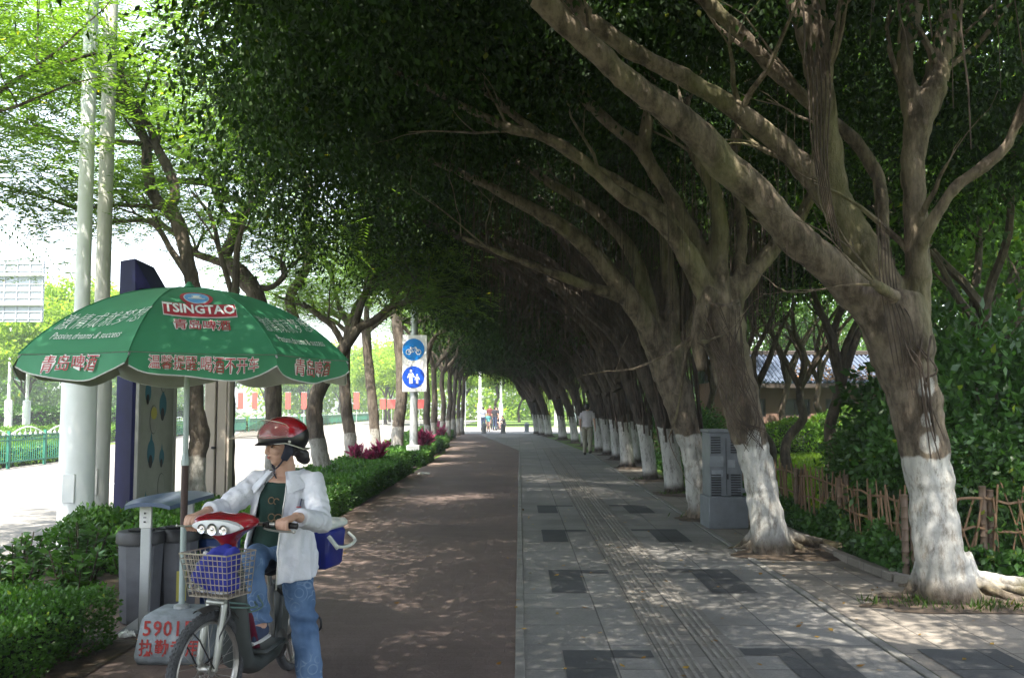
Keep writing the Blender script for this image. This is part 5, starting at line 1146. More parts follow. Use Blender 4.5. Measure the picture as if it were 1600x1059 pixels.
# back of a road sign over the road, far left
th = thing('road_sign', (-23.2, 41, 0), 'grey ribbed back of a large road sign high over the far lane', 'sign')
z0 = W(0, 503, 41).z; z1 = W(0, 407, 41).z; xr = W(69, 450, 41).x + 23.2
s = MB(); s.box((xr - 2.1, 0, (z0 + z1) / 2), (4.2, .05, z1 - z0))
for i in range(9): s.box((xr - 2.1, -.045, z0 + (z1 - z0) * (i + .5) / 9), (4.2, .04, .05))
for i in range(8): s.box((xr - .05 - i * .55, -.05, (z0 + z1) / 2), (.05, .05, z1 - z0))
s.build('panel', M('sign_back', (.33, .36, .39), .5, metal=.3), th, smooth=False)
for k in (.28, .76): s = MB(); s.tube([(xr + .03, -.13, z0 + (z1 - z0) * k), (-.6, -.13, z0 + (z1 - z0) * k)], .07, n=10); s.build('crossbar', m_white, th)
s = MB(); s.tube([(-.6, -.05, 0, .17), (-.6, -.05, z1 + .3, .13)], n=16); s.build('mast', m_galv, th)

# ------------------------------------------------------------------ green railings of the road
def railing(P, label, h=.95, bay=1.9, dense=.11, grp='green railings of the road'):
    th = thing('road_railing', (*P[0], 0), label, 'railing', grp); a = Vector((*P[0], 0)); b = Vector((*P[1], 0)); d = b - a; n = max(1, round(d.length / bay)); u = d.normalized()
    pk = MB(); ar = MB(); 
    for i in range(n):
        q0 = a + d * i / n; q1 = a + d * (i + 1) / n; w_ = (q1 - q0).length
        for zz in (.16, h - .22, h - .1): pk.box(((q0 + q1) / 2 + Vector((0, 0, zz))), (w_ - .04, .03, .035), math.atan2(u.y, u.x))
        m = int(w_ / dense)
        for j in range(1, m): pk.box(q0 + u * w_ * j / m + Vector((0, 0, (h - .1 + .16) / 2)), (.018, .018, h - .26), math.atan2(u.y, u.x))
        ar.tube([tuple(q0 + u * w_ * t / 10 + Vector((0, 0, h - .1 + .22 * math.sin(math.pi * t / 10)))) for t in range(11)], .02, n=5)
        for j in range(1, 7):
            t = j / 7; q = q0 + u * w_ * t; zt = h - .1 + .22 * math.sin(math.pi * t); ar.tube([(q.x, q.y, h - .1), (q.x, q.y, zt)], .012, n=4); ar.ball((q.x, q.y, h - .06), (.045, .045, .05), n=6)
    pk.build('pickets', m_tealp, th, True, smooth=False); ar.build('arches', m_whitep, th, True)
    for i in range(n + 1):
        q = a + d * i / n; s = MB(); s.box((q.x, q.y, h / 2), (.07, .07, h + .05)); s.build('post', m_tealp, th, True, smooth=False)
railing(((-13.4, 13.6), (-13.4, 31)), 'green railing with white arches at the left edge of the picture')
railing(((-18.6, 47), (-17.7, 62)), 'green railing seen between the poster box and the umbrella pole')
railing(((-17.8, 78), (-17.8, 118)), 'far green railing along the road island, behind the red helmet', bay=2.2, dense=.16)
railing(((-17.6, 62.5), (-17.8, 77)), 'green railing with bare posts, left of the red helmet', dense=.14)
for i, (x0, y0, y1, h) in enumerate(((-19.6, 30, 62, .7), (-18.9, 64, 125, .85), (-14.3, 13, 31, .55))):
    hedge([(x0, (y0 + y1) / 2, 1.3, y1 - y0, h)], 26000 if i else 16000, .12 if i < 2 else .07, ['trimmed hedge across the road behind the railing', 'long trimmed hedge far across the road', 'planting strip behind the left railing'][i], 80 + i, mat=m_hedgel, group='hedges on the far side of the road', rag=.12)
hedge([(-27, 55, 2.2, 60, 1.5)], 20000, .2, 'tall trimmed hedge behind the lamp posts across the road', 88, mat=m_hedge, group='hedges on the far side of the road')
leafy_plant('flowering_shrub', -15.5, 27, .2, 'red flowering shrub behind the left railing', 'shrub', m_ti, n=260, L=.22, H=.9, R_=.9, seed=91, stems=10)
# red banners across the road
bn = [376, 398, 421, 450, 475, 500, 536, 557, 598, 612, 625, 655, 664]
for i, px in enumerate(bn):
    d = 74 + (i > 8) * 8; c = W(px, 626 if i < 8 else 631, d); hh = .62 if i < 8 else .38; ww = .42 if i not in (9, 10, 12) else .8
    th = thing('banner', (c.x, c.y, 0), f'red hanging banner across the road, {["first", "second", "third", "fourth", "fifth", "sixth", "seventh", "eighth", "ninth", "tenth", "eleventh", "twelfth", "thirteenth"][i]} from the left', 'banner', 'red banners in a line across the road')
    s = MB(); V = [(-ww / 2 + ww * a / 4, .02 * math.sin(a * 2 + b), c.z - hh + 2 * hh * b / 4) for b in range(5) for a in range(5)]; s.add(V, [(b * 5 + a, b * 5 + a + 1, b * 5 + a + 6, b * 5 + a + 5) for b in range(4) for a in range(4)]).build('cloth', m_red, th)
    s = MB(); s.tube([(0, .06, 0), (0, .06, c.z + hh + .1)], .03, n=6); s.box((0, .04, c.z + hh + .04), (ww, .03, .03)); s.build('stand', m_galv, th)
# bollards across the end of the path
for i, (px, py) in enumerate(((719, 676), (756, 677), (786, 677), (823, 675))):
    q = G(px, py); th = thing('stone_bollard', (q.x, q.y, 0), ['stone bollard at the left end of the row across the path', 'stone bollard in front of the standing group', 'pale stone bollard below the seated figure', 'dark stone bollard at the right end of the row'][i], 'bollard', 'stone bollards closing the path')
    s = MB(); s.lathe([(.17, 0), (.17, .06), (.14, .08), (.15, .42)], n=18); s.build('shaft', m_kerb if i != 3 else m_conc, th)
    s = MB(); s.lathe([(.15, .42), (.17, .44), (.17, .5), (.12, .58), (.03, .61)], n=18); s.build('cap', m_kerb if i != 3 else m_conc, th)
q = G(727, 672); th = thing('sign_post', (q.x, q.y, 0), 'thin grey post at the left end of the bollards', 'post'); s = MB(); s.tube([(0, 0, 0), (0, 0, 3.4)], .045, n=10); s.build('tube', m_galv, th); s = MB(); s.lathe([(.1, 0), (.1, .03), (.05, .06)], n=12); s.build('foot', m_galv, th)

# grey roadside cabinet
q0 = G(1098, 826); q1 = W(1163, 826, q0.y); cw = q1.x - q0.x - .02; ch = W(1130, 671, q0.y).z
cx, cy = (q0.x + q1.x) / 2 + .06, q0.y + .25
th = thing('utility_cabinet', (cx, cy, 0), 'grey telephone utility cabinet with louvres between two limed banyans', 'cabinet', rz=.06)
m_cab = M('cabinet_paint', (.135, .15, .165), .5, var=.14, vscale=6, bump=.05); m_cabp = M('paper_scraps', (.19, .21, .23), .7, var=.15)
s = MB(); s.box((0, 0, .21), (cw, .50, .42), bev=.012); s.build('plinth', m_cab, th)
s = MB(); s.box((-.015, 0, .42 + (ch - .46) / 2), (cw - .09, .42, ch - .46), bev=.01); bo = s.build('body', m_cab, th)
s = MB(); s.box((-.015, 0, ch - .02), (cw - .05, .46, .045), bev=.01); s.build('lid', m_cab, th)
s = MB(); s.box((-.015, -.213, .42 + (ch - .5) / 2), (.006, .006, ch - .56)); s.build('door_gap', m_black, bo)
for gx_ in (-.155, .11):
    for gz, n_ in ((ch - .22, 7), (ch - .78, 11)):
        s = MB()
        for i in range(n_): s.box((gx_ - .0, -.214, gz - (i - n_ / 2) * .033 - .0), (.13, .012, .011), rot=Matrix.Rotation(.5, 3, 'X'))
        s.build('louvre', m_black, bo, smooth=False)
for (a, z, w_, h_) in ((-.13, ch - .42, .18, .14), (.07, ch - .45, .1, .1), (-.12, ch - .58, .15, .09), (.2, .5, .1, .06)):
    s = MB(); s.box((a - .015, -.213, z), (w_, .004, h_)); s.build('torn_notice', m_cabp, bo, smooth=False)
s = MB(); s.box((.0, -.222, ch - .62), (.02, .02, .07), bev=.004); s.build('handle', m_black, bo)
# crumpled paper on the ground
for i, (px, py, lab) in enumerate(((198, 996, 'crumpled white paper beside the clipped hedge'), (662, 741, 'white scrap of paper at the hedge edge beyond the rider'))):
    q = G(px, py); s = MB(); rr = random.Random(i); V = [];
    s.ball((q.x, q.y, .02), (.06 + .1 * i, .035, .028), n=12); s.v = [(v[0] + rr.uniform(-.012, .012), v[1] + rr.uniform(-.012, .012), max(.009, v[2] + rr.uniform(-.012, .012))) for v in s.v]
    tag(s.build('paper_scrap', m_white, smooth=False), lab, 'litter')
# ------------------------------------------------------------------ people (distant): one skinned body each, clothes and hair as children
m_skin = M('skin', (.50, .30, .215), .55, var=.06, vscale=12); m_hair = M('black_hair', (.012, .010, .009), .45, var=.4, vscale=40)
def V3(*a): return Vector(a)
def hand_tubes(mb, wr, d, palm_n, k=1.0, curl=.5):
    """palm, four unequal bent fingers and a thumb; d = hand direction, palm_n = palm normal"""
    d = d.normalized(); n_ = (palm_n - d * palm_n.dot(d)).normalized(); s = d.cross(n_)
    mb.tube([tuple(wr) + (.026 * k,), tuple(wr + d * .04 * k) + (.036 * k,), tuple(wr + d * .085 * k) + (.038 * k,)], n=8, flat=.45, up=n_)
    for i, L in enumerate((.062, .072, .068, .052)):
        b = wr + d * .08 * k + s * (.028 - .019 * i) * k; a = curl * (1 + .15 * i); pts = [tuple(b) + (.0095 * k,)]; ang = 0; c = b.copy()
        for seg in range(3):
            ang += a * .6; v = d * math.cos(ang) + n_ * math.sin(ang); c = c + v * L * k * (.42 - .07 * seg); pts.append(tuple(c) + ((.0088 - .0012 * seg) * k,))
        mb.tube(pts, n=6)
    b = wr + d * .03 * k + s * .03 * k; mb.tube([tuple(b) + (.012 * k,), tuple(b + (d * .6 + s * .6 + n_ * .3) * .035 * k) + (.0105 * k,), tuple(b + (d * .9 + s * .65 + n_ * .55) * .055 * k) + (.009 * k,)], n=6)
def head_parts(mb, c, f, k=1.0, up=V3(0, 0, 1)):
    """skull, jaw, brow, nose, lips, chin and ears round c, looking along f"""
    f = f.normalized(); r = f.cross(up).normalized(); u = r.cross(f); Rm = Matrix((r, f, u)).transposed()
    P = lambda x, y, z: c + Rm @ V3(x * k, y * k, z * k)
    mb.ball(P(0, -.012, .028), (.074 * k, .094 * k, .092 * k), Rm); mb.ball(P(0, .018, -.03), (.062 * k, .070 * k, .082 * k), Rm)
    mb.ball(P(0, .040, -.078), (.034 * k, .036 * k, .030 * k), Rm, 12); mb.ball(P(0, .066, .022), (.050 * k, .018 * k, .016 * k), Rm, 12)
    mb.tube([tuple(P(0, .082, .012)) + (.008 * k,), tuple(P(0, .096, -.012)) + (.0105 * k,), tuple(P(0, .100, -.026)) + (.0135 * k,), tuple(P(0, .086, -.034)) + (.012 * k,)], n=8)
    for s in (-1, 1):
        mb.ball(P(s * .036, .056, -.024), (.026 * k, .022 * k, .026 * k), Rm, 10); mb.ball(P(s * .012, .089, -.033), (.008 * k, .008 * k, .007 * k), Rm, 8)
        mb.ball(P(s * .075, -.01, -.005), (.010 * k, .020 * k, .032 * k), Rm, 8)
    mb.ball(P(0, .082, -.052), (.023 * k, .011 * k, .0065 * k), Rm, 10); mb.ball(P(0, .080, -.064), (.019 * k, .011 * k, .007 * k), Rm, 10)
    return P, Rm
def person(name_loc, rz, label, J, shirt, trous, shoes, group=None, k=1.0, sleeves='short', vox=.011, stripes=None, legs='long', hair_k=1.0):
    x, y = name_loc; th = thing('person', (x, y, 0), label, 'person', group, rz)
    b = MB(); P = {n_: Vector(v) * k for n_, v in J.items()}
    def cap(a, c, r0, r1, mb=b, n=10): mb.tube([tuple(a) + (r0 * k,), tuple(a.lerp(c, .5)) + ((r0 * .52 + r1 * .5) * k,), tuple(c) + (r1 * k,)], n=n)
    up = (P['neck'] - P['pelvis']).normalized(); f = Vector(J.get('face', (0, -1, 0)))
    def torso(mb, e):
        side = (P['shL'] - P['shR']).normalized()
        pr = [(P['pelvis'] - up * .05 * k, .12), (P['pelvis'] + up * .03 * k, .165), (P['pelvis'].lerp(P['neck'], .35), .145), (P['pelvis'].lerp(P['neck'], .7), .175), (P['pelvis'].lerp(P['neck'], .92), .17), (P['neck'] + up * .01, .07)]
        mb.tube([tuple(a) + ((r + e) * k,) for a, r in pr], n=14, flat=.66, up=up.cross(side))
        for s in 'LR': cap(P['sh' + s], P['neck'] - up * .04 * k, .055 + e, .06 + e, mb)
    torso(b, 0); cap(P['neck'] - up * .03 * k, P['head'] - up * .08 * k, .055, .05); hp, Rm = head_parts(b, P['head'], f, k)
    for s in 'LR':
        cap(P['sh' + s], P['el' + s], .046, .036); cap(P['el' + s], P['wr' + s], .036, .025); d = (P['wr' + s] - P['el' + s]).normalized()
        hand_tubes(b, P['wr' + s], d, Vector((1 if s == 'R' else -1, 0, 0)) + f * .2, k)
        cap(P['hi' + s], P['kn' + s], .082, .055); cap(P['kn' + s], P['an' + s], .055, .038)
        b.tube([tuple(P['an' + s] - V3(0, 0, .02)) + (.036 * k,), tuple(P['an' + s] + V3(*J.get('toe', (0, -1, 0))) * .09 * k - V3(0, 0, .045)) + (.034 * k,), tuple(P['an' + s] + V3(*J.get('toe', (0, -1, 0))) * .15 * k - V3(0, 0, .052)) + (.024 * k,)], n=8)
    link('body', remesh(b, vox, 3), m_skin, th)
    c = MB(); torso(c, .014)
    for s in 'LR':
        e = P['el' + s] if sleeves == 'long' else P['sh' + s].lerp(P['el' + s], .7); cap(P['sh' + s], e, .062, .055, c)
        if sleeves == 'long': cap(P['el' + s], P['wr' + s].lerp(P['el' + s], .08), .052, .036, c)
    so_ = link('shirt', remesh(c, vox, 3, disp=lambda q, n_: .008 * noise.noise(q * 9)), shirt, th)
    c = MB(); c.tube([tuple(P['pelvis'] - up * .07 * k) + (.11 * k,), tuple(P['pelvis'] + up * .0) + (.172 * k,), tuple(P['pelvis'] + up * .07 * k) + (.162 * k,)], n=12, flat=.68, up=up.cross((P['shL'] - P['shR']).normalized()))
    for s in 'LR':
        cap(P['hi' + s], P['kn' + s], .096, .072, c)
        if legs == 'long': cap(P['kn' + s], P['an' + s] + V3(0, 0, .0), .072, .060, c)
    link('trousers', remesh(c, vox, 3, disp=lambda q, n_: .008 * noise.noise(q * 8)), trous, th)
    for s in 'LR':
        c = MB(); t = V3(*J.get('toe', (0, -1, 0))); a = P['an' + s]; c.tube([tuple(a - t * .04 * k - V3(0, 0, .035 * k)) + (.044 * k,), tuple(a + t * .06 * k - V3(0, 0, .042 * k)) + (.046 * k,), tuple(a + t * .16 * k - V3(0, 0, .05 * k)) + (.036 * k,)], n=10); c.v = [(p[0], p[1], max(p[2], .006)) for p in c.v]
        link('shoe', remesh(c, vox, 2), shoes, th)
    h = MB(); c0 = P['head'] + (Rm @ V3(0, -.022, .042)) * k; h.ball(c0, (.084 * k * hair_k, .098 * k * hair_k, .088 * k), Rm); h.ball(P['head'] + (Rm @ V3(0, -.06, -.01)) * k, (.07 * k, .05 * k, .07 * k * hair_k), Rm)
    link('hair', remesh(h, vox * .9, 2, disp=lambda q, n_: .007 * noise.noise(q * 30)), m_hair, th)
    return th, P
STAND = dict(pelvis=(0, 0, .90), neck=(0, .01, 1.40), head=(0, -.01, 1.53), shL=(.17, .01, 1.35), shR=(-.17, .01, 1.35), elL=(.22, .03, 1.08), elR=(-.22, .03, 1.08), wrL=(.23, -.05, .85), wrR=(-.23, -.05, .85),
             hiL=(.085, 0, .86), hiR=(-.085, 0, .86), knL=(.095, -.02, .47), knR=(-.095, -.02, .47), anL=(.10, .02, .085), anR=(-.10, .02, .085), face=(0, -1, 0), toe=(0, -1, 0))
def J(**k): d = dict(STAND); d.update(k); return d
m_shirtw = M('pale_shirt', (.50, .47, .50), .8, var=.08); m_khaki = M('khaki_cloth', (.26, .25, .19), .85, var=.12); m_darkc = M('dark_cloth', (.025, .025, .032), .85, var=.2); m_shoe = M('dark_shoe', (.02, .017, .015), .5)
m_turq = M('turquoise_cloth', (.10, .34, .36), .8, var=.1); m_navyc = M('navy_cloth', (.03, .045, .09), .85, var=.2); m_pinkc = M('pinkish_cloth', (.38, .25, .22), .8, var=.1); m_maroon = M('maroon_cloth', (.12, .03, .03), .85)
m_str = bpy.data.materials.new('striped_cloth'); m_str.use_nodes = True; _n = m_str.node_tree; _tc = _n.nodes.new('ShaderNodeTexCoord'); _w = _n.nodes.new('ShaderNodeTexWave'); _w.bands_direction = 'Z'; _w.inputs['Scale'].default_value = 3.6; _r = _n.nodes.new('ShaderNodeValToRGB'); _r.color_ramp.interpolation = 'CONSTANT'; _r.color_ramp.elements[0].color = (.03, .06, .14, 1); _r.color_ramp.elements[1].position = .5; _r.color_ramp.elements[1].color = (.5, .52, .55, 1)
_n.links.new(_tc.outputs['Object'], _w.inputs['Vector']); _n.links.new(_w.outputs['Fac'], _r.inputs[0]); _n.links.new(_r.outputs[0], _n.nodes['Principled BSDF'].inputs['Base Color'])
g = G(918, 711)
person((g.x, g.y), math.pi - .12, 'man walking away in a pale short sleeved shirt and khaki trousers along the limed trunks', J(knL=(.09, -.10, .47), anL=(.09, -.02, .09), knR=(-.09, -.02, .48), anR=(-.09, .20, .14), elR=(-.23, .07, 1.09), wrR=(-.25, .0, .86), elL=(.23, .04, 1.09), wrL=(.22, -.12, .88)), m_shirtw, m_khaki, m_shoe, k=1.04)
grp = 'people gathered at the end of the path'
g = G(755, 673); person((g.x, g.y), 2.9, 'person in a blue and white striped shirt standing with their back turned', J(), m_str, m_navyc, m_shoe, grp, k=1.0)
g = G(765, 671); person((g.x, g.y + .8), .2, 'tall person in a dark maroon top behind the striped shirt', J(), m_maroon, m_darkc, m_shoe, grp, k=1.06)
g = G(763, 674); person((g.x, g.y), .1, 'child in a turquoise top in front of the striped shirt', J(), m_turq, m_pinkc, m_shoe, grp, k=.72, legs='short')
g = G(773, 672); person((g.x, g.y), 2.6, 'person all in dark clothes in the middle of the group', J(elR=(-.25, .0, 1.1), wrR=(-.12, -.18, 1.0)), m_darkc, m_navyc, m_shoe, grp, k=1.0)
g = G(778, 671); person((g.x, g.y + .5), -1.3, 'person in dark clothes at the right of the standing group, leaning sideways', J(head=(.03, -.1, 1.5), neck=(.02, -.05, 1.38)), m_darkc, m_darkc, m_shoe, grp, k=.98)
g = G(788, 671)
SIT = J(pelvis=(0, .05, .30), neck=(0, -.10, .78), head=(0, -.17, .90), shL=(.17, -.09, .73), shR=(-.17, -.09, .73), elL=(.2, -.30, .52), elR=(-.2, -.30, .52), wrL=(.08, -.46, .52), wrR=(-.08, -.46, .52), hiL=(.085, .04, .28), hiR=(-.085, .04, .28), knL=(.11, -.34, .48), knR=(-.11, -.34, .48), anL=(.1, -.30, .09), anR=(-.1, -.30, .09))
person((g.x, g.y), -1.25, 'person in a black top squatting low at the right of the group', SIT, m_darkc, m_pinkc, m_shoe, grp)
g = W(106, 640, 44); person((g.x, 44), 1.5, 'dark dressed pedestrian beyond the left railing across the road', J(), m_darkc, m_darkc, m_shoe, 'pedestrians across the road', vox=.02)
g = W(265, 640, 60); person((g.x, 64), 1.5, 'pedestrian in a lilac top across the road, left of the umbrella pole', J(), M('lilac_cloth', (.4, .3, .45), .8), m_pinkc, m_shoe, 'pedestrians across the road', vox=.02)

# ------------------------------------------------------------------ electric bicycle
m_tyre = M('tyre_rubber', (.055, .057, .06), .8, var=.25, bump=.5, bscale=90); m_steel = M('worn_steel', (.38, .37, .34), .35, metal=.8, var=.15); m_silver2 = M('silver_paint', (.33, .34, .31), .35, metal=.5, var=.12); m_fender = M('dusty_black_metal', (.05, .048, .045), .45, metal=.3, var=.3)
m_gpan = M('grey_green_panel', (.05, .058, .055), .5, var=.15, vscale=6); m_redp = M('red_shell', (.26, .008, .016), .22, coat=.8, var=.12, vscale=3); m_mar = M('maroon_panel', (.10, .008, .025), .3, coat=.4)
m_seat = M('black_vinyl', (.012, .012, .018), .35); m_wire = M('basket_wire', (.50, .44, .36), .4, metal=.6, var=.15); m_bagc = M('blue_bag_cloth', (.018, .025, .26), .75, var=.2, vscale=9, bump=.3, bscale=18)
m_coolb = M('cooler_blue', (.01, .02, .20), .4); m_coolw = M('cooler_white', (.60, .64, .60), .45); m_lens = M('lamp_lens', (.75, .77, .78), .12, var=.05); m_refl = M('lamp_reflector', (.50, .51, .52), .12, metal=.9); m_clear = M('clear_plastic', (.85, .88, .9), .1, trans=.9)
BK = thing('electric_bicycle', (-1.40, 6.0, 0), 'red and grey electric bicycle with a wire basket and round triple headlight', 'bicycle', rz=R(-7))
def rotz(p, a, c): 
    x, y, z = p; dx, dy = x - c[0], y - c[1]; return (c[0] + dx * math.cos(a) - dy * math.sin(a), c[1] + dx * math.sin(a) + dy * math.cos(a), z)
ST = R(-14); PV = (0, -.93)
def steer(mb): mb.v = [rotz(v, ST, PV) for v in mb.v]; return mb
def wheel(yc, R_, name, steered):
    F_ = steer if steered else (lambda m: m)
    ring = lambda r, n=48: [(0, yc + r * math.cos(6.2832 * i / n), R_ + r * math.sin(6.2832 * i / n)) for i in range(n + 1)]
    t = MB(); t.tube(ring(R_ - .024), .024, n=12, cap=False, up=(1, 0, 0)); w_ = F_(t).build(name, m_tyre, BK); w_.name = name
    t = MB(); t.tube(ring(R_ - .052), .011, n=8, cap=False, up=(1, 0, 0), flat=1.6); F_(t).build('rim', m_steel, w_)
    t = MB(); t.tube([(-.055, yc, R_), (.055, yc, R_)], .012 if steered else .014, n=12); t.tube([(-.035, yc, R_), (-.02, yc, R_), (.02, yc, R_), (.035, yc, R_)], [.03, .02, .02, .03] if steered else [.085, .088, .088, .085], n=20); F_(t).build('hub', m_steel, w_)
    t = MB(); n = 32
    for i in range(n):
        a = 6.2832 * i / n; b_ = a + (.5 if i % 4 < 2 else -.5); s = -.03 if i % 2 else .03; hr = .028 if steered else .085
        t.tube([(s, yc + hr * math.cos(b_), R_ + hr * math.sin(b_)), (0, yc + (R_ - .055) * math.cos(a), R_ + (R_ - .055) * math.sin(a))], .0013, n=4)
    F_(t).build('spokes', m_steel, w_)
wheel(-1.10, .285, 'front_wheel', True); wheel(0, .27, 'rear_wheel', False)
# knobs on the front tyre
kb = MB()
for i in range(64):
    a = 6.2832 * i / 64
    for s in (-1, 0, 1):
        rr_ = .285 - (.0 if s == 0 else .004); kb.box((s * .012, -1.10 + rr_ * math.cos(a + (.04 if s else 0)), .285 + rr_ * math.sin(a + (.04 if s else 0))), (.009, .012, .006), rot=Matrix.Rotation(a - math.pi / 2, 3, 'X'))
steer(kb).build('tread', m_tyre, [c for c in BK.children if c.name == 'front_wheel'][0], smooth=False)
def fender(yc, R_, r, a0, a1, w_, name, steered):
    s = MB(); n = 20; V = []
    for i in range(n + 1):
        a = R(a0 + (a1 - a0) * i / n)
        for j in range(5): q = (j - 2) / 2; rr_ = r - .018 * q * q; V.append((w_ * q, yc + rr_ * math.cos(a), R_ + rr_ * math.sin(a)))
    k = len(V); V += [(x, yc + (y - yc) * .985, R_ + (z - R_) * .985) for x, y, z in V]
    F = [(i * 5 + j, i * 5 + j + 1, i * 5 + j + 6, i * 5 + j + 5) for i in range(n) for j in range(4)]
    F += [tuple(q + k for q in reversed(f_)) for f_ in F] + [(i * 5, i * 5 + 5, i * 5 + 5 + k, i * 5 + k) for i in range(n)] + [(i * 5 + 9, i * 5 + 4, i * 5 + 4 + k, i * 5 + 9 + k) for i in range(n)]
    s.add(V, F); (steer(s) if steered else s).build(name, m_fender, BK)
fender(-1.10, .285, .318, 12, 104, .034, 'front_mudguard', True); fender(0, .27, .305, -5, 150, .034, 'rear_mudguard', False)
s = MB()
for sx_ in (-1, 1):
    s.tube([(sx_ * .048, -1.10, .285, .014), (sx_ * .052, -1.085, .36, .019), (sx_ * .05, -1.06, .48, .020), (sx_ * .046, -1.03, .60, .018)], n=10)
s.tube([(-.055, -1.03, .605), (.055, -1.03, .605)], .02, n=10); s.tube([(0, -1.03, .60, .02), (0, -.93, .84, .019)], n=10); steer(s).build('fork', m_silver2, BK)
s = MB()
for sx_ in (-1, 1): s.tube([(sx_ * .052, -1.10, .285), (sx_ * .05, -1.22, .46), (sx_ * .035, -1.25, .50)], .004, n=5)
s.tube([(.04, -1.0, .64), (.09, -1.04, .55), (.06, -1.08, .45), (.05, -1.10, .32)], .005, n=5); s.tube([(-.02, -.98, .76), (-.08, -1.03, .62), (-.04, -1.05, .55)], .004, n=5)
for q in range(6): s.ball((.0 + .02 * math.sin(q * 2.1), -1.02 - .01 * q, .64 + .012 * q), (.03, .02, .016), n=8)
steer(s).build('cables', m_black, BK)
s = MB(); s.tube(spline([(.10, -.84, .575), (.14, -.92, .565), (.07, -1.02, .58), (-.03, -1.04, .59)], 5), .005, n=6); s.tube(spline([(.10, -.80, .60), (.12, -.78, .54), (.07, -.84, .52), (.09, -.90, .57), (.02, -1.0, .60)], 5), .005, n=6); s.build('tied_cord', M('green_cord', (.10, .17, .15), .8), BK)
# main tube, foot well, battery box
s = MB(); V = []
prof = [(-.895, .86, .035), (-.885, .70, .062), (-.87, .55, .075), (-.85, .40, .082), (-.80, .26, .085), (-.66, .205, .085), (-.42, .21, .085), (-.30, .24, .07)]
s.tube([(0, y, z, w_) for y, z, w_ in prof], n=16, flat=.62, up=(0, 1, 0)); s.build('step_through_frame', m_gpan, BK)
s = MB(); s.tube([(.0, -.80, .60, .02), (.02, -.77, .48, .045), (.02, -.73, .36, .055), (.02, -.66, .285, .045), (.02, -.56, .27, .02)], n=12, flat=.5, up=(0, 1, 0)); s.build('inner_panel', m_mar, BK)
s = MB(); s.box((0, -.58, .285), (.26, .30, .025), bev=.01); s.build('footboard', m_gpan, BK)
s = MB(); s.box((0, -.24, .40), (.10, .14, .36), rot=Matrix.Rotation(-.22, 3, 'X'), bev=.02); s.build('battery_case', m_gpan, BK)
s = MB(); s.tube([(0, -.33, .25, .018), (0, -.355, .44, .021), (0, -.37, .55, .020)], n=12); s.tube([(0, -.37, .54, .014), (0, -.385, .66, .0135)], n=12); s.tube([(-.0, -.36, .545, .027), (0, -.365, .575, .027)], n=14); s.build('seat_post', m_steel, BK)
s = MB()
for sx_ in (-1, 1):
    s.tube([(sx_ * .03, -.36, .56), (sx_ * .055, -.16, .44), (sx_ * .06, 0, .275)], .011, n=8); s.tube([(sx_ * .04, -.32, .22), (sx_ * .058, 0, .27)], .012, n=8); s.tube([(sx_ * .06, 0.02, .28), (sx_ * .075, .06, .56)], .006, n=6)
s.build('rear_stay', m_fender, BK)
s = MB(); s.lathe([(.02, -.02), (.06, -.018), (.085, 0), (.06, .018), (.02, .02)], (.045, -.30, .235), 24, rot=Matrix.Rotation(math.pi / 2, 3, 'Y')); s.build('chain_cover', m_fender, BK)
s = MB(); s.tube([(.05, -.30, .235), (.085, -.30, .235), (.09, -.25, .12), (.13, -.25, .12)], .009, n=8); s.box((.15, -.25, .12), (.09, .06, .02), bev=.004); s.tube([(-.05, -.30, .235), (-.085, -.30, .235), (-.09, -.35, .345)], .009, n=8); s.box((-.13, -.35, .345), (.09, .06, .02), bev=.004); s.build('pedal_crank', m_steel, BK)
s = MB(); s.tube(spline([(.10, .02, .30), (.16, .03, .31), (.175, .03, .27), (.16, .03, .235), (.10, .02, .235)], 5), .007, n=8); s.build('stand_loop', m_black, BK)
s = MB(); s.ball((0, -.40, .705), (.075, .15, .045)); s.ball((0, -.30, .71), (.115, .09, .05)); s.ball((0, -.47, .69), (.045, .09, .035)); s.ball((0, -.36, .67), (.055, .08, .045)); link('saddle', remesh(s, .007, 6), m_seat, BK)
s = MB()
for sx_ in (-.08, -.03, .03, .08): s.tube([(sx_, -.16, .60), (sx_, .26, .60)], .006, n=6)
for yy in (-.16, .05, .26): s.tube([(-.085, yy, .60), (.085, yy, .60)], .006, n=6)
s.build('carrier', m_steel, BK)
# handlebar
s = MB(); s.tube(spline([(-.34, -.845, .985), (-.22, -.875, .992), (-.10, -.90, .985), (-.04, -.905, .96), (.04, -.905, .96), (.10, -.90, .985), (.22, -.875, .992), (.34, -.845, .985)], 4), .0115, n=10); s.tube([(0, -.905, .80), (0, -.905, .965)], .02, n=10); steer(s).build('handlebar', m_steel, BK)
for sg in (-1, 1):
    s = MB(); s.tube([(sg * .235, -.872, .990), (sg * .35, -.842, .984)], .0165, n=12); steer(s).build('grip', m_black, BK)
    s = MB(); s.tube(spline([(sg * .19, -.895, .985), (sg * .22, -.935, .975), (sg * .30, -.925, .965), (sg * .37, -.905, .962)], 4), .0055, n=6); s.ball((sg * .372, -.905, .962), .009, n=8); steer(s).build('brake_lever', m_steel, BK)
    s = MB(); s.box((sg * .19, -.882, .985), (.035, .04, .04), bev=.006); steer(s).build('switch_box', m_black, BK)
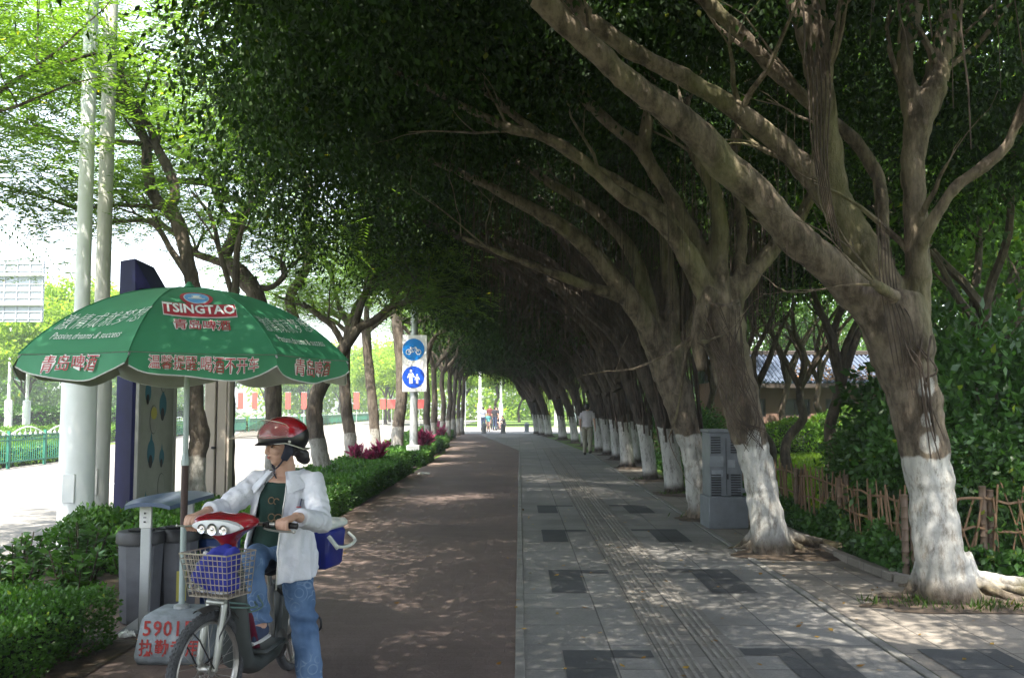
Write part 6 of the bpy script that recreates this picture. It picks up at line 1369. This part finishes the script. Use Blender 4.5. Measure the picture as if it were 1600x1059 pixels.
# red front shell with the lamp
def shell(sc_=1.0, dy=0):
    s = MB(); rows = [(.845, .030, .030, -.935), (.875, .036, .036, -.942), (.905, .055, .048, -.950), (.935, .098, .062, -.962), (.962, .150, .072, -.972), (.985, .188, .074, -.975), (1.003, .200, .070, -.968), (1.018, .182, .062, -.955), (1.032, .135, .05, -.940), (1.042, .075, .032, -.928)]
    n = 28
    for z, a, b_, y in rows:
        for k in range(n):
            t = 6.2832 * k / n; c_, s_ = math.cos(t), math.sin(t); e = .75
            s.v.append((a * sc_ * math.copysign(abs(c_) ** e, c_), y + dy + b_ * sc_ * math.copysign(abs(s_) ** 1.0, s_), z + .012 * abs(c_) ** 3))
    for i in range(len(rows) - 1):
        for k in range(n): a = i * n + k; b2 = i * n + (k + 1) % n; s.f.append((a, b2, b2 + n, a + n))
    s.f += [tuple(range(n - 1, -1, -1)), tuple(range((len(rows) - 1) * n, len(rows) * n))]; s.m = [0] * len(s.f); return s
s = shell(); mesh_ = steer(s).build('front_shell', m_redp, BK)
s = MB(); s.box((.0, -.965, .895), (.035, .012, .012), bev=.003); steer(s).build('red_badge', m_steel, mesh_)
s = MB(); V = []; n = 30
def lensp(a, c_, y_=0): 
    return (a, -1.064 + .30 * a * a * 2.2 + (c_ - .975) * .55 * -.6 + y_, c_)
out = []
for i in range(n): 
    t = 6.2832 * i / n; a = .15 * math.cos(t); c_ = .978 + (.034 if math.sin(t) < 0 else .046) * math.sin(t) * (1 - .35 * abs(math.cos(t)) ** 2) + .010 * abs(math.cos(t)); out.append((a, c_))
s.v = [lensp(0, .975, -.012)] + [lensp(a * .6, .976 + (c_ - .976) * .6, -.008) for a, c_ in out] + [lensp(a, c_, 0) for a, c_ in out] + [lensp(a, c_, .05) for a, c_ in out]
s.f = [(0, 1 + i, 1 + (i + 1) % n) for i in range(n)] + [(1 + i, 1 + n + i, 1 + n + (i + 1) % n, 1 + (i + 1) % n) for i in range(n)] + [(1 + n + i, 1 + 2 * n + i, 1 + 2 * n + (i + 1) % n, 1 + n + (i + 1) % n) for i in range(n)]; s.m = [0] * len(s.f)
hl = steer(s).build('headlight', m_lens, BK)
for (a, r) in ((-.068, .025), (0, .031), (.068, .025)):
    s = MB(); c0 = lensp(a, .980, -.016); s.lathe([(r, 0), (r * .98, .004), (r * .7, .001), (r * .25, -.004), (r * .22, .004), (.002, .006)], (0, 0, 0), 20, rot=Matrix.Rotation(math.pi / 2, 3, 'X')); s.v = [(v[0] + c0[0], v[1] + c0[1], v[2] + c0[2]) for v in s.v]; steer(s).build('reflector', m_refl, hl)
# wire basket
def bp(u, v, t): # u across -1..1, v depth 0 back..1 front, t height 0..1
    w_ = .118 + .026 * t; d0, d1 = -.965 - .0 * t, -1.15 - .05 * t
    return (u * w_ + .04, d0 + (d1 - d0) * v, .655 + .215 * t + .010 * u * 0)
bs = MB(); r0 = .0024
def wl(pts, r=r0): bs.tube([bp(*p) for p in pts], r, n=5)
for t in (0, .15, .3, .45, .6, .75, .88): wl([(-1, 0, t), (1, 0, t), (1, 1, t), (-1, 1, t), (-1, 0, t)])
wl([(-1, 0, 1), (1, 0, 1), (1, 1, 1), (-1, 1, 1), (-1, 0, 1)], .0042); wl([(-1, 0, 0), (1, 0, 0), (1, 1, 0), (-1, 1, 0), (-1, 0, 0)], .0036)
for i in range(11): u = -1 + 2 * i / 10; wl([(u, 1, 0), (u, 1, 1)]); wl([(u, 0, 0), (u, 0, 1)]); wl([(u, 0, 0), (u, 1, 0)])
for i in range(7): v = i / 6; wl([(1, v, 0), (1, v, 1)]); wl([(-1, v, 0), (-1, v, 1)]); wl([(-1, v, 0), (1, v, 0)])
steer(bs).build('basket', m_wire, BK)
# blue bag, bottle and paper riding in the basket
def BW(x, y, z): p = rotz((x, y, z), ST, PV); return rootmat(BK) @ Vector(p)
bg_ = MB(); 
for (x, y, z, rx, ry, rz_, a) in ((.05, -1.06, .73, .10, .07, .07, .3), (.0, -1.06, .80, .09, .065, .07, -.3), (.09, -1.05, .80, .05, .06, .075, .2), (-.03, -1.09, .73, .07, .05, .045, .5), (.02, -1.03, .86, .065, .045, .035, -.3), (.10, -1.03, .86, .035, .035, .035, 0)):
    bg_.ball(BW(x, y, z), (rx, ry, rz_), Matrix.Rotation(a, 3, 'Y'))
c0 = BW(0, -1.06, .67); bt = thing('cloth_bag', tuple(c0), 'bright blue cloth bag stuffed in the wire basket', 'bag')
link('cloth', remesh(bg_, .006, 4, disp=lambda q, n_: .012 * noise.noise(q * 14) + .006 * abs(noise.noise(Vector((q.x * 40, q.y * 40, q.z * 10))))), m_bagc, bt, True)
s = MB(); P0 = BW(.0, -1.10, .83); P1 = BW(-.05, -1.12, .74); P2 = BW(-.09, -1.12, .69); s.tube([tuple(P0), tuple(P1), tuple(P2)], .009, n=6, flat=.3); s.build('strap', m_bagc, bt, True)
c0 = BW(-.10, -1.09, .665); bo_ = thing('plastic_bottle', tuple(c0), 'clear plastic bag or bottle at the left end of the wire basket', 'bottle')
s = MB(); s.lathe([(.02, 0), (.032, .006), (.034, .05), (.030, .075), (.034, .1), (.033, .14), (.014, .175), (.012, .19)], n=20, rot=Matrix.Rotation(.30, 3, 'Y')); s.build('bottle_body', m_clear, bo_)
s = MB(); s.lathe([(.0145, .188), (.0145, .207), (.012, .208)], n=16, rot=Matrix.Rotation(.30, 3, 'Y')); s.build('bottle_cap', m_white, bo_)
s = MB(); rr = random.Random(8); n = 12; V = [(x_, y_, .668 + .012 * noise.noise(Vector((x_ * 30, y_ * 30, 2))) + .006) for y_ in [-.985 - .155 * j / n for j in range(n + 1)] for x_ in [-.105 + .235 * i / n for i in range(n + 1)]]
s.add([tuple(BW(*v)) for v in V], [(j * (n + 1) + i, j * (n + 1) + i + 1, (j + 1) * (n + 1) + i + 1, (j + 1) * (n + 1) + i) for j in range(n) for i in range(n)])
tag(s.build('paper_sheet', m_white), 'crumpled white paper lining the bottom of the wire basket', 'paper')
# cool box on the carrier
Cb = rootmat(BK) @ Vector((.095, .08, .612)); cbx = thing('cool_box', tuple(Cb), 'blue cool box with white lid and handle tied behind the saddle', 'cool box', rz=R(-7) - .12)
s = MB(); s.box((0, 0, .12), (.34, .26, .24), bev=.02); s.v = [(x * (.90 + .1 * z / .22), y * (.90 + .1 * z / .22), z) for x, y, z in s.v]; s.build('box_body', m_coolb, cbx)
s = MB(); s.box((0, 0, .265), (.36, .28, .055), bev=.018); s.build('lid', m_coolw, cbx)
s = MB(); s.tube(spline([(.18, -.13, .20), (.225, -.14, .15), (.235, 0, .13), (.225, .14, .15), (.18, .13, .20)], 5), .010, n=8); s.tube([(.17, -.132, .205), (.235, -.136, .135)], .014, n=8); s.build('handle', m_coolw, cbx)

# ------------------------------------------------------------------ the rider
m_jkt = M('white_jacket_cloth', (.66, .68, .73), .85, var=.05, vscale=5, bump=.5, bscale=26); m_tee = M('dark_green_cloth', (.006, .032, .024), .85, var=.2); m_red_helm = M('red_helmet_shell', (.30, .004, .010), .16, coat=1.0); m_blk_helm = M('black_helmet_trim', (.008, .008, .012), .3); m_strap = M('navy_strap', (.010, .012, .028), .7)
m_sole = M('white_rubber', (.6, .6, .58), .6); m_lip = M('lips', (.35, .11, .09), .5); m_eye = M('dark_eye', (.015, .01, .01), .2)
m_jeans = bpy.data.materials.new('printed_jeans'); m_jeans.use_nodes = True; _n = m_jeans.node_tree; L = _n.links.new
_tc = _n.nodes.new('ShaderNodeTexCoord'); _a = _n.nodes.new('ShaderNodeTexNoise'); _a.inputs['Scale'].default_value = 7; _a.inputs['Detail'].default_value = 8; L(_tc.outputs['Object'], _a.inputs[0])
_r = _n.nodes.new('ShaderNodeValToRGB'); _r.color_ramp.elements[0].position = .32; _r.color_ramp.elements[0].color = (.045, .10, .21, 1); _r.color_ramp.elements[1].position = .7; _r.color_ramp.elements[1].color = (.13, .22, .37, 1); L(_a.outputs[0], _r.inputs[0])
_v = _n.nodes.new('ShaderNodeTexVoronoi'); _v.inputs['Scale'].default_value = 13; L(_tc.outputs['Object'], _v.inputs['Vector']); _m = _n.nodes.new('ShaderNodeMath'); _m.operation = 'SINE'; _mm = _n.nodes.new('ShaderNodeMath'); _mm.operation = 'MULTIPLY'; _mm.inputs[1].default_value = 22; L(_v.outputs['Distance'], _mm.inputs[0]); L(_mm.outputs[0], _m.inputs[0])
_q = _n.nodes.new('ShaderNodeMapRange'); _q.inputs[1].default_value = .55; _q.inputs[2].default_value = .95; _q.inputs[4].default_value = .38; L(_m.outputs[0], _q.inputs[0]); _b = _n.nodes.new('ShaderNodeTexNoise'); _b.inputs['Scale'].default_value = 4; L(_tc.outputs['Object'], _b.inputs[0]); _b2 = _n.nodes.new('ShaderNodeMapRange'); _b2.inputs[1].default_value = .48; _b2.inputs[2].default_value = .58; L(_b.outputs[0], _b2.inputs[0])
_p = _n.nodes.new('ShaderNodeMath'); _p.operation = 'MULTIPLY'; L(_q.outputs[0], _p.inputs[0]); L(_b2.outputs[0], _p.inputs[1]); _x = _n.nodes.new('ShaderNodeMix'); _x.data_type = 'RGBA'; L(_p.outputs[0], _x.inputs[0]); L(_r.outputs[0], _x.inputs[6]); _x.inputs[7].default_value = (.30, .40, .52, 1); L(_x.outputs[2], _n.nodes['Principled BSDF'].inputs['Base Color']); _n.nodes['Principled BSDF'].inputs['Roughness'].default_value = .85

WM = thing('person', (-1.40, 5.62, 0), 'woman in open white jacket, flowered jeans and red helmet astride the electric bicycle', 'person')
tf = Vector((-.16, -.987, 0)).normalized(); tl = Vector((-tf.y, tf.x, 0))       # facing, rider's left (viewer's right)
hgC = BW(-.285, -.858, .987); hgL = BW(.29, -.86, .987)   # grips: her right (viewer left) and her left
pel = Vector((-1.405, 5.66, .77)); nek = Vector((-1.362, 5.63, 1.225)); hd = Vector((-1.372, 5.575, 1.375)); fd = Vector((-.80, -.60, -.06)).normalized()
shR_ = Vector((-1.525, 5.66, 1.165)); shL_ = Vector((-1.20, 5.60, 1.165))
elR_ = Vector((-1.685, 5.52, 1.02)); elL_ = Vector((-1.11, 5.42, .955))
bar = (hgL - hgC).normalized(); bf = Vector((bar.y, -bar.x, 0))                    # bar direction and bar-forward
if bf.dot(tf) < 0: bf = -bf
wrR_ = hgC - bf * .075 + Vector((0, 0, .045)); wrL_ = hgL - bf * .07 + Vector((0, 0, .04)) + bar * .01
hiL_ = pel + tl * .092 + Vector((0, 0, -.05)); hiR_ = pel - tl * .10 + Vector((0, 0, -.04))
knL_ = W(474, 965, 5.52); anL_ = W(486, 1066, 5.5); knR_ = W(391, 880, 5.42); anR_ = W(408, 974, 5.40)
def T(mb, pts, n=12, flat=1, up=None): mb.tube([tuple(p) + (r,) for p, r in pts], n=n, flat=flat, up=up)
b = MB()
T(b, [(pel - V3(0, 0, .08), .12), (pel, .15), (pel.lerp(nek, .3), .125), (pel.lerp(nek, .65), .15), (pel.lerp(nek, .9), .14), (nek, .06)], 16, .68, tf)
T(b, [(nek - V3(0, 0, .04), .062), (nek.lerp(hd, .5), .052), (hd - V3(0, 0, .05), .052)])
hp, Hm = head_parts(b, hd, fd, 1.0)
for sh_, el_, wr_ in ((shR_, elR_, wrR_), (shL_, elL_, wrL_)):
    T(b, [(nek - V3(0, 0, .05), .05), (sh_, .05), (sh_.lerp(el_, .5), .043), (el_, .036)]); T(b, [(el_, .036), (el_.lerp(wr_, .4), .034), (wr_, .024)])
for hi_, kn_, an_ in ((hiL_, knL_, anL_), (hiR_, knR_, anR_)):
    T(b, [(hi_, .088), (hi_.lerp(kn_, .5), .075), (kn_, .055)]); T(b, [(kn_, .055), (kn_.lerp(an_, .3), .056), (an_, .036)]); T(b, [(an_, .036), (an_ + tf * .07 - V3(0, 0, .04), .036), (an_ + tf * .14 - V3(0, 0, .048), .026)])
def grip_hand(mb, g_, wr_, outer, reach=0):
    """a hand closed over the grip: palm on top, four unequal fingers curled round the front, thumb round the back and under"""
    up = V3(0, 0, 1); o = bar * outer
    pc = g_ + up * .026 - bf * .012
    mb.tube([tuple(wr_) + (.026,), tuple(wr_.lerp(pc, .55)) + (.034,), tuple(pc) + (.037,)], n=10, flat=.5, up=up)
    mb.tube([tuple(pc) + (.036,), tuple(g_ + up * .028 + bf * .016) + (.036,)], n=10, flat=.42, up=up)
    for i, L_ in enumerate((.9, 1.0, .96, .8)):
        c = g_ - o * (.030 - .0195 * i) if False else g_ + o * (-.030 + .0195 * i)
        r_ = .026 + reach * .012
        pts = [c + up * .027 + bf * .012, c + up * .022 + bf * (r_ + .006), c + up * (-.004 - .004 * i) + bf * (r_ + .010 + reach * .02) * L_, c - up * .026 * L_ + bf * (.016 + reach * .035), c - up * (.031 + reach * .02) + bf * (-.006 + reach * .035)]
        mb.tube([tuple(q) + (rr_,) for q, rr_ in zip(spline(pts, 3), np.linspace(.0103, .0082, 13))], n=8)
    c = g_ - o * .034
    mb.tube([tuple(q) + (rr_,) for q, rr_ in zip(spline([c + up * .018 - bf * .022, c + up * .0 - bf * .032 - o * .01, c - up * .018 - bf * .022 - o * .012, c - up * .028 - bf * .004 - o * .008], 3), np.linspace(.013, .0095, 10))], n=8)
grip_hand(b, hgL, wrL_, 1); grip_hand(b, hgC, wrR_, -1, 1)
bd_ = link('body', remesh(b, .0042, 3, .4), m_skin, WM, True)
# face details
s = MB()
for sg in (-1, 1): s.ball(hp(sg * .031, .079, .003), (.0135, .005, .0055), Hm, 10)
s.build('eyes', m_eye, WM, True)
s = MB()
for sg in (-1, 1): s.tube([tuple(hp(sg * .014, .083, .020)) + (.0022,), tuple(hp(sg * .032, .080, .024)) + (.0028,), tuple(hp(sg * .048, .068, .018)) + (.0015,)], n=6)
s.build('eyebrows', m_hair, WM, True)
s = MB(); s.ball(hp(0, .0905, -.053), (.021, .0045, .0042), Hm, 10); s.ball(hp(0, .0885, -.0605), (.018, .0048, .0048), Hm, 10); s.build('lips', m_lip, WM, True)
# hair under the helmet and at the neck
s = MB(); s.ball(hp(0, -.03, .02), (.083, .090, .085), Hm)
T(s, [(hp(0, -.09, -.03), .035), (hp(0, -.125, -.07), .040), (hp(.02, -.15, -.095), .028), (hp(.03, -.17, -.10), .012)])
link('hair', remesh(s, .006, 2, disp=lambda q, n_: .006 * noise.noise(q * 45)), m_hair, WM, True)
# helmet
def dome(cut, e=0.0, n=40, m=18):
    s = MB(); V = []; F = []
    for i in range(m + 1):
        for k in range(n):
            t = 6.2832 * k / n; fx, fy = math.cos(t), math.sin(t); zc = cut(fy, fx); ph0 = math.acos(max(-1, min(1, zc / (.115 + e)))); ph = ph0 * i / m
            V.append(hp((.118 + e) * math.sin(ph) * fx, -.008 + (.148 + e) * math.sin(ph) * fy, .052 + (.115 + e) * math.cos(ph)))
    for i in range(m):
        for k in range(n): a = i * n + k; b_ = i * n + (k + 1) % n; F.append((a, a + n, b_ + n, b_))
    return s.add(V, F)
cutA = lambda fy, fx: (-.030 if fy > .25 else (-.030 - .045 * min(1, (.25 - fy) / .8)))
cutB = lambda fy, fx: (.004 if fy > 0 else .004 + .050 * -fy)
hel = thing('crash_helmet', tuple(hd + V3(0, 0, .05)), 'glossy red open face helmet with raised clear visor on the rider', 'helmet')
ho = dome(cutA, .002).build('shell_trim', m_blk_helm, hel, True); dome(cutB, .0055).build('red_shell', m_red_helm, hel, True)
inn = dome(cutA, -.012).build('padding', m_strap, hel, True)
s = MB(); s.tube([tuple(hp(.121 * math.cos(t) * .98, -.008 + .151 * math.sin(t) * .985, .052 + cutA(math.sin(t), 0) * 1.0)) for t in np.linspace(0, 6.2832, 49)], .0042, n=6); s.build('chrome_edge', m_steel, hel, True)
s = MB(); V = []; n = 16
for i in range(n + 1):
    t = R(28 + 124 * i / n); x_ = .118 * math.cos(t); y_ = -.008 + .150 * math.sin(t); k_ = math.sin((i / n) * math.pi)
    V += [hp(x_, y_, .030), hp(x_ * 1.03, y_ + .022 * k_, .020)]
s.add(V, [(2 * i, 2 * i + 1, 2 * i + 3, 2 * i + 2) for i in range(n)]); k = len(s.v); s.add([tuple(Vector(v) + V3(0, 0, -.004)) for v in V], [(2 * i + 2, 2 * i + 3, 2 * i + 1, 2 * i) for i in range(n)]); s.build('peak', m_blk_helm, hel, True)
m_vis = bpy.data.materials.new('clear_visor'); m_vis.use_nodes = True; _n = m_vis.node_tree; _n.nodes.clear(); _o = _n.nodes.new('ShaderNodeOutputMaterial'); _t = _n.nodes.new('ShaderNodeBsdfTransparent'); _t.inputs[0].default_value = (.93, .92, .88, 1); _g = _n.nodes.new('ShaderNodeBsdfPrincipled'); _g.inputs['Base Color'].default_value = (.55, .55, .52, 1); _g.inputs['Roughness'].default_value = .12
_mx = _n.nodes.new('ShaderNodeMixShader'); _mx.inputs[0].default_value = .2; _n.links.new(_t.outputs[0], _mx.inputs[1]); _n.links.new(_g.outputs[0], _mx.inputs[2]); _n.links.new(_mx.outputs[0], _o.inputs[0])
s = MB(); V = []; nu, nv = 22, 10
for j in range(nv + 1):
    for i in range(nu + 1):
        t = R(8 + 164 * i / nu); q = j / nv; el = R(62 - 52 * q); k_ = math.sin(math.pi * i / nu) ** .5
        rx_, ry_ = .134, .168 + .105 * q ** 1.2 * k_; zz = .052 + .128 * math.sin(el) * (.55 + .45 * k_) - .01; cc = math.cos(el) * .55 + .45
        V.append(hp(rx_ * math.cos(t) * (cc * .25 + .75), -.008 + (ry_ * cc + .02 * q) * math.sin(t) * (1.0 + .10 * q), zz + .004))
s.add(V, [(j * (nu + 1) + i, j * (nu + 1) + i + 1, (j + 1) * (nu + 1) + i + 1, (j + 1) * (nu + 1) + i) for j in range(nv) for i in range(nu)]); vis = s.build('visor', m_vis, hel, True)
s = MB(); s.tube([tuple(V[i]) for i in range(nu + 1)], .0022, n=5); s.tube([tuple(V[nv * (nu + 1) + i]) for i in range(nu + 1)], .0022, n=5); s.build('visor_edge', m_wire, hel, True)
for sg in (-1, 1): s = MB(); s.tube([tuple(hp(sg * .117, .01, .03)), tuple(hp(sg * .130, .012, .03))], .008, n=10); s.build('visor_screw', m_steel, hel, True)
s = MB(); 
for sg in (-1, 1):
    T(s, [(hp(sg * .083, -.015, .02), .03), (hp(sg * .085, .005, -.03), .032), (hp(sg * .072, .028, -.075), .024)], 10, .35, Hm @ V3(1, 0, 0)); T(s, [(hp(sg * .07, .03, -.075), .010), (hp(sg * .04, .05, -.112), .009), (hp(0, .055, -.128), .009)], 8, .5)
link('chin_strap', remesh(s, .005, 2), m_strap, hel, True)
s = MB(); s.tube([tuple(hp(0, .056, -.128)), tuple(hp(.0, .06, -.15)), tuple(hp(-.01, .05, -.18))], .004, n=6); s.build('strap_end', m_strap, hel, True)
s = MB(); s.lathe([(.016, 0), (.018, .002), (.018, .004)], (0, 0, 0), 20, sx=1.4); q_ = hp(.075, .092, .098); nn = (q_ - hp(0, -.008, .04)).normalized(); Rq = nn.to_track_quat('Z', 'Y').to_matrix(); s.v = [tuple(Rq @ Vector(v) + q_) for v in s.v]; s.build('round_badge', m_refl, hel, True)
# T-shirt
s = MB(); T(s, [(pel - V3(0, 0, .0), .15), (pel + V3(0, 0, .05), .163), (pel.lerp(nek, .3), .148), (pel.lerp(nek, .65), .165), (pel.lerp(nek, .86), .150), (pel.lerp(nek, .96), .09)], 20, .72, tf)
for sh_ in (shR_, shL_): T(s, [(nek - V3(0, 0, .07), .055), (sh_ - V3(0, 0, .01), .052)])
tee = link('shirt', remesh(s, .006, 4, disp=lambda q, n_: .006 * noise.noise(Vector((q.x * 12, q.y * 12, q.z * 6)))), m_tee, WM, True)
s = MB(); m_print = M('faded_print', (.20, .13, .07), .8, var=.3); rr = random.Random(2)
def tfp(a, z, o=.0): c = pel.lerp(nek, (z - pel.z) / (nek.z - pel.z)); dd = .72 * .163; return c + tl * a + tf * (dd * math.sqrt(max(0, 1 - (a / .165) ** 2)) + .014 + o)
for (a0, z0_, r_, sw) in ((-.02, 1.07, .018, 5.0), (.012, 1.065, .016, 4.0), (.03, .97, .022, 5.5), (-.01, .975, .020, 5.5), (.01, .945, .016, 5), (.035, .94, .012, 5)):
    s.tube([tuple(tfp(a0 + r_ * math.cos(t), z0_ + r_ * math.sin(t))) for t in np.linspace(.5, .5 + sw, 14)], .0032, n=5)
s.build('print', m_print, tee, True)
# jeans
s = MB(); T(s, [(pel - V3(0, 0, .09), .10), (pel - V3(0, 0, .03), .155), (pel + V3(0, 0, .05), .15)], 18, .75, tf)
T(s, [(hiL_, .103), (hiL_.lerp(knL_, .5), .090), (knL_, .076), (knL_.lerp(anL_, .4), .076), (anL_, .074), (anL_ - V3(0, 0, .03), .075)], 14); T(s, [(hiR_, .100), (hiR_.lerp(knR_, .55), .088), (knR_, .076)], 14); T(s, [(knR_, .074), (knR_.lerp(anR_, .4), .066), (anR_, .062)], 14)
s.ball(knR_, .080); s.ball(knL_, .080)
def jw(q, n_): 
    z = q.z; return .010 * noise.noise(Vector((q.x * 9, q.y * 9, z * 16))) + .007 * math.sin(z * 85 + q.x * 30 + 3 * noise.noise(q * 6)) * max(0, 1 - abs(z - .43) / .13)
link('jeans', remesh(s, .006, 4, disp=jw), m_jeans, WM, True)
for an_ in (anL_, anR_):
    s = MB(); T(s, [(an_ - tf * .03 - V3(0, 0, .035), .040), (an_ + tf * .06 - V3(0, 0, .038), .043), (an_ + tf * .15 - V3(0, 0, .050), .034)]); sho = link('shoe', remesh(s, .006, 2), m_navyc, WM, True)
    s = MB(); T(s, [(an_ - tf * .05 - V3(0, 0, .074), .040), (an_ + tf * .06 - V3(0, 0, .074), .047), (an_ + tf * .165 - V3(0, 0, .074), .036)], 14, .32, V3(0, 0, 1)); s.build('sole', m_sole, sho, True)
# white jacket: open shell, sleeves with turned cuffs, collar
def jring(z, phi, e=0):
    t = (z - .60) / (1.225 - .60); c = pel.lerp(nek, (z - pel.z) / (nek.z - pel.z)) if z > pel.z else Vector((pel.x, pel.y, z)) + tl * .01
    prof_a = np.interp(t, [0, .2, .5, .8, .92, 1.0], [.228, .212, .180, .178, .145, .078]); prof_b = np.interp(t, [0, .2, .5, .8, .92, 1.0], [.215, .195, .160, .138, .112, .075])
    fold = .010 * math.sin(phi * 7 + z * 9) * (1 - t) + .006 * math.sin(phi * 13 - z * 21)
    return Vector((c.x, c.y, z)) + tl * (prof_a + e + fold) * math.sin(phi) + tf * (prof_b + e + fold) * math.cos(phi)
s = MB(); nz, np_ = 26, 46; V = []
for j in range(nz + 1):
    q = j / nz
    for i in range(np_ + 1):
        u_ = i / np_; zt = 1.222; ztop = zt
        phiL = R(17 + 4 * q) ; phiR = R(-(26 + 22 * (1 - q) ** .7 + 8 * math.sin(q * 3)))
        ph = phiL + (2 * math.pi + phiR - phiL) * u_
        zb = .605 + .02 * math.sin(ph) + (.12 * max(0, -math.sin(ph)) if math.cos(ph) > -.2 else 0) + .07 * max(0, -math.cos(ph)); z = zb + (ztop - zb) * q
        V.append(jring(z, ph))
k = len(V); n1 = np_ + 1; F = [(j * n1 + i, j * n1 + i + 1, (j + 1) * n1 + i + 1, (j + 1) * n1 + i) for j in range(nz) for i in range(np_)]
ctr = [Vector((pel.lerp(nek, .5).x, pel.lerp(nek, .5).y, v.z)) for v in V]; V2 = [v + (c - v).normalized() * .013 for v, c in zip(V, ctr)]
edge = [i for i in range(np_)] + [np_ + j * n1 for j in range(nz)] + [nz * n1 + np_ - i for i in range(np_)] + [(nz - j) * n1 for j in range(nz)]
s.add(V + V2, F + [tuple(q + k for q in reversed(f_)) for f_ in F] + [(edge[(i + 1) % len(edge)], edge[i], edge[i] + k, edge[(i + 1) % len(edge)] + k) for i in range(len(edge))])
for sh_, el_, wr_ in ((shR_, elR_, wrR_), (shL_, elL_, wrL_)):
    w2 = el_.lerp(wr_, .80); T(s, [(sh_.lerp(nek, .45) + V3(0, 0, -.015), .060), (sh_, .072), (sh_.lerp(el_, .5), .070), (el_, .064), (el_.lerp(w2, .5), .056), (w2, .047), (w2.lerp(wr_, .1), .043)], 16)
def wrinkle(q, n_):
    a = noise.noise(Vector((q.x * 9, q.y * 9, q.z * 7))) * .009 + .006 * noise.noise(Vector((q.x * 26, q.y * 26, q.z * 15)))
    for el_ in (elR_, elL_, shR_, shL_):
        d = (q - el_).length; a += .0065 * math.sin(d * 120 + 5 * noise.noise(q * 5)) * max(0, 1 - d / .17)
    return a
jk = link('jacket', remesh(s, .0052, 3, disp=wrinkle), m_jkt, WM, True)
# collar flaps, pocket trim, zip
s = MB()
for sg, a0, a1 in ((1, 18, 150), (-1, -28, -150)):
    V = []; n = 12
    for i in range(n + 1):
        ph = R(a0 + (a1 - a0) * i / n); k_ = 1 - i / n; p = jring(1.212, ph, .006); V += [p, p + V3(0, 0, .030 - .012 * k_), jring(1.185 - .075 * k_ ** 2, ph + sg * .10 * k_, .022 + .02 * k_)]
    s.add(V, [(3 * i + a, 3 * i + a + 1, 3 * i + a + 4, 3 * i + a + 3) for i in range(n) for a in (0, 1)])
me_ = s.mesh('collar'); o_ = link('collar', me_, m_jkt, jk, True); md = o_.modifiers.new('t', 'SOLIDIFY'); md.thickness = .006; md.offset = 0
s = MB(); s.tube([tuple(jring(z, R(17 + 4 * (z - .6) / .62), .006)) for z in np.linspace(.60, 1.20, 14)], .0035, n=5); s.tube([tuple(jring(.605, R(17), .008)), tuple(jring(.605, R(17), .008) - V3(0, 0, .022))], .005, n=6); s.build('zip', m_steel, jk, True)
s = MB(); s.tube([tuple(jring(1.08, R(50), .010)), tuple(jring(1.03, R(48), .012))], .0035, n=5); s.build('pocket_edge', m_navyc, jk, True)
s = MB(); s.tube([tuple(jring(1.035, R(42), .014)), tuple(jring(1.033, R(50), .014))], .006, n=5, flat=.6); s.build('red_tag', m_red, jk, True)
for el_, wr_ in ((elR_, wrR_), (elL_, wrL_)):
    w2 = el_.lerp(wr_, .80); s = MB(); T(s, [(w2.lerp(el_, .12), .052), (w2, .051), (w2.lerp(wr_, .12), .050)], 16); link('cuff', remesh(s, .006, 2, disp=lambda q, n_: .004 * noise.noise(q * 30)), m_jkt, jk, True)
